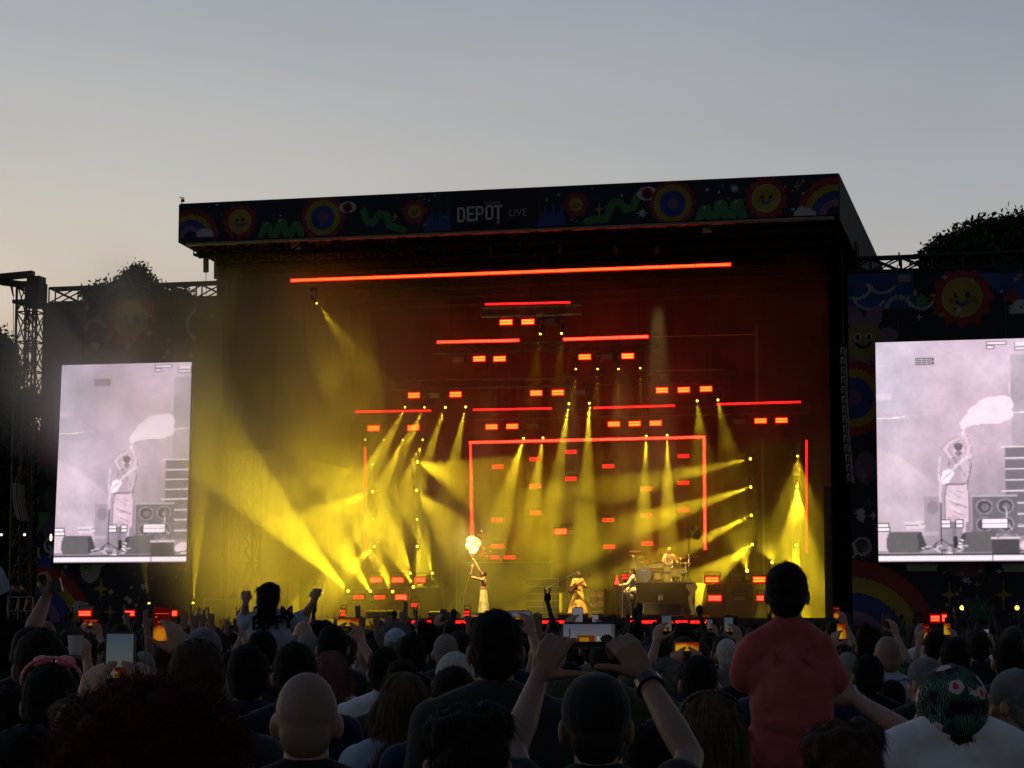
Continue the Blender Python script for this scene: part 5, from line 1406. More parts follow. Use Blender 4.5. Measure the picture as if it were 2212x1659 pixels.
def phone(c, w, h, kind, label, tilt=0.0, yaw=0.0, back_tilt=0.0, group='raised phones'):
    """phone with its screen towards the camera; c world centre"""
    NPH[0] += 1
    M = Matrix.Rotation(yaw, 3, 'Z') @ Matrix.Rotation(back_tilt, 3, 'X') @ Matrix.Rotation(tilt, 3, 'Y')
    X, Y, Zz = M @ Vector((1, 0, 0)), M @ Vector((0, 1, 0)), M @ Vector((0, 0, 1))
    o = empty('phone', c, 0, label, 'phone', group)
    bm = bmesh.new(); bmesh.ops.create_cube(bm, size=1.0)
    bmesh.ops.scale(bm, vec=(w, 0.009, h), verts=bm.verts)
    e = [x for x in bm.edges if abs(x.verts[0].co.y - x.verts[1].co.y) > 0.004]
    bmesh.ops.bevel(bm, geom=e, offset=min(w, h) * 0.12, segments=3, affect='EDGES')
    me = bpy.data.meshes.new('shell'); bm.to_mesh(me); bm.free(); me.transform(M.to_4x4()); me.transform(Matrix.Translation(c)); me.materials.append(M_phone)
    link('shell', me, o)
    q = c - Y * 0.0052; a, b = X * (w / 2 - 0.0045), Zz * (h / 2 - 0.006)
    if kind == 'dark': return o
    nx, ny = (22, 44) if h > w else (44, 22)
    grid_mesh('screen', [q - a + b, q + a + b, q + a - b, q - a - b], nx, ny, scene_picture(nx, ny, kind, NPH[0]), M_phscreen, o, 0.0012)
    return o
# ------------------------------------------------------------------ the crowd: people near the camera, each posed on its own
RW = dict(short=0.170, buzz=0.157, fringe=0.158, messy=0.20, curly=0.26, afro=0.37, long=0.19, longwavy=0.195, bun=0.170, twobuns=0.175)
HT = dict(short=1.750, buzz=1.742, fringe=1.738, messy=1.775, curly=1.80, afro=1.815, long=1.75, longwavy=1.755, bun=1.765, twobuns=1.775)
def solve(cx, top, w, rw, ht):
    s = 0.95
    for _ in range(6):
        d = rw * s * F / w
        s = max(0.8, at(cx, top, d).z / ht)
    p = at(cx, top, d)
    return d, s, Vector((p.x, d, 0))
KEEP = []          # (picture x, half width, lowest picture y, distance) that nearer people must not hide
PROTO = {}
def proto(key, **kw):
    if key not in PROTO: PROTO[key] = make_person(**kw)
    return PROTO[key]
ORDW = 0
def near(cx, top, w, style, hc_, top_c, label, skin='fair', hat=None, hatc=None, rw=None, yaw=0.0, pr=None, group='crowd near the camera', fem=False, pw=1.0, trou='charcoal', sleeve=0.6, turn=0.0, hidehair=False):
    rw = rw or (0.182 if hat else RW[style]); ht = 1.762 if hat else HT[style]
    d, s, root = solve(cx, top, w, rw, ht)
    k = dict(proto(('n', style if not (hidehair and hat) else None, hat, yaw, fem, pw, sleeve), style=style, vox=0.009, hvox=0.006, dens=2.6, yaw=yaw, seed=len(PROTO), hat=hat, fem=fem, w=pw, sleeve=sleeve))
    m_ = dict(body=SK[skin], shirt=CL[top_c], trousers=CL[trou], hair=H[hc_], cap=CL.get(hatc or 'black'))
    o = place(k, root, s, m_, label, group, rz=turn)
    KEEP.append((cx, w * 0.45, top + w * 1.0, d))
    return o, d, s, root

near(330, 1444, 440, 'afro', 'red', 'maroon', 'person with a huge dark red curly mane filling the bottom corner')
near(175, 1480, 140, 'messy', 'light', 'charcoal', 'person with wispy light brown hair just beside the red curly mane', pw=0.95)
o, d, s, root = near(110, 1431, 118, 'short', 'black', 'black', 'person in a black shirt with pink sunglasses pushed up on short black hair', rw=0.168)
m = MB(); hc_ = root + Vector((0, -0.01, 1.69)) * s
pts = [hc_ + Vector((math.sin(a) * 0.094, 0.035 - math.cos(a) * 0.02, math.cos(a) * 0.075)) * s for a in np.linspace(-1.7, 1.7, 16)]
m.path(pts, 0.0055); 
for sx in (-1, 1): m.ball(hc_ + Vector((0.035 * sx, 0.06, 0.06)) * s, 0.03, 0.012, 0.02)
m.build('sunglasses', mat('pink_glasses', (0.75, 0.22, 0.28), 0.3), o, smooth=True)
near(14, 1326, 92, 'curly', 'black', 'charcoal', 'person with dark curly hair at the very edge below the pale flag', rw=0.21)
near(90, 1356, 114, 'short', 'dark', 'black', 'tall person with short dark hair right behind the pink sunglasses')
near(20, 1478, 112, 'short', 'dark', 'lblue', 'person in a pale blue patterned shirt at the bottom edge beside the pink sunglasses')
near(427, 1380, 126, 'short', 'brown', 'charcoal', 'person with short brown hair lit along its rim, standing behind the red curly mane', skin='tan')
near(440, 1352, 88, 'short', 'dark', 'grey', 'person in a grey knitted hat standing behind the rim-lit brown head', hat='beanie', hatc='grey')
near(537, 1392, 92, 'short', 'black', 'navy', 'person in navy with black hair and an orange-lit neck beside the bald head', skin='tan')
near(567, 1360, 64, 'short', 'black', 'charcoal', 'stocky dark-haired person carrying the girl in the white shirt', rw=0.168)
near(664, 1452, 138, 'buzz', 'shaved', 'black', 'bald man with protruding ears and a black collar in the front row of heads', rw=0.160)
near(715, 1403, 74, 'longwavy', 'pink', 'white', 'person with pinkish wavy hair and striped shirt beside the bald man', fem=True, turn=0.15)
near(638, 1387, 96, 'short', 'black', 'navy', 'black-haired person directly behind the bald man')
near(719, 1349, 68, 'short', 'black', 'charcoal', 'black-haired person whose head touches the sideways phone with the yellow picture')
near(665, 1364, 48, 'buzz', 'grey', 'grey', 'bald grey head behind the black hair of the bald mans neighbour')
near(655, 1341, 44, 'fringe', 'grey', 'olive', 'balding head just below the raised fist of the shouldered girl')
near(694, 1333, 46, 'messy', 'black', 'black', 'spiky black-haired head beside the microphone stand of the smoky side', rw=0.185)
near(852, 1336, 54, 'curly', 'grey', 'grey', 'person with bushy grey hair behind the pale cap', rw=0.20)
near(855, 1355, 52, 'short', 'grey', 'olive', 'person in a pale round cap in front of the bushy grey hair', hat='beanie', hatc='lblue')
near(890, 1368, 66, 'short', 'black', 'black', 'person with black hair beside the pale round cap', rw=0.168)
near(926, 1341, 52, 'bun', 'dark', 'charcoal', 'dark-haired person below the raised black phone')
near(831, 1397, 74, 'short', 'black', 'white', 'person with a black headband and a white shirt with black marks', rw=0.172)
near(869, 1422, 74, 'short', 'dark', 'charcoal', 'dark-haired person between the headband wearer and the long-haired woman')
near(872, 1449, 104, 'long', 'light', 'lblue', 'woman with long straight light brown hair and a pale blue shirt', fem=True, rw=0.185)
near(980, 1438, 102, 'short', 'dark', 'navy', 'person in navy with rounded dark hair beside the long-haired woman')
near(983, 1407, 88, 'buzz', 'white', 'grey', 'person with cropped white hair next to the tall man in the middle')
near(963, 1369, 54, 'buzz', 'grey', 'charcoal', 'grey cropped head behind the cropped white hair')
near(1010, 1490, 196, 'messy', 'black', 'black', 'large black-haired head low in the middle, with black shirt', rw=0.188)
near(1071, 1315, 118, 'short', 'black', 'charcoal', 'tall man with short black hair standing above everyone in the middle', skin='tan')
near(1210, 1442, 106, 'short', 'grey', 'olive', 'person in a grey-green knitted hat half hidden behind the black cap', hat='beanie', hatc='olive')
near(1438, 1415, 68, 'curly', 'grey', 'grey', 'person with grey wavy hair and glasses pushed up, behind the wristwatch', rw=0.19)
near(1508, 1415, 82, 'short', 'black', 'navy', 'black-haired person below the small phone with the bright yellow picture')
o, d, s, root = near(1534, 1488, 128, 'long', 'light', 'charcoal', 'blond woman with dark sunglasses pushed up, next to the raised wristwatch arm', fem=True, rw=0.19)
m = MB(); hc_ = root + Vector((0, -0.01, 1.675)) * s
m.path([hc_ + Vector((math.sin(a) * 0.096, -0.04, math.cos(a) * 0.068)) * s for a in np.linspace(-1.8, 1.8, 16)], 0.006)
m.build('sunglasses', M_phone, o, smooth=True)
near(1570, 1379, 48, 'buzz', 'white', 'grey', 'round grey head beside the red shirt of the child')
near(1574, 1328, 36, 'short', 'black', 'charcoal', 'head behind the upright phone beside the red shirt')
near(1816, 1527, 208, 'messy', 'brown', 'white', 'person with tousled brown hair low in front of the child in red', rw=0.215)
near(1830, 1408, 50, 'buzz', 'grey', 'olive', 'grey cropped head just beside the sleeve of the red shirt')
near(1878, 1349, 58, 'bun', 'dark', 'charcoal', 'woman with a dark bun near the bald neighbour beyond the red shirt', fem=True)
near(1874, 1412, 78, 'short', 'black', 'black', 'person with a broad black-clad back beside the pale blue shirt', rw=0.20)
near(1917, 1374, 58, 'buzz', 'shaved', 'lblue', 'bald man in a pale blue shirt beside the woman with the bun', rw=0.157)
near(1925, 1468, 60, 'short', 'dark', 'green', 'person in a green shirt beyond the outstretched arm')
near(1995, 1416, 76, 'short', 'grey', 'charcoal', 'person in a pale grey cap turned to the side behind the floral hat', hat='front', hatc='grey', yaw=0.7)
near(2019, 1362, 50, 'short', 'black', 'black', 'first dark head behind the pale grey cap, standing tallest')
near(2061, 1376, 68, 'short', 'black', 'charcoal', 'wide dark head between the two lit phones, behind the floral hat', rw=0.172)
near(2113, 1365, 48, 'short', 'dark', 'charcoal', 'dark head below the first round yellow lamp')
near(2178, 1375, 72, 'short', 'black', 'navy', 'large dark head below the second round yellow lamp')
near(2122, 1401, 32, 'fringe', 'light', 'grey', 'small balding pinkish head between two dark heads near the edge')
o, d, s, root = near(2186, 1440, 108, 'short', 'grey', 'black', 'person in a backward grey cap and a dark printed shirt at the very edge', hat='back', hatc='grey', yaw=0.9, rw=0.19)
text_mesh('print', 'PINK CITY', 0.075, M_dimletter, o, root + Vector((-0.03, -0.152, 1.22)) * s, (1, 0, -0.05), Z, 1, 0.004)
near(60, 1560, 190, 'short', 'black', 'black', 'dark shoulders and head at the bottom corner below the pink sunglasses', rw=0.165)
# stripes on the striped shirt
near(1400, 1560, 120, 'short', 'black', 'black', 'dark head low behind the raised wristwatch arm')

# --- posed people (arms given as picture points with a distance)
def posed(cx, top, d, style, arms_px, mats, label, ht=None, legs='stand', base=None, scale=None, group='crowd near the camera', **kw):
    p = at(cx, top, d); ht = ht or HT.get(style, 1.75)
    s = scale or p.z / ht
    root = Vector((p.x, d, 0 if base is None else p.z - ht * s))
    L = lambda q: (at(*q) - root) / s
    arms = {}
    for sd in (-1, 1):
        a = arms_px.get(sd)
        if a is None: arms[sd] = ARM_DOWN[sd]; continue
        arms[sd] = dict(el=L(a['el']), wr=L(a['wr']))
        if 'hand' in a: arms[sd]['hand'] = a['hand']
        if 'dir' in a: arms[sd]['dir'] = Vector(a['dir'])
    k = make_person(arms=arms, style=style, legs=legs, **kw)
    o = place(k, root, s, mats, label, group)
    return o, root, s, arms

# the person in the black cap who films with both hands
th_l = [(0.85, -0.42, 0.10), (0.93, -0.2, 0.0), (1, 0.05, -0.05)]
th_r = [(-0.75, -0.45, 0.30), (-0.93, -0.2, 0.15), (-1, 0.05, 0)]
filmer, root, s, arms = posed(1287, 1446, 5.45, 'buzz',
    {-1: dict(el=(1108, 1622, 5.70), wr=(1163, 1468, 5.93), dir=(0.42, 0.12, 0.9), hand=((38, 46, 52, 40), (0.30, 0.95, -0.1), (0.9, -0.2, -0.35), th_l)),
     1: dict(el=(1490, 1636, 5.70), wr=(1392, 1462, 5.93), dir=(-0.50, 0.12, 0.86), hand=((62, 60, 55, 50), (-0.30, 0.95, -0.1), (-0.86, -0.2, -0.45), th_r))},
    dict(body=SK['tan'], shirt=CL['black'], trousers=CL['charcoal'], hair=H['dark'], cap=CL['black']),
    'person in a black cap holding a sideways phone up with both bare arms', ht=1.765, vox=0.0045, hvox=0.006, dens=1.5, hat='front', sleeve=0.45, hs=1.03)
q = (at(1163, 1468, 5.93) + at(1392, 1462, 5.93)) / 2
w_ = root + arms[1]['wr'] * s; e_ = root + arms[1]['el'] * s; dd = (e_ - w_).normalized()
m = MB(); c_ = w_ + dd * 0.018; m.tube(c_, c_ + dd * 0.026, 0.036, 0.038, n=16); m.box(c_ + dd * 0.013 + Vector((0.0, 0.036, 0.01)), Vector((0.018, 0, 0)), Vector((0, 0.006, 0)), dd * 0.02); m.build('wristwatch', M_phone, filmer, smooth=False)
hb = root + Vector((0, 0.005, 1.62)) * s
for i, a in enumerate(np.linspace(-0.42, 0.50, 9)):      # worn raised lettering arched over the strap of the cap
    r_ = 0.090 * s
    c_ = hb + Vector((math.sin(a) * r_ * 1.0, -0.098 * s * math.cos(a * 0.9) - 0.006, 0.046 * s + 0.014 * math.cos(a * 1.6)))
    m = MB(); x_ = Vector((math.cos(a), math.sin(a), -0.25 * a)).normalized()
    for sgn in (-1, 1): m.box(c_ + x_ * 0.0022 * sgn, x_ * 0.0011, Vector((0, 0.003, 0)), Z * 0.0052)
    if i % 2 == 0: m.box(c_ + Z * 0.0045, x_ * 0.003, Vector((0, 0.003, 0)), Z * 0.001)
    if i % 3 == 0: m.box(c_ - Z * 0.0045, x_ * 0.003, Vector((0, 0.003, 0)), Z * 0.001)
    m.build('letter', M_letter, filmer)
phone(at(1272, 1373, 6.02), 0.144, 0.071, 'wide', 'large sideways phone held in both hands by the person in the black cap', back_tilt=-0.08)
KEEP += [(1272, 190, 1659, 5.5), (1272, 70, 1405, 6.0)]

# child in the red shirt riding on shoulders
child, root, s, arms = posed(1699, 1203, 7.75, 'short', {-1: dict(el=(1610, 1462, 7.74), wr=(1640, 1500, 8.05)), 1: dict(el=(1796, 1472, 7.74), wr=(1760, 1500, 8.05))},
    dict(body=SK['tan'], shirt=CL['coral'], trousers=CL['black'], hair=H['black']), 'child in a loose red shirt riding on shoulders above the crowd',
    legs='ride', base=1, scale=0.82, ht=1.775, vox=0.008, hvox=0.006, dens=2.4, hs=1.04, sleeve=0.95, w=0.66, shorts=True, loose=0.92, yaw=-0.12)
text_mesh('shirt_print', 'K  R', 0.075, mat('faded_print', (0.36, 0.05, 0.045), 0.8), child, root + Vector((0.0, -0.140, 1.36)) * s, (1, 0, -0.05), Z, 1, 0.004)
KEEP += [(1699, 55, 1320, 7.7), (1702, 100, 1630, 7.7)]
posed(1704, 1556, 7.9, 'short', {-1: dict(el=(1590, 1700, 7.9), wr=(1640, 1560, 8.15)), 1: dict(el=(1815, 1700, 7.9), wr=(1765, 1560, 8.15))},
    dict(body=SK['tan'], shirt=CL['black'], trousers=CL['navy'], hair=H['black']), 'person carrying the child in the red shirt, almost hidden below it', vox=0.012)
# floral hat with the reaching arm
M_floral = mat('floral_cotton', (0.01, 0.01, 0.012), 0.85)
def floral_nodes(m):
    t = m.node_tree; b = t.nodes['Principled BSDF']; c = t.nodes.new('ShaderNodeTexCoord')
    def vor(sc, feat='F1'):
        n = t.nodes.new('ShaderNodeTexVoronoi'); n.inputs['Scale'].default_value = sc; n.feature = feat; t.links.new(c.outputs['Object'], n.inputs['Vector']); return n
    def thr(node, out_, a, b_, invert=False):
        r = t.nodes.new('ShaderNodeMapRange'); r.inputs['From Min'].default_value = a; r.inputs['From Max'].default_value = b_
        if invert: r.inputs['To Min'].default_value, r.inputs['To Max'].default_value = 1, 0
        t.links.new(node.outputs[out_], r.inputs['Value']); return r
    def mix(f, a, bcol):
        x = t.nodes.new('ShaderNodeMix'); x.data_type = 'RGBA'; t.links.new(f.outputs['Result'], x.inputs['Factor'])
        if a is None: x.inputs[6].default_value = (0.008, 0.009, 0.012, 1)
        else: t.links.new(a, x.inputs[6])
        x.inputs[7].default_value = (*bcol, 1); return x.outputs[2]
    w_ = t.nodes.new('ShaderNodeTexWave'); w_.inputs['Scale'].default_value = 60; w_.inputs['Distortion'].default_value = 9; w_.inputs['Detail'].default_value = 1.5; t.links.new(c.outputs['Object'], w_.inputs['Vector'])
    n_ = t.nodes.new('ShaderNodeTexNoise'); n_.inputs['Scale'].default_value = 17; t.links.new(c.outputs['Object'], n_.inputs['Vector'])
    mm = t.nodes.new('ShaderNodeMath'); mm.operation = 'MULTIPLY'; t.links.new(w_.outputs['Fac'], mm.inputs[0]); t.links.new(n_.outputs['Fac'], mm.inputs[1])
    r = t.nodes.new('ShaderNodeMapRange'); r.inputs['From Min'].default_value = 0.40; r.inputs['From Max'].default_value = 0.46; t.links.new(mm.outputs[0], r.inputs['Value'])
    a = mix(r, None, (0.10, 0.26, 0.17))
    n2 = t.nodes.new('ShaderNodeTexNoise'); n2.inputs['Scale'].default_value = 60; t.links.new(c.outputs['Object'], n2.inputs['Vector'])
    v = vor(15); ad = t.nodes.new('ShaderNodeMath'); ad.operation = 'MULTIPLY_ADD'; ad.inputs[1].default_value = 0.35; t.links.new(n2.outputs['Fac'], ad.inputs[0]); t.links.new(v.outputs['Distance'], ad.inputs[2])
    r1 = t.nodes.new('ShaderNodeMapRange'); r1.inputs['From Min'].default_value = 0.50; r1.inputs['From Max'].default_value = 0.46; t.links.new(ad.outputs[0], r1.inputs['Value'])
    r1.inputs['To Min'].default_value, r1.inputs['To Max'].default_value = 0, 1
    a = mix(r1, a, (0.55, 0.42, 0.44))
    r2 = t.nodes.new('ShaderNodeMapRange'); r2.inputs['From Min'].default_value = 0.34; r2.inputs['From Max'].default_value = 0.30; t.links.new(ad.outputs[0], r2.inputs['Value'])
    a = mix(r2, a, (0.45, 0.04, 0.07))
    t.links.new(a, b.inputs['Base Color'])
floral_nodes(M_floral)
floral, root, s, arms = posed(2056, 1424, 6.1, 'short', {}, dict(body=SK['fair'], shirt=CL['white'], trousers=CL['blue'], hair=H['dark'], cap=M_floral), 'person in a black floral bucket hat and white shirt at the bottom edge',
    ht=1.665, vox=0.009, hvox=0.006, hat='bucket', hs=1.12, sleeve=0.4, hc=(0, 0.03, 1.50), w=0.98)
posed(2068, 1440, 7.9, 'short', {-1: dict(el=(1982, 1596, 7.85), wr=(1850, 1512, 8.1), dir=(-0.9, 0.1, 0.25), hand=((20, 22, 25, 30), (-0.2, 0.95, 0), (0.3, 0.1, 0.9), 'side'))},
    dict(body=SK['fair'], shirt=CL['black'], trousers=CL['blue'], hair=H['dark']), 'person behind the floral hat reaching a bare arm across to the child in red', vox=0.007, hvox=0.008, sleeve=0.5, w=1.05)
KEEP += [(2056, 80, 1590, 6.0), (1910, 80, 1580, 7.8)]
# girl in the white shirt on shoulders, fists up
TV = Vector
girl, root, s, arms = posed(583, 1254, 20.0, 'twobuns',
    {-1: dict(el=(528, 1335, 20.0), wr=(530, 1302, 19.9), hand=(FIST, (0.3, 0.9, 0), (0.9, -0.3, 0), 'fist'), dir=(-0.05, 0.1, 1)), 1: dict(el=(655, 1335, 20.0), wr=(680, 1296, 19.9), hand=(FIST, (-0.3, 0.9, 0), (-0.9, -0.3, 0), 'fist'), dir=(0.3, 0.1, 1))},
    dict(body=SK['fair'], shirt=CL['lblue'], trousers=CL['grey'], hair=H['dark']), 'girl with two hair buns in a pale printed shirt on shoulders, both fists raised', legs='ride', base=1, scale=0.97, vox=0.007, hvox=0.008, dens=1, w=1.12, sleeve=0.95, shorts=True, yaw=-0.25, hs=1.12)
for tx, px_, py_, sz in (('BIFFY', 593, 1346, 0.155), ('2', 561, 1325, 0.15), ('M', 623, 1325, 0.15)):
    text_mesh('shirt_print', tx, sz, CL['black'], girl, at(px_, py_, 20.0) - Vector((0, 0.155, 0)), (1, 0, 0.04), Z, 1, 0.012, offset=0.006)
KEEP += [(590, 70, 1368, 20.0)]
# raised arm at the left with a fist round a small camera
posed(66, 1352, 10.6, 'short', {1: dict(el=(68, 1366, 10.7), wr=(97, 1298, 10.9), hand=(GRIP, (-0.9, 0.3, 0), (0, -0.9, 0.3), 'fist'), dir=(0.3, 0.1, 1))}, dict(body=SK['tan'], shirt=CL['black'], trousers=CL['navy'], hair=H['black']),
      'person stretching one arm high below the wing rainbow, small camera in hand', vox=0.007)
m = MB(); c_ = at(110, 1268, 10.9); m.box(c_, (0.05, 0, 0.012), (0, 0.018, 0), (-0.008, 0, 0.032)); m.tube(c_ + Vector((0, 0.015, 0)), c_ + Vector((0, 0.05, 0)), 0.022, n=10)
tag(m.build('camera', M_phone), 'small black camera held up in a fist before the wing rainbow', 'camera')
KEEP += [(95, 25, 1360, 10.6)]

# --- phones held up one-handed or two-handed, each with its holder (holders come from a few body shapes)
def arms_one(side, hz=1.92, lx=0.10):
    a = dict(ARM_DOWN); x = lx * side
    a[side] = dict(el=(0.24 * side, 0.22, 1.45), wr=(x + 0.06 * side, 0.38, 1.70), dir=Vector((-0.2 * side, 0.1, 1)), hand=((40, 44, 48, 50), (-0.5 * side, 0.85, 0), (-0.85 * side, -0.5, 0.1), 'out'))
    return a
def arms_two():
    a = {}
    for sd in (-1, 1): a[sd] = dict(el=(0.25 * sd, 0.2, 1.45), wr=(0.085 * sd, 0.40, 1.69), dir=Vector((-0.25 * sd, 0.1, 1)), hand=((45, 48, 50, 50), (-0.5 * sd, 0.85, 0), (-0.85 * sd, -0.5, 0.1), 'out'))
    return a
def arms_up(side, curls, kind='fist'):
    a = dict(ARM_DOWN); a[side] = dict(el=(0.26 * side, 0.10, 1.62), wr=(0.22 * side, 0.12, 1.88), dir=Vector((0.03 * side, 0.05, 1)), hand=(curls, (0, 1, 0), (-1 * side, 0, 0), kind)); return a
POSES = dict(one_r=lambda: arms_one(1), one_l=lambda: arms_one(-1), two=arms_two, horns_r=lambda: arms_up(1, HORNS), horns_l=lambda: arms_up(-1, HORNS), peace_r=lambda: arms_up(1, PEACE), peace_l=lambda: arms_up(-1, PEACE),
             point_r=lambda: arms_up(1, POINT), open_r=lambda: arms_up(1, OPEN, 'side'), open_l=lambda: arms_up(-1, OPEN, 'side'), fist_r=lambda: arms_up(1, FIST))
PHZ = 1.815            # height of a held phone's middle on the unscaled figure
def holder(cx, cy, w, h, kind, pose, style, hc_, tc, lab_ph, lab_p, dscale=1.0, skin='fair', d=None):
    real = 0.148 if w > h else 0.072
    d = d or real * F / w * dscale; s_ = at(cx, cy, d).z / PHZ
    real_w, real_h = (0.148, 0.072) if w > h else (0.072, 0.148)
    p = at(cx, cy, d)
    k = dict(proto(('p', pose, style), style=style, arms=POSES[pose](), vox=0.0085, hvox=0.010, dens=0.7, seed=3))
    off = {'one_r': 0.085, 'one_l': -0.085, 'two': 0.0}[pose]
    root = Vector((p.x - off * s_, d - 0.425 * s_, 0))
    place(k, root, s_, dict(body=SK[skin], shirt=CL[tc], trousers=CL['charcoal'], hair=H[hc_]), lab_p, 'people holding phones up')
    phone(p, real_w, real_h, kind, lab_ph, back_tilt=-0.05)
    KEEP.append((cx, w / 2 + 6, cy + h / 2, d - 0.4))
HOLD = [
 (259, 1433, 66, 120, 'sky', 'two', 'short', 'dark', 'charcoal', 'upright phone in front of the rim-lit head, showing pale sky', 'person holding the large upright phone, hidden behind the red mane', 5.35),
 (350, 1352, 42, 66, 'red', 'one_r', 'short', 'dark', 'charcoal', 'upright phone with a glowing red and yellow picture beside the sky phone', 'person holding up the glowing red phone', None),
 (363, 1380, 26, 34, 'wide', 'one_r', 'buzz', 'grey', 'grey', 'small upright phone held just before the glowing red one', 'person holding the smaller phone before the glowing red one', 13.5),
 (196, 1345, 36, 22, 'red', 'two', 'short', 'brown', 'maroon', 'sideways phone with a dim red picture below the wing rainbow', 'person holding the dim red sideways phone', None),
 (164, 1383, 22, 26, 'dark', 'one_r', 'bun', 'dark', 'black', 'dark phone above the plastic cup', 'person holding the dark phone above the cup', 12.5),
 (752, 1346, 50, 26, 'stage', 'two', 'short', 'black', 'charcoal', 'sideways phone with a yellow stage picture below the smoky side lamps', 'person filming sideways behind the black-haired heads', None),
 (1122, 1332, 54, 26, 'wide', 'one_r', 'messy', 'brown', 'navy', 'bright sideways phone peeking out beside the tall man', 'person holding the bright phone beside the tall man', None),
 (1248, 1336, 24, 44, 'white', 'one_l', 'short', 'black', 'grey', 'upright phone whose pale top shows above the big sideways phone', 'person holding the pale phone behind the filmer in the black cap', 14.8),
 (1286, 1343, 15, 28, 'white', 'one_r', 'short', 'dark', 'grey', 'tiny upright phone behind the top edge of the big sideways phone', 'person with the tiny phone behind the big sideways phone', None),
 (1440, 1352, 23, 36, 'sky', 'one_l', 'short', 'brown', 'charcoal', 'upright phone below the guitarist in white, showing sky', 'person holding the upright phone below the guitarist in white', None),
 (1484, 1399, 54, 30, 'stage', 'two', 'bun', 'black', 'navy', 'sideways phone with a bright green-yellow picture of the beams', 'person in a checked sleeve holding the bright green-yellow phone', None),
 (1533, 1351, 13, 22, 'sky', 'one_r', 'short', 'dark', 'navy', 'tiny upright phone between the sideways phone and the red shirt', 'person with the tiny phone near the red deck letters', None),
 (1574, 1354, 21, 36, 'sky', 'one_r', 'short', 'black', 'charcoal', 'upright phone held before a dark head beside the red shirt', 'person with the upright phone beside the red shirt', None),
 (1807, 1324, 14, 18, 'red', 'one_r', 'short', 'dark', 'charcoal', 'highest small phone beyond the red shirt, with an orange picture', 'person holding the highest small phone beyond the red shirt', 24.0),
 (1818, 1368, 22, 30, 'stage', 'one_l', 'short', 'black', 'black', 'upright phone with an orange crowd picture just beyond the red sleeve', 'person holding the orange phone just beyond the red sleeve', 16.5),
 (1914, 1343, 18, 30, 'dark', 'one_r', 'short', 'brown', 'olive', 'dark upright phone raised above the woman with the bun', 'person raising the dark phone near the bun', None),
 (2000, 1366, 18, 30, 'red', 'one_l', 'short', 'dark', 'charcoal', 'upright phone with a dim orange picture, under the double red strobe', 'person with the dim orange phone under the double red strobe', None),
 (2046, 1362, 16, 28, 'stage', 'one_r', 'bun', 'dark', 'charcoal', 'bright orange upright phone above the pale grey cap', 'person with the bright orange phone above the pale grey cap', None),
 (2131, 1370, 11, 20, 'white', 'one_r', 'short', 'brown', 'grey', 'tiny white phone near the far edge under the yellow lamps', 'person with the tiny white phone near the far edge', None),
 (958, 1331, 15, 28, 'dark', 'one_l', 'short', 'black', 'black', 'dark upright phone raised beside the tall man', 'person raising the dark phone beside the tall man', None),
 (512, 1352, 16, 26, 'dark', 'one_r', 'short', 'dark', 'charcoal', 'dark phone at the elbow of the shouldered girl', 'person with the dark phone at the elbow of the shouldered girl', None),
 (534, 1358, 14, 24, 'white', 'one_l', 'short', 'dark', 'navy', 'small white phone under the sleeve of the shouldered girl', 'person with the white phone under the sleeve of the shouldered girl', None)]
for cx, cy, w, h, kd, pose, st_, hc_, tc, lp, lq, dd in HOLD:
    holder(cx, cy, w, h, kd, pose, st_, hc_, tc, lp, lq, d=dd)
# the plastic cup
m = MB(); c_ = at(163, 1394, 12.2); m.tube(c_ - Z * 0.05, c_ + Z * 0.05, 0.032, 0.042, n=16, caps=False); m.tube(c_ + Z * 0.047, c_ + Z * 0.052, 0.044, n=16); o = m.build('plastic_cup', mat('frosted_plastic', (0.5, 0.5, 0.5), 0.3)); tag(o, 'pale plastic cup raised in front of a dark phone', 'cup')

# --- raised hands in the middle crowd
HANDS = [(415, 1306, 'horns_r', 17), (433, 1309, 'horns_l', 22), (453, 1309, 'point_r', 24), (314, 1317, 'peace_r', 20), (270, 1306, 'point_r', 26), (776, 1308, 'peace_r', 15.5), (838, 1312, 'point_r', 22), (870, 1300, 'peace_l', 19),
         (903, 1316, 'point_r', 21), (726, 1322, 'horns_r', 27), (640, 1324, 'fist_r', 30), (812, 1326, 'open_r', 26), (1160, 1322, 'open_l', 13.5), (488, 1328, 'horns_l', 30), (395, 1330, 'open_l', 28), (700, 1326, 'horns_l', 33), (1010, 1330, 'fist_r', 30), (360, 1322, 'point_r', 34)]
HN = dict(horns='with a horns sign', point='with one finger', peace='with a peace sign', open='with an open hand', fist='with a fist')
LMK = [(0, 'the pale flag'), (60, 'the far wing truss'), (140, 'the wing rainbow'), (210, 'the smoky screen'), (300, 'the three red floor lamps'), (380, 'the smoky screen edge'), (450, 'the yellow smoke bank'), (520, 'the shouldered girl'), (610, 'the girl in the white shirt'),
       (700, 'the thin microphone stand'), (770, 'the fan of yellow beams'), (850, 'the salmon strobes'), (940, 'the black riser box'), (1020, 'the singer with the flare'), (1100, 'the grey steps'), (1190, 'the singing woman'), (1280, 'the amplifier stack'), (1350, 'the guitarist in white'),
       (1420, 'the drum kit'), (1500, 'the drum riser corner'), (1570, 'the deck strobes'), (1650, 'the child in red'), (1760, 'the dark stage corner'), (1840, 'the wing wall rainbow'), (1930, 'the dark wing screen corner'), (2010, 'the double red strobe'), (2080, 'the first yellow floor lamp'), (2160, 'the last yellow floor lamp')]
def lmk(px):
    return min(LMK, key=lambda q: abs(q[0] + 30 - px))[1]
rr = random.Random(12)
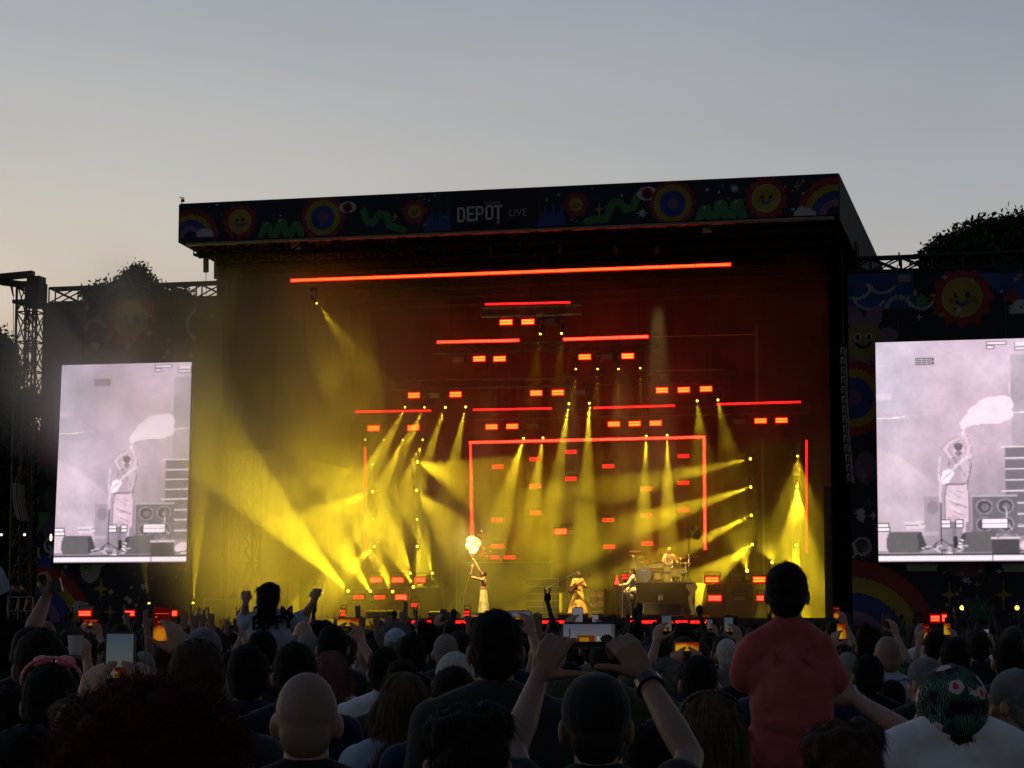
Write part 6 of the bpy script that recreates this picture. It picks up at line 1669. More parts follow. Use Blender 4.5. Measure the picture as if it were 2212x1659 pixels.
for i, (cx, ty, pose, d) in enumerate(HANDS):
    sd = 1 if pose.endswith('r') else -1
    tip = 2.07 if 'fist' not in pose else 1.98
    s_ = min(1.08, max(0.86, at(cx, ty, d).z / tip)); d2 = d
    k = dict(proto(('h', pose), style='short', arms=POSES[pose](), vox=0.0075, hvox=0.012, dens=0.6, seed=5, sleeve=0.6))
    p = at(cx, ty, d); root = Vector((p.x - 0.22 * sd * s_, d, 0))
    place(k, root, s_, dict(body=SK['tan'], shirt=CL[rr.choice(['black', 'charcoal', 'navy', 'grey'])], trousers=CL['navy'], hair=H[rr.choice(['black', 'dark', 'brown'])]),
          'person raising one arm %s below %s%s' % (HN[pose.split('_')[0]], lmk(cx), ', nearer' if i in (0, 5) else ', tiny' if d > 31 else ''), 'people with raised hands')
    KEEP.append((cx, 9, 1345, d))

# --- the rest of the individual crowd, laid out in loose rows
styles = [('short', 'black'), ('short', 'dark'), ('short', 'brown'), ('short', 'dark'), ('buzz', 'grey'), ('messy', 'dark'), ('long', 'dark'), ('bun', 'brown'), ('long', 'light'), ('curly', 'dark'), ('buzz', 'dark'), ('cap', 'dark'), ('longwavy', 'brown'), ('fringe', 'grey')]
HW = dict(black='black', dark='dark', brown='brown', light='fair', grey='grey', blond='blond', white='white', red='red', pink='pink')
SW = dict(short='short %s hair', buzz='cropped %s hair', messy='tousled %s hair', long='long %s hair', bun='a %s bun', curly='curly %s hair', longwavy='wavy %s hair', fringe='a balding %s head', cap='a dark cap')
tops = ['black', 'charcoal', 'navy', 'black', 'grey', 'charcoal', 'maroon', 'olive', 'blue', 'navy', 'white', 'black', 'green']
rr = random.Random(77); y = 8.6; N_ = 0; seen = {}
while y < 26.5 and N_ < 205:
    half = (1106 + 60) / F * y
    x = -half + rr.uniform(0, 0.5)
    while x < half:
        d = y + rr.uniform(-0.28, 0.28); px = 1106 + x / d * F
        hgt = min(1.86, max(1.52, rr.gauss(1.70, 0.075)))
        top = 1360 - (hgt - EYE) / d * F; hwid = 0.17 / d * F * 0.6; ok = True
        for (kx, kw, kb, kd) in KEEP:
            if d < kd + 0.35 and abs(px - kx) < kw + hwid and top < kb: ok = False; break
            if abs(d - kd) < 0.42 and abs(px - kx) < 0.42 / d * F: ok = False; break
        if ok:
            sty, hc_ = rr.choice(styles)
            if sty == 'cap': k = dict(proto(('m', 'cap'), style='short', hat='front', vox=0.013, hvox=0.010, dens=0.5))
            else: yw = rr.choice((-0.45, 0.0, 0.4)) if sty in ('short', 'buzz', 'long', 'messy') else 0.0; k = dict(proto(('m', sty, yw), style=sty, vox=0.013, hvox=0.011, dens=0.8, seed=2, yaw=yw, pitch=-0.08 if yw > 0 else 0.0, w=0.95 if yw < 0 else 1.03))
            tcl = rr.choice(tops)
            base = '%s and a %s top' % (SW[sty].replace('%s', HW[hc_]), tcl)
            dep = 'near rows' if d < 12 else 'middle rows' if d < 18 else 'deeper rows'
            lab = '%s, %s below %s' % (base, dep, lmk(px)); n_ = seen.get(lab, 0); seen[lab] = n_ + 1
            if n_: lab = '%s, %s %s, below %s' % (base, 'taller in the' if hgt > 1.72 else 'shorter in the', dep, lmk(px))
            o = place(k, (x, d, 0), hgt / 1.75, dict(body=SK[rr.choice(['fair', 'fair', 'tan', 'brown'])], shirt=CL[tcl], trousers=CL[rr.choice(['navy', 'charcoal', 'black', 'blue'])], hair=H[hc_], cap=CL['charcoal']),
                      lab, 'crowd in the middle rows', rz=rr.uniform(-0.5, 0.5))
            N_ += 1
        x += rr.uniform(0.58, 0.92)
    y += rr.uniform(0.85, 1.1)

# --- the far crowd up to the barrier: too many to count, one mass
rr = random.Random(5); mb = MB()
def far_person(mb, x, y, h, arm):
    s_ = h / 1.75; c = Vector((x, y, 0))
    mb.ball(c + Vector((0, 0, 1.63 * s_)), 0.082, 0.10, 0.122 * s_, nu=8, nv=6)
    mb.tube(c + Vector((0, 0, 1.46 * s_)), c + Vector((0, 0, 1.56 * s_)), 0.06, n=6, caps=False)
    r = 0.2; vs = []
    for z_, a, b in ((0.9, 0.17, 0.12), (1.25, 0.19, 0.12), (1.40, 0.225, 0.11), (1.46, 0.15, 0.08), (1.50, 0.05, 0.05)):
        vs += [c + Vector((a * math.cos(t), b * math.sin(t), z_ * s_)) for t in np.linspace(0, 2 * math.pi, 9)[:-1]]
    mb.add(vs, [(8 * j + i, 8 * j + (i + 1) % 8, 8 * j + 8 + (i + 1) % 8, 8 * j + 8 + i) for j in range(4) for i in range(8)])
    if arm:
        sd = rr.choice((-1, 1)); e = c + Vector((0.26 * sd, 0.05, 1.62 * s_)); t = c + Vector(((0.2 + rr.uniform(-0.1, 0.1)) * sd, 0.08, 1.95 * s_))
        mb.tube(c + Vector((0.2 * sd, 0, 1.42 * s_)), e, 0.05, 0.04, n=6); mb.tube(e, t, 0.04, 0.028, n=6); mb.ball(t + Z * 0.05, 0.045, 0.03, 0.06, nu=6, nv=5)
        if rr.random() < 0.4:
            for k in (-1, 1): mb.tube(t + Vector((0.02 * k, 0, 0.08)), t + Vector((0.035 * k, 0, 0.17)), 0.011, n=5)
y = 26.9
while y < 79:
    half = 1166 / F * y; x = -half + rr.uniform(0, 0.6)
    while x < half:
        far_person(mb, x, y + rr.uniform(-0.25, 0.25), min(1.9, max(1.5, rr.gauss(1.70, 0.08))), rr.random() < 0.07)
        x += rr.uniform(0.55, 0.95)
    y += rr.uniform(0.8, 1.15)
crowd = mb.build('crowd', mat('far_crowd_clothing', (0.03, 0.025, 0.028), 0.85, var=0.7, scale=1.7), smooth=True)
tag(crowd, 'dense far crowd filling the field up to the stage barrier', 'crowd', None, 'stuff')

# pale flag at the far edge
m = MB(); a, b, c_, d_ = at(-30, 1190, 11), at(2, 1226, 11), at(25, 1272, 11), at(-30, 1300, 11)
n_ = 8; vs = []
for i in range(n_ + 1):
    for j in range(n_ + 1):
        u_, v_ = i / n_, j / n_; q = a.lerp(b, u_).lerp(d_.lerp(c_, u_), v_); vs.append(q + Vector((0, 0.03 * math.sin(u_ * 7 + v_ * 3), 0)))
m.add(vs, [(i * (n_ + 1) + j, i * (n_ + 1) + j + 1, (i + 1) * (n_ + 1) + j + 1, (i + 1) * (n_ + 1) + j) for i in range(n_) for j in range(n_)])
fl = empty('flag', at(-30, 1300, 11), 0, 'pale blue-grey flag sticking in at the very edge above the dark curly head', 'flag')
m.build('flag_cloth', CL['lblue'], fl, smooth=True)
m = MB(); q = at(-32, 1200, 11); m.tube(Vector((q.x, q.y, 0.6)), Vector((q.x, q.y, q.z + 0.1)), 0.012); m.build('pole', M_alu, fl)
# ------------------------------------------------------------------ band, instruments and gear on the stage
M_gear = mat('black_gear', (0.03, 0.028, 0.026), 0.55, var=0.3, scale=3)
M_brass = mat('brass_cymbal', (0.65, 0.48, 0.18), 0.3, metal=0.9)
M_chrome = mat('chrome', (0.6, 0.58, 0.5), 0.25, metal=0.9)
M_drum = mat('drum_shell', (0.30, 0.27, 0.10), 0.3, spec=0.6)
M_wood = mat('dark_guitar_body', (0.10, 0.035, 0.015), 0.3, spec=0.6)
M_pale = mat('pale_guitar_body', (0.45, 0.40, 0.28), 0.3, spec=0.5)
def performer(cx, top, v, rz, style, mats, label, height, arms=None, base=DZ, **kw):
    """a figure on the deck; arms in its own space (or as picture points with a depth offset)"""
    p = spw(cx, top, v); s = (p.z - base) / height; root = Vector((p.x, p.y, base))
    Rm = Matrix.Rotation(-rz, 3, 'Z')
    def L(q):
        if len(q) == 4: return Vector(q[:3])
        w_ = at(q[0], q[1], root.y + q[2]); return (Rm @ (w_ - root)) / s
    aa = {}
    for sd in (-1, 1):
        a = (arms or {}).get(sd)
        if a is None: aa[sd] = ARM_DOWN[sd]; continue
        aa[sd] = dict(el=L(a['el']), wr=L(a['wr']))
        for k_ in ('hand',): 
            if k_ in a: aa[sd][k_] = a[k_]
        if 'dir' in a: aa[sd]['dir'] = Vector(a['dir'])
    return root, s, aa, Rm
def dress(name, rings):
    """lofted cloth with folds: rings of (z, rx, ry, dy)"""
    n = 40; vs = []
    for j, (z_, rx, ry, dy) in enumerate(rings):
        f = j / (len(rings) - 1)
        for i in range(n):
            t = 2 * math.pi * i / n; k = 1 + 0.07 * f * math.sin(9 * t + 0.7 * j * 0.2) + 0.03 * f * math.sin(17 * t)
            vs.append((rx * k * math.cos(t), dy + ry * k * math.sin(t), z_))
    fs = [(j * n + i, j * n + (i + 1) % n, (j + 1) * n + (i + 1) % n, (j + 1) * n + i) for j in range(len(rings) - 1) for i in range(n)]
    me = bpy.data.meshes.new(name); me.from_pydata(vs, [], fs); me.polygons.foreach_set('use_smooth', [True] * len(fs)); return me
def guitar(c, xd, m_, label, up=Z, front=None, s=1.0):
    """c = body centre, xd = towards the head of the neck, front = the way the strings face"""
    xd = Vector(xd).normalized(); front = Vector(front or (0, -1, 0)); front = (front - xd * front.dot(xd)).normalized(); yd = front.cross(xd)
    o = empty('electric_guitar', c, 0, label, 'guitar')
    B = Matrix((xd, yd, front)).transposed()
    me = blob('body', [ell_((-0.08, 0, 0), (0.13, 0.165, 0.026)), ell_((0.09, 0.01, 0), (0.11, 0.125, 0.026)), cap_((0.12, 0.10, 0), 0.022, (0.20, 0.085, 0), 0.016), cap_((0.12, -0.10, 0), 0.022, (0.18, -0.09, 0), 0.016)], 0.012, 2)
    me.transform(Matrix.Scale(s, 4)); me.transform(B.to_4x4()); me.transform(Matrix.Translation(c)); me.materials.append(m_); link('body', me, o)
    q = lambda x, y, z_: Vector(c) + B @ (Vector((x, y, z_)) * s)
    m = MB(); m.tube(q(0.1, 0, 0.02), q(0.66, 0, 0.025), 0.022 * s, 0.018 * s, n=8); m.box(q(0.73, 0.008, 0.02), (xd * 0.085 * s), yd * 0.036 * s, front * 0.008 * s)
    for k in range(6): m.ball(q(0.67 + 0.024 * k, 0.055, 0.02), 0.009 * s, nu=6, nv=4)
    m.build('neck', M_brass if m_ is M_pale else M_wood, o); m = MB()
    for xx in (-0.06, 0.03): m.box(q(xx, 0, 0.03), xd * 0.016 * s, yd * 0.042 * s, front * 0.006 * s)
    m.box(q(-0.13, 0, 0.03), xd * 0.02 * s, yd * 0.045 * s, front * 0.007 * s); m.build('pickups', M_chrome, o)
    return o
# the bare-backed singer with the flare
root, s, aa, Rm = performer(1045, 1230, 1.2, R(75), 'short', None, '', 1.79,
    {1: dict(el=(1036, 1234, -0.15), wr=(1026, 1213, -0.2), hand=(FIST, (-0.4, 0.4, 0), (0, 0.9, 0.3), 'fist')), -1: dict(el=(1018, 1246, 0.25), wr=(1021, 1226, 0.1), hand=(FIST, (0.4, 0.4, 0), (0, 0.9, 0.3), 'fist'))})
k = make_person(arms=aa, style='short', vox=0.010, hvox=0.009, pitch=0.5, hs=1.0)
k.pop('shirt'); k.pop('trousers')
k['skirt'] = dress('skirt', [(1.04, 0.155, 0.118, 0), (0.95, 0.175, 0.135, 0), (0.75, 0.185, 0.15, 0.0), (0.5, 0.2, 0.175, 0.0), (0.3, 0.215, 0.2, 0.0), (0.22, 0.222, 0.21, 0.0)])
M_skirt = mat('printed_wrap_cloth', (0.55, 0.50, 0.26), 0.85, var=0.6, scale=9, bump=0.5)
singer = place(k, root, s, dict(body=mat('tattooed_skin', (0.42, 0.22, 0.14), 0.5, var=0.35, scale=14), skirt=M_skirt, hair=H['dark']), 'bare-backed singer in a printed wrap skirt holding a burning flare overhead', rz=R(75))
hand_w = spw(1024, 1209, 1.2)
m = MB(); m.tube(spw(1025, 1212, 1.2), spw(1021, 1199, 1.2), 0.022, n=8); fl_ = m.build('flare_stick', M_gear); tag(fl_, 'short flare stick gripped by the singer under the fireball', 'flare')
# fireball: hot lumps of flame, drops of sparks to its side
rr = random.Random(9); c_ = spw(1021.5, 1175, 1.2); P = [ell_(c_, (0.26, 0.22, 0.27))]
for _ in range(26):
    a = Vector((rr.gauss(0, 1), rr.gauss(0, 1), rr.gauss(0, 1))).normalized(); r_ = rr.uniform(0.05, 0.11); P.append(ell_(c_ + Vector((a.x * 0.22, a.y * 0.18, a.z * 0.25)), (r_, r_, r_)))
P += [ell_(spw(1017, 1192, 1.2), (0.08, 0.08, 0.06)), ell_(spw(1026, 1193, 1.2), (0.07, 0.07, 0.05))]
me = blob('fireball', P, 0.03, 2, 0.03, 9); 
fm = bpy.data.materials.new('flame'); fm.use_nodes = True; t = fm.node_tree; t.nodes.clear(); o_ = t.nodes.new('ShaderNodeOutputMaterial'); e_ = t.nodes.new('ShaderNodeEmission'); tcn = t.nodes.new('ShaderNodeTexCoord'); nz = t.nodes.new('ShaderNodeTexNoise'); nz.inputs['Scale'].default_value = 5.5; nz.inputs['Detail'].default_value = 6
rp = t.nodes.new('ShaderNodeValToRGB'); el = rp.color_ramp.elements; el[0].position = 0.30; el[0].color = (1.0, 0.30, 0.03, 1); el[1].position = 0.62; el[1].color = (1.0, 0.86, 0.50, 1); x_ = el.new(0.45); x_.color = (1, 0.62, 0.12, 1)
t.links.new(tcn.outputs['Object'], nz.inputs['Vector']); t.links.new(nz.outputs['Fac'], rp.inputs[0]); t.links.new(rp.outputs[0], e_.inputs['Color']); e_.inputs['Strength'].default_value = 2.2; t.links.new(e_.outputs[0], o_.inputs['Surface'])
me.materials.append(fm); fb = link('fireball', me); tag(fb, 'round white-yellow fireball burning over the raised hand of the singer', 'fire')
mb = MB()
for _ in range(42):
    px_ = 1032 + abs(rr.gauss(0, 11)); py_ = rr.choice((rr.gauss(1186, 5), rr.gauss(1160, 7), rr.gauss(1196, 4)))
    c2 = spw(px_, py_, 1.2 + rr.uniform(-0.2, 0.2)); r_ = rr.uniform(0.008, 0.03); mb.ball(c2, r_, r_, r_ * rr.uniform(0.6, 1.8), nu=6, nv=4)
sk_ = mb.build('sparks', emat('spark_glow', (1.0, 0.30, 0.06), 0.9)); tag(sk_, 'orange sparks and burning drops beside the fireball', 'sparks', None, 'stuff')
l = bpy.data.lights.new('flare_light', 'POINT'); l.energy = 420; l.color = (1, 0.62, 0.2); l.shadow_soft_size = 0.2; lo = bpy.data.objects.new('flare_light', l); COL.objects.link(lo); lo.location = c_ - V * 0.6
# the singing woman with the guitar
root, s, aa, Rm = performer(1249, 1231, 1.6, R(200), 'curly', None, '', 1.80,
    {-1: dict(el=(-0.27, 0.06, 1.16, 0), wr=(-0.16, 0.26, 1.20, 0), hand=(GRIP, (0.5, -0.6, 0.1), (0.3, 0.2, 0.9), 'fist')), 1: dict(el=(0.26, 0.05, 1.14, 0), wr=(0.10, 0.26, 1.06, 0), hand=(GRIP, (0, -1, 0), (-0.3, 0, 0.9), 'fist'))})
k = make_person(arms=aa, style='longwavy', vox=0.010, hvox=0.010, sleeve=1.2, fem=True, yaw=0.25)
k.pop('trousers')
k['skirt'] = dress('skirt', [(1.12, 0.135, 0.105, 0), (1.02, 0.165, 0.14, 0), (0.8, 0.23, 0.21, 0), (0.55, 0.30, 0.28, 0), (0.32, 0.36, 0.34, 0), (0.20, 0.38, 0.36, 0)])
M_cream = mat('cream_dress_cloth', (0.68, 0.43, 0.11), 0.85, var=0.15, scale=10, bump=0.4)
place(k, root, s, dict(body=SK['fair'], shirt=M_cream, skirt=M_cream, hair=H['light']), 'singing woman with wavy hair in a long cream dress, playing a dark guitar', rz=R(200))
guitar(spw(1238, 1271, 1.25), spw(1264, 1252, 1.3) - spw(1238, 1271, 1.25), M_wood, 'dark electric guitar held by the woman in the cream dress', front=-V, s=1.0)
# the guitarist in white, in profile
root, s, aa, Rm = performer(1366, 1227, 2.2, R(82), 'short', None, '', 1.76,
    {-1: dict(el=(-0.22, 0.16, 1.18, 0), wr=(-0.05, 0.42, 1.16, 0), hand=(GRIP, (0.3, -0.6, 0.2), (0.2, 0.2, 0.9), 'fist')), 1: dict(el=(0.25, 0.02, 1.14, 0), wr=(0.14, 0.24, 0.98, 0), hand=(GRIP, (-0.6, -0.6, 0), (0, 0.3, 0.9), 'fist'))})
k = make_person(arms=aa, style='short', vox=0.010, hvox=0.010, sleeve=1.2, pitch=-0.15)
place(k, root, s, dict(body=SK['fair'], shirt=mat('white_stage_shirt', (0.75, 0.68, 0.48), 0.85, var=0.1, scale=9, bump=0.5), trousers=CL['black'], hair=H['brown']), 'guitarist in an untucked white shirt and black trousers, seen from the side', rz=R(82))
guitar(spw(1359, 1287, 2.0), spw(1346, 1264, 1.9) - spw(1359, 1287, 2.0), M_pale, 'pale electric guitar held by the guitarist in white', front=Vector((-0.6, -0.8, 0)), s=0.95)
# a crew member bent over a desk on the smoke side
root, s, aa, Rm = performer(926, 1240, 7.5, R(170), 'short', None, '', 1.76, base=DZ + 0.4)
k = proto(('crew',), style='short', vox=0.013, hvox=0.011, dens=0.5)
place(k, root, s, dict(body=SK['tan'], shirt=CL['black'], trousers=CL['black'], hair=H['black']), 'keyboard player in black, dim in the smoke behind the black riser box', rz=R(170))

def gbox(x0, x1, y0, y1, v, dep, name, label, cat, m_=None, group=None, trim=True, parent=None):
    a, b = sp(x0, y1, v), sp(x1, y0, v)
    o = empty(name, st((a[0] + b[0]) / 2, v + dep / 2, a[1]), SROT, label, cat, group)
    m = MB(); m.sbox(a[0], b[0], v, v + dep, max(a[1], DZ + 0.005), b[1]); m.build('case', m_ or M_gear, o)
    if trim:
        m = MB()
        for (u0, u1, z0, z1) in ((a[0] - 0.012, b[0] + 0.012, b[1] - 0.015, b[1] + 0.012), (a[0] - 0.012, a[0] + 0.02, max(a[1], DZ + 0.01), b[1] - 0.02), (b[0] - 0.02, b[0] + 0.012, max(a[1], DZ + 0.01), b[1] - 0.02)):
            m.sbox(u0, u1, v - 0.012, v + 0.02, z0, z1)
        m.build('edge_trim', M_alu, o)
    return o, a, b
drs, a, b = gbox(1330, 1500, 1258, 1345, 6.5, 3.4, 'drum_riser', 'high black riser under the drum kit', 'riser')
gbox(985, 1192, 1214, 1345, 9.5, 2.6, 'band_riser', 'long low-lit riser behind the singer with the flare, its top edge catching light', 'riser')
gbox(884, 958, 1269, 1345, 6.2, 0.9, 'riser_box', 'black riser box in the smoke beside the salmon strobes', 'riser')
st_o = empty('stage_steps', spw(1170, 1320, 8), SROT, 'dark wide stage steps with pale edges between the singers', 'steps')
for i, y_ in enumerate((1322, 1310, 1297, 1282, 1266, 1250)):
    a, b = sp(1136, y_, 5 + i * 0.5), sp(1208, y_, 5 + i * 0.5)
    m = MB(); m.sbox(a[0], b[0], 5 + i * 0.5, 5.5 + i * 0.5, DZ + 0.005 if a[1] > DZ else DZ, max(a[1], DZ + 0.05)); tr = m.build('step', M_gear, st_o)
    m = MB(); m.sbox(a[0], b[0], 4.985 + i * 0.5, 5.0 + i * 0.5, a[1] - 0.03, a[1] + 0.004); m.build('nosing', M_alu, tr)
# amplifier stacks with their cones
def stack(x0, x1, y0, y1, v, nc, nr, name, label):
    o, a, b = gbox(x0, x1, y0, y1, v, 0.6, name, label, 'amplifier', trim=True)
    uw = (b[0] - a[0]) / nc; zh = (b[1] - a[1]) / nr
    for i in range(nc):
        for j in range(nr):
            c = st(a[0] + uw * (i + 0.5), v - 0.02, a[1] + zh * (j + 0.5)); r_ = min(uw, zh) * 0.42
            m = MB(); n = 20
            for q0, q1, ra, rb in ((0.0, 0.0, r_, r_ * 0.88), (0.0, 0.03, r_ * 0.88, r_ * 0.35), (0.03, -0.01, r_ * 0.35, r_ * 0.01)):
                vs = []
                for t in range(n):
                    an = 2 * math.pi * t / n; e = U * math.cos(an) + Z * math.sin(an); vs += [c + e * ra + V * q0, c + e * rb + V * q1]
                m.add(vs, [(2 * t, 2 * ((t + 1) % n), 2 * ((t + 1) % n) + 1, 2 * t + 1) for t in range(n)])
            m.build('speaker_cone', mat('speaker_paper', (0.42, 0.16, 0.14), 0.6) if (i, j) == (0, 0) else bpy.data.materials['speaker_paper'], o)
stack(1274, 1304, 1273, 1336, 5.0, 2, 3, 'amplifier_stack', 'tall amplifier stack with red-lit speaker cones beside the cream dress')
# floor monitors along the front, wedge shaped
def wedge(x0, x1, y0, label):
    a, b = sp(x0, 1345, 0.25), sp(x1, y0, 0.25); z1 = b[1]
    o = empty('stage_monitor', st((a[0] + b[0]) / 2, 0.4, DZ), SROT, label, 'monitor speaker', 'wedge monitors along the stage front')
    m = MB(); pr = [(0.25, DZ), (0.95, DZ), (0.95, DZ + 0.12), (0.55, z1), (0.25, z1 - 0.04)]
    vs = [st(u_, v_, z_) for u_ in (a[0], b[0]) for v_, z_ in pr]
    m.add(vs, [(0, 1, 2, 3, 4), (9, 8, 7, 6, 5)] + [(i, i + 5, (i + 1) % 5 + 5, (i + 1) % 5) for i in range(5)]); m.build('cabinet', M_gear, o)
    m = MB(); m.sbox((a[0] + b[0]) / 2 - 0.1, (a[0] + b[0]) / 2 + 0.1, 0.235, 0.248, (DZ + z1) / 2 - 0.03, (DZ + z1) / 2 + 0.03); m.build('handle', M_alu, o)
for x0, x1, y0, lb in ((1206, 1262, 1325, 'in front of the cream dress'), (1284, 1332, 1325, 'right before the amplifier stack'), (1366, 1422, 1325, 'at the feet of the guitarist in white'), (1440, 1478, 1328, 'below the drum riser'),
                       (1000, 1030, 1331, 'before the singer with the flare'), (1040, 1075, 1330, 'behind the tall mans head'), (790, 856, 1318, 'below the yellow floor fan, wide and dark'), (925, 985, 1320, 'in front of the black riser box'), (1500, 1530, 1330, 'beside the pale cloth')):
    wedge(x0, x1, y0, 'dark wedge monitor ' + lb)
gbox(1390, 1472, 1303, 1345, 3.0, 0.8, 'flight_case', 'grey topped flight case before the drum riser', 'case')
gbox(1528, 1566, 1262, 1345, 6.6, 0.9, 'flight_case', 'dark case between the bright floor strobes', 'case', trim=False)
gbox(1568, 1626, 1262, 1345, 6.6, 0.9, 'flight_case', 'dark case carrying the unlit floor strobes', 'case', trim=False)
gbox(1628, 1690, 1300, 1345, 5.6, 0.9, 'flight_case', 'low brown-lit case behind the head of the child', 'case', trim=False)
gbox(1783, 1800, 1050, 1345, 3.0, 1.2, 'side_panel_box', 'tall dark side box at the stage edge catching green-yellow light', 'cabinet', trim=False)
# microphones on stands
def mic(base, top, tip, v, label):
    b_, t_, p_ = spw(*base, v), spw(*top, v), spw(*tip, v - 0.2); b_.z = DZ
    o = empty('microphone_stand', b_, SROT, label, 'microphone stand')
    m = MB(); m.tube(b_, t_, 0.014); m.tube(t_, p_, 0.011)
    for a in (0.5, 2.6, 4.7): m.tube(b_ + Z * 0.12, b_ + Vector((math.cos(a) * 0.3, math.sin(a) * 0.3, 0.01)), 0.012)
    m.build('stand', M_chrome, o)
    d = (p_ - t_).normalized() if (p_ - t_).length > 0.05 else -V
    m = MB(); m.tube(p_, p_ + d * 0.12, 0.018, 0.024, n=8); m.ball(p_ + d * 0.14, 0.032, nu=8, nv=6); m.build('microphone', M_chrome, o)
mic((1000, 1330), (1002, 1285), (1015, 1247), 1.0, 'microphone stand leaning in front of the singer with the flare')
mic((1172, 1330), (1176, 1274), (1234, 1242), 1.2, 'long boom microphone reaching to the singing woman')
mic((1344, 1330), (1345, 1262), (1354, 1246), 1.6, 'microphone stand at the mouth of the guitarist in white')
mic((697, 1335), (697, 1237), (691, 1238), 0.8, 'tall thin microphone stand in the smoke beside the raised fist')
mic((664, 1330), (665, 1292), (680, 1262), 1.8, 'angled microphone stand behind the girl in the white shirt')
mic((1487, 1258), (1488, 1198), (1504, 1201), 7.5, 'overhead microphone stand beside the drum kit')
# drum kit and drummer on the riser
RT = sp(1400, 1258, 6.5)[1]
kit = empty('drum_kit', spw(1425, 1258, 7.6), SROT, 'shiny drum kit with many cymbals on the high riser', 'drum kit')
def drum(c, ax, r, h, nm, m_):
    ax = Vector(ax).normalized(); m = MB(); m.tube(c - ax * h / 2, c + ax * h / 2, r, n=20); d = m.build(nm, m_, kit)
    m = MB(); m.tube(c + ax * (h / 2 + 0.002), c + ax * (h / 2 + 0.03), r * 1.04, n=20); m.tube(c - ax * (h / 2 + 0.03), c - ax * (h / 2 + 0.002), r * 1.04, n=20); m.build('hoop', M_chrome, d); return d
bd = spw(1393, 1242, 7.0); bd.z = RT + 0.30
drum(bd, -V, 0.30, 0.4, 'bass_drum', M_gear)
text_mesh('drum_lettering', 'Pearl', 0.11, M_letter, kit, bd - V * 0.236 + Z * 0.16, U, Z, 1, 0.003)
for (x_, y_, r_, h_) in ((1412, 1222, 0.15, 0.16), (1426, 1221, 0.16, 0.17), (1442, 1228, 0.17, 0.2), (1460, 1236, 0.2, 0.28), (1420, 1243, 0.18, 0.24), (1440, 1246, 0.2, 0.3), (1475, 1232, 0.16, 0.18)):
    drum(spw(x_, y_, 7.4), Z + V * -0.15, r_, h_, 'tom_drum', M_drum)
for (x_, y_, w_) in ((1372, 1191, 0.24), (1368, 1200, 0.2), (1383, 1202, 0.18), (1393, 1213, 0.26), (1437, 1194, 0.28), (1452, 1208, 0.2), (1470, 1205, 0.22), (1482, 1216, 0.2)):
    c_ = spw(x_, y_, 7.3); m = MB(); m.ball(c_, w_, w_, 0.022, nu=18, nv=6, rot=Matrix.Rotation(0.16, 3, 'X')); m.ball(c_ + Z * 0.02, 0.05, 0.05, 0.03, nu=8, nv=5); cy = m.build('cymbal', M_brass, kit, smooth=True)
    m = MB(); m.tube(c_, Vector((c_.x, c_.y, RT + 0.01)), 0.013); 
    for a in (0, 2.1, 4.2): m.tube(Vector((c_.x, c_.y, RT + 0.3)), Vector((c_.x + math.cos(a) * 0.25, c_.y + math.sin(a) * 0.2, RT + 0.015)), 0.011)
    m.build('cymbal_stand', M_chrome, kit)
root, s, aa, Rm = performer(1446, 1204, 8.2, R(190), 'buzz', None, '', 1.40, {-1: dict(el=(-0.30, 0.15, 1.12, 0), wr=(-0.20, 0.42, 1.14, 0)), 1: dict(el=(0.30, 0.15, 1.15, 0), wr=(0.22, 0.40, 1.28, 0))}, base=RT)
k = make_person(arms=aa, style='short', vox=0.011, hvox=0.011, legs='ride', sleeve=0.1)
k.pop('shirt')
dm = place(k, Vector((root.x, root.y, RT - 0.36)), 1.0, dict(body=SK['fair'], trousers=CL['black'], hair=H['blond']), 'bare-chested fair-haired drummer seated behind the drum kit', rz=R(190))
m = MB(); c_ = Vector((root.x, root.y, RT)); m.tube(c_ + Z * 0.02, c_ + Z * 0.42, 0.03); m.tube(c_ + Z * 0.42, c_ + Z * 0.50, 0.17, n=14); o = m.build('drum_stool', M_gear); tag(o, 'round stool under the drummer', 'stool')
# black lamp on a mast beside the drums, pale cloth on the riser corner, small things
m = MB(); c_ = spw(1492, 1150, 8.5); m.tube(c_ + U * 0.05, c_ + U * 0.3 - Z * 0.12 - V * 0.3, 0.16, 0.2, n=12); m.box(c_ + U * 0.02, U * 0.16, V * 0.18, Z * 0.22); o = m.build('followspot', M_gear)
m = MB(); m.tube(spw(1488, 1160, 8.5), spw(1487, 1258, 8.5), 0.025); m.build('mast', M_gear, o)
tag(o, 'black box lamp on a mast above the drum kit', 'stage lamp')
a, b = sp(1490, 1328, 6.3), sp(1500, 1262, 6.3)
m = MB(); n = 10; vs = []
for i in range(n + 1):
    z_ = b[1] + (a[1] - b[1]) * i / n; wd = (0.22 if i < 3 else 0.10) * (1 + 0.3 * math.sin(i * 1.9)); u_ = (a[0] + b[0]) / 2 + 0.05 * math.sin(i * 0.9)
    vs += [st(u_ - wd, 6.3 + 0.03 * math.sin(i * 2.0), z_), st(u_ + wd * 0.7, 6.25, z_)]
m.add(vs, [(2 * i, 2 * i + 1, 2 * i + 3, 2 * i + 2) for i in range(n)]); o = m.build('hanging_cloth', mat('pale_cloth', (0.6, 0.58, 0.3), 0.8)); tag(o, 'crumpled pale cloth hanging from the corner of the drum riser', 'cloth')
m = MB(); c_ = spw(1263 - 23, 1250, 4.2); c_ = spw(1334, 1246, 4.2)
m.poly = None
c_ = spw(1330, 1248, 6.0); m.tube(spw(1333, 1262, 6), spw(1333, 1244, 6), 0.10, 0.02, n=6); o = m.build('red_flag_amp_cover', M_ledmid); o.name = 'red_lamp_cone'; tag(o, 'small red glowing cone between the woman in cream and the guitarist in white', 'lamp')
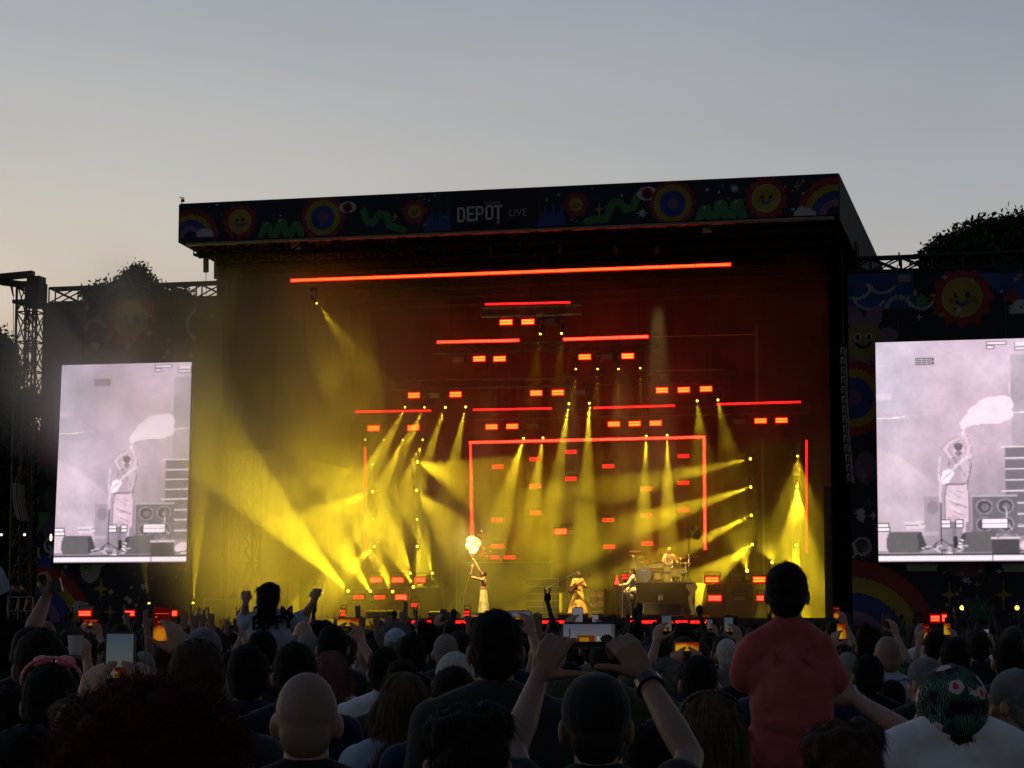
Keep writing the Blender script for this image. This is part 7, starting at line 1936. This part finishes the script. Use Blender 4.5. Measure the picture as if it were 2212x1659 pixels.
for (x_, y_, lb) in ((1424, 1289, 'inner'), (1430, 1288, 'outer')):
    m = MB(); c_ = spw(x_, y_ + 8, 2.6); m.tube(c_, c_ + Z * 0.16, 0.035, n=10); m.tube(c_ + Z * 0.16, c_ + Z * 0.22, 0.014, n=8); o = m.build('water_bottle', CL['white']); tag(o, 'white bottle on the flight case, %s of two' % lb, 'bottle', 'bottles on the flight case')
    m = MB(); m.tube(c_ + Z * 0.221, c_ + Z * 0.245, 0.017, n=8); m.build('cap', M_gear, o)
# thin pipes and ladders that carry the side lamps, scenery pipes
def mast(px_, y0, y1, v, w_, label, name='lamp_ladder', m_=None, step=0.5):
    a, b = sp(px_, y1, v), sp(px_, y0, v); z0 = max(DZ, a[1])
    m = MB()
    if w_ < 0.1: m.tube(st(a[0], v, z0), st(a[0], v, b[1]), w_, n=8)
    else: truss(m, st(a[0], v, z0), st(a[0], v, b[1]), w_, up=U, r=0.022, step=step, rb=0.012)
    o = m.build(name, m_ or M_steel); tag(o, label, 'ladder' if w_ > 0.1 else 'pipe'); return o
mast(806, 985, 1345, 11.5, 0.3, 'dark lamp ladder of the outer smoke side lamps'); mast(901, 985, 1345, 11.5, 0.3, 'dark lamp ladder of the brightest side lamps')
mast(1623, 975, 1345, 11.5, 0.3, 'dark lamp ladder whose beams point back to the red frame'); mast(1722, 975, 1345, 11.5, 0.3, 'dark lamp ladder with the diamond shaped beams')
mast(508, 1050, 1345, 1.8, 0.42, 'pale lattice mast standing in the yellow smoke beside the screen', 'lattice_mast', M_alu, 0.9)
mast(470, 1060, 1345, 2.4, 0.35, 'faint lattice mast at the edge of the smoke', 'lattice_mast', M_alu, 0.9)
mast(1408, 712, 850, 12.9, 0.05, 'brown upright pipe at the end of the second bright bar', 'upright_pipe', M_alu); mast(1636, 705, 866, 12.9, 0.06, 'brown upright pipe in the dark upper corner', 'upright_pipe', M_alu)
mast(1650, 950, 1240, 12.9, 0.04, 'thin upright pipe behind the returning beams', 'upright_pipe', M_alu)
for (xa, ya, xb, yb, lb) in ((1412, 727, 1634, 722, 'between the two brown upright pipes'), (1380, 801, 1566, 798, 'above the third strobe row'), (1044, 821, 1200, 818, 'under the second strobe row')):
    m = MB(); m.tube(spw(xa, ya, 13), spw(xb, yb, 13), 0.03); o = m.build('scenery_pipe', M_alu); tag(o, 'thin horizontal pipe ' + lb, 'pipe')
# left deck furniture dim in the smoke
gbox(560, 625, 1256, 1345, 5.0, 1.2, 'keyboard_desk', 'dim desk with a pale top edge in the smoke behind the girl', 'desk')
gbox(440, 490, 1295, 1345, 1.0, 0.6, 'side_desk', 'small pale-edged table at the smoky stage corner', 'desk')
# small far lamps in the dark left of the wing
for (x_, y_, lb) in ((3, 1155, 'outermost'), (53, 1155, 'middle'), (110, 1161, 'innermost, like a candle')):
    m = MB(); c_ = spw(x_, y_, 1.0); m.ball(c_, 0.05, 0.05, 0.05 if 'candle' not in lb else 0.14, nu=8, nv=6); o = m.build('work_lamp', emat('lamp_white', (1, 0.92, 0.75), 2.0)); tag(o, 'tiny white work lamp in the dark wing, ' + lb, 'lamp')
# a work platform with people at the dark left corner
pf = empty('scaffold', spw(30, 1340, -1), SROT, 'low scaffold frame with pale tubes at the far dark corner', 'scaffold')
m = MB()
for x_ in (18, 40, 72): m.tube(spw(x_, 1290, -1), Vector((spw(x_, 1290, -1).x, spw(x_, 1290, -1).y, 0)), 0.035)
m.tube(spw(18, 1290, -1), spw(72, 1290, -1), 0.03); m.tube(spw(18, 1320, -1), spw(72, 1320, -1), 0.03); m.build('tubes', M_alu, pf)
k = proto(('m', 'short'), style='short', vox=0.013, hvox=0.011, dens=0.8, seed=2)
for (x_, lb) in ((30, 'first'), (48, 'second')):
    p_ = spw(x_, 1262, -0.5); place(k, Vector((p_.x, p_.y, p_.z - 1.75)), 1.0, dict(body=SK['fair'], shirt=CL['black'], trousers=CL['black'], hair=H['dark']), 'crew member in black on the corner scaffold, %s from the edge' % lb, rz=2.6)

# ------------------------------------------------------------------ trees
M_leaf = mat('dark_leaves', (0.022, 0.04, 0.014), 0.7, var=0.6, scale=0.7, spec=0.2); M_bark = mat('bark', (0.03, 0.022, 0.016), 0.95, var=0.4, scale=3)
def tree(base, lobes, label, n, seed, leaf=0.22):
    rng = np.random.RandomState(seed); o = empty('tree', base, 0, label, 'tree', 'trees behind the stage')
    cs = []; tot = sum(l[3] * l[4] for l in lobes)
    for (x, y, z_, rx, rz_) in lobes:
        k = int(n * rx * rz_ / tot)
        q = rng.normal(0, 1, (k, 3)); q /= np.linalg.norm(q, axis=1, keepdims=True); q *= rng.uniform(0.25, 1, (k, 1)) ** 0.45
        ct = q * np.array([rx, rx * 0.8, rz_]) + np.array([x, y, z_]); cs.append(ct)
    ct = np.concatenate(cs); per = 9
    # leaf clumps drift together so that gaps open between them
    off = np.array([mnoise.noise_vector(Vector(c) * 0.9) for c in ct.tolist()]) * 0.7; ct = ct + off
    p = np.repeat(ct, per, 0) + rng.normal(0, leaf * 1.3, (len(ct) * per, 3))
    a = rng.normal(0, 1, p.shape); a /= np.linalg.norm(a, axis=1, keepdims=True); b = np.cross(a, rng.normal(0, 1, p.shape)); b /= np.linalg.norm(b, axis=1, keepdims=True)
    s_ = leaf * rng.uniform(0.5, 1.1, (len(p), 1))
    vs = np.stack([p - a * s_, p - b * s_ * 0.45, p + a * s_, p + b * s_ * 0.45], 1).reshape(-1, 3)
    f = np.arange(len(p) * 4).reshape(-1, 4)
    me = bpy.data.meshes.new('crown'); me.from_pydata(vs.tolist(), [], f.tolist()); me.materials.append(M_leaf); link('crown', me, o)
    m = MB(); top = np.mean([l[2] for l in lobes]); b_ = Vector(base)
    m.tube(b_, Vector((b_.x, b_.y, top * 0.6)), 0.45, 0.28, n=9)
    for (x, y, z_, rx, rz_) in lobes:
        m.tube(Vector((b_.x, b_.y, top * 0.55)), Vector((x, y, z_)), 0.22, 0.08, n=7)
        for _ in range(5):
            e = Vector((x, y, z_)); q = Vector((rng.normal(0, rx * 0.45), rng.normal(0, rx * 0.4), abs(rng.normal(0, rz_ * 0.5)))); m.tube(e.lerp(Vector((b_.x, b_.y, top * 0.55)), 0.3), e + q, 0.08, 0.03, n=5)
    m.build('trunk', M_bark, o); return o
def lobe(px_, py_, d, rpx, rpy):
    p_ = at(px_, py_, d); k = d / F; return (p_.x, p_.y, p_.z, rpx * k, rpy * k)
tree((at(2190, 1360, 118).x, 118, 0), [lobe(2065, 570, 118, 78, 55), lobe(2140, 545, 118, 80, 62), lobe(2215, 530, 118, 80, 62), lobe(2150, 640, 118, 120, 70), lobe(2290, 560, 118, 90, 90)], 'dark rounded leafy tree rising behind the wing wall beside the roof', 7000, 1, 0.2)
tree((at(300, 1360, 112).x, 112, 0), [lobe(276, 615, 112, 18, 24), lobe(306, 612, 112, 26, 28), lobe(330, 622, 112, 20, 18), lobe(225, 650, 112, 40, 26), lobe(300, 665, 112, 60, 40), lobe(385, 660, 112, 45, 24), lobe(300, 720, 112, 90, 50)], 'tree whose pointed top shows above the truss of the smoky wing', 3600, 2, 0.14)
tree((at(0, 1360, 105).x, 105, 0), [lobe(-6, 770, 105, 30, 50), lobe(10, 850, 105, 38, 60), lobe(-10, 930, 105, 60, 70), lobe(30, 960, 105, 48, 55), lobe(70, 880, 105, 20, 26)], 'leafy tree at the picture edge seen beside the lattice tower', 4200, 3, 0.16)
tree((at(40, 1360, 101).x, 101, 0), [lobe(10, 1080, 101, 90, 90), lobe(70, 1010, 101, 45, 50), lobe(60, 1150, 101, 70, 90), lobe(-20, 1200, 101, 90, 90), lobe(60, 1260, 101, 90, 80)], 'low dense dark tree filling the corner below the lattice tower', 5000, 4, 0.24)
tree((at(520, 1360, 122).x, 122, 0), [lobe(500, 1180, 122, 60, 60), lobe(545, 1230, 122, 60, 60), lobe(500, 1290, 122, 70, 50)], 'dark bush mass behind the gap beside the stage tower', 1200, 5, 0.2)
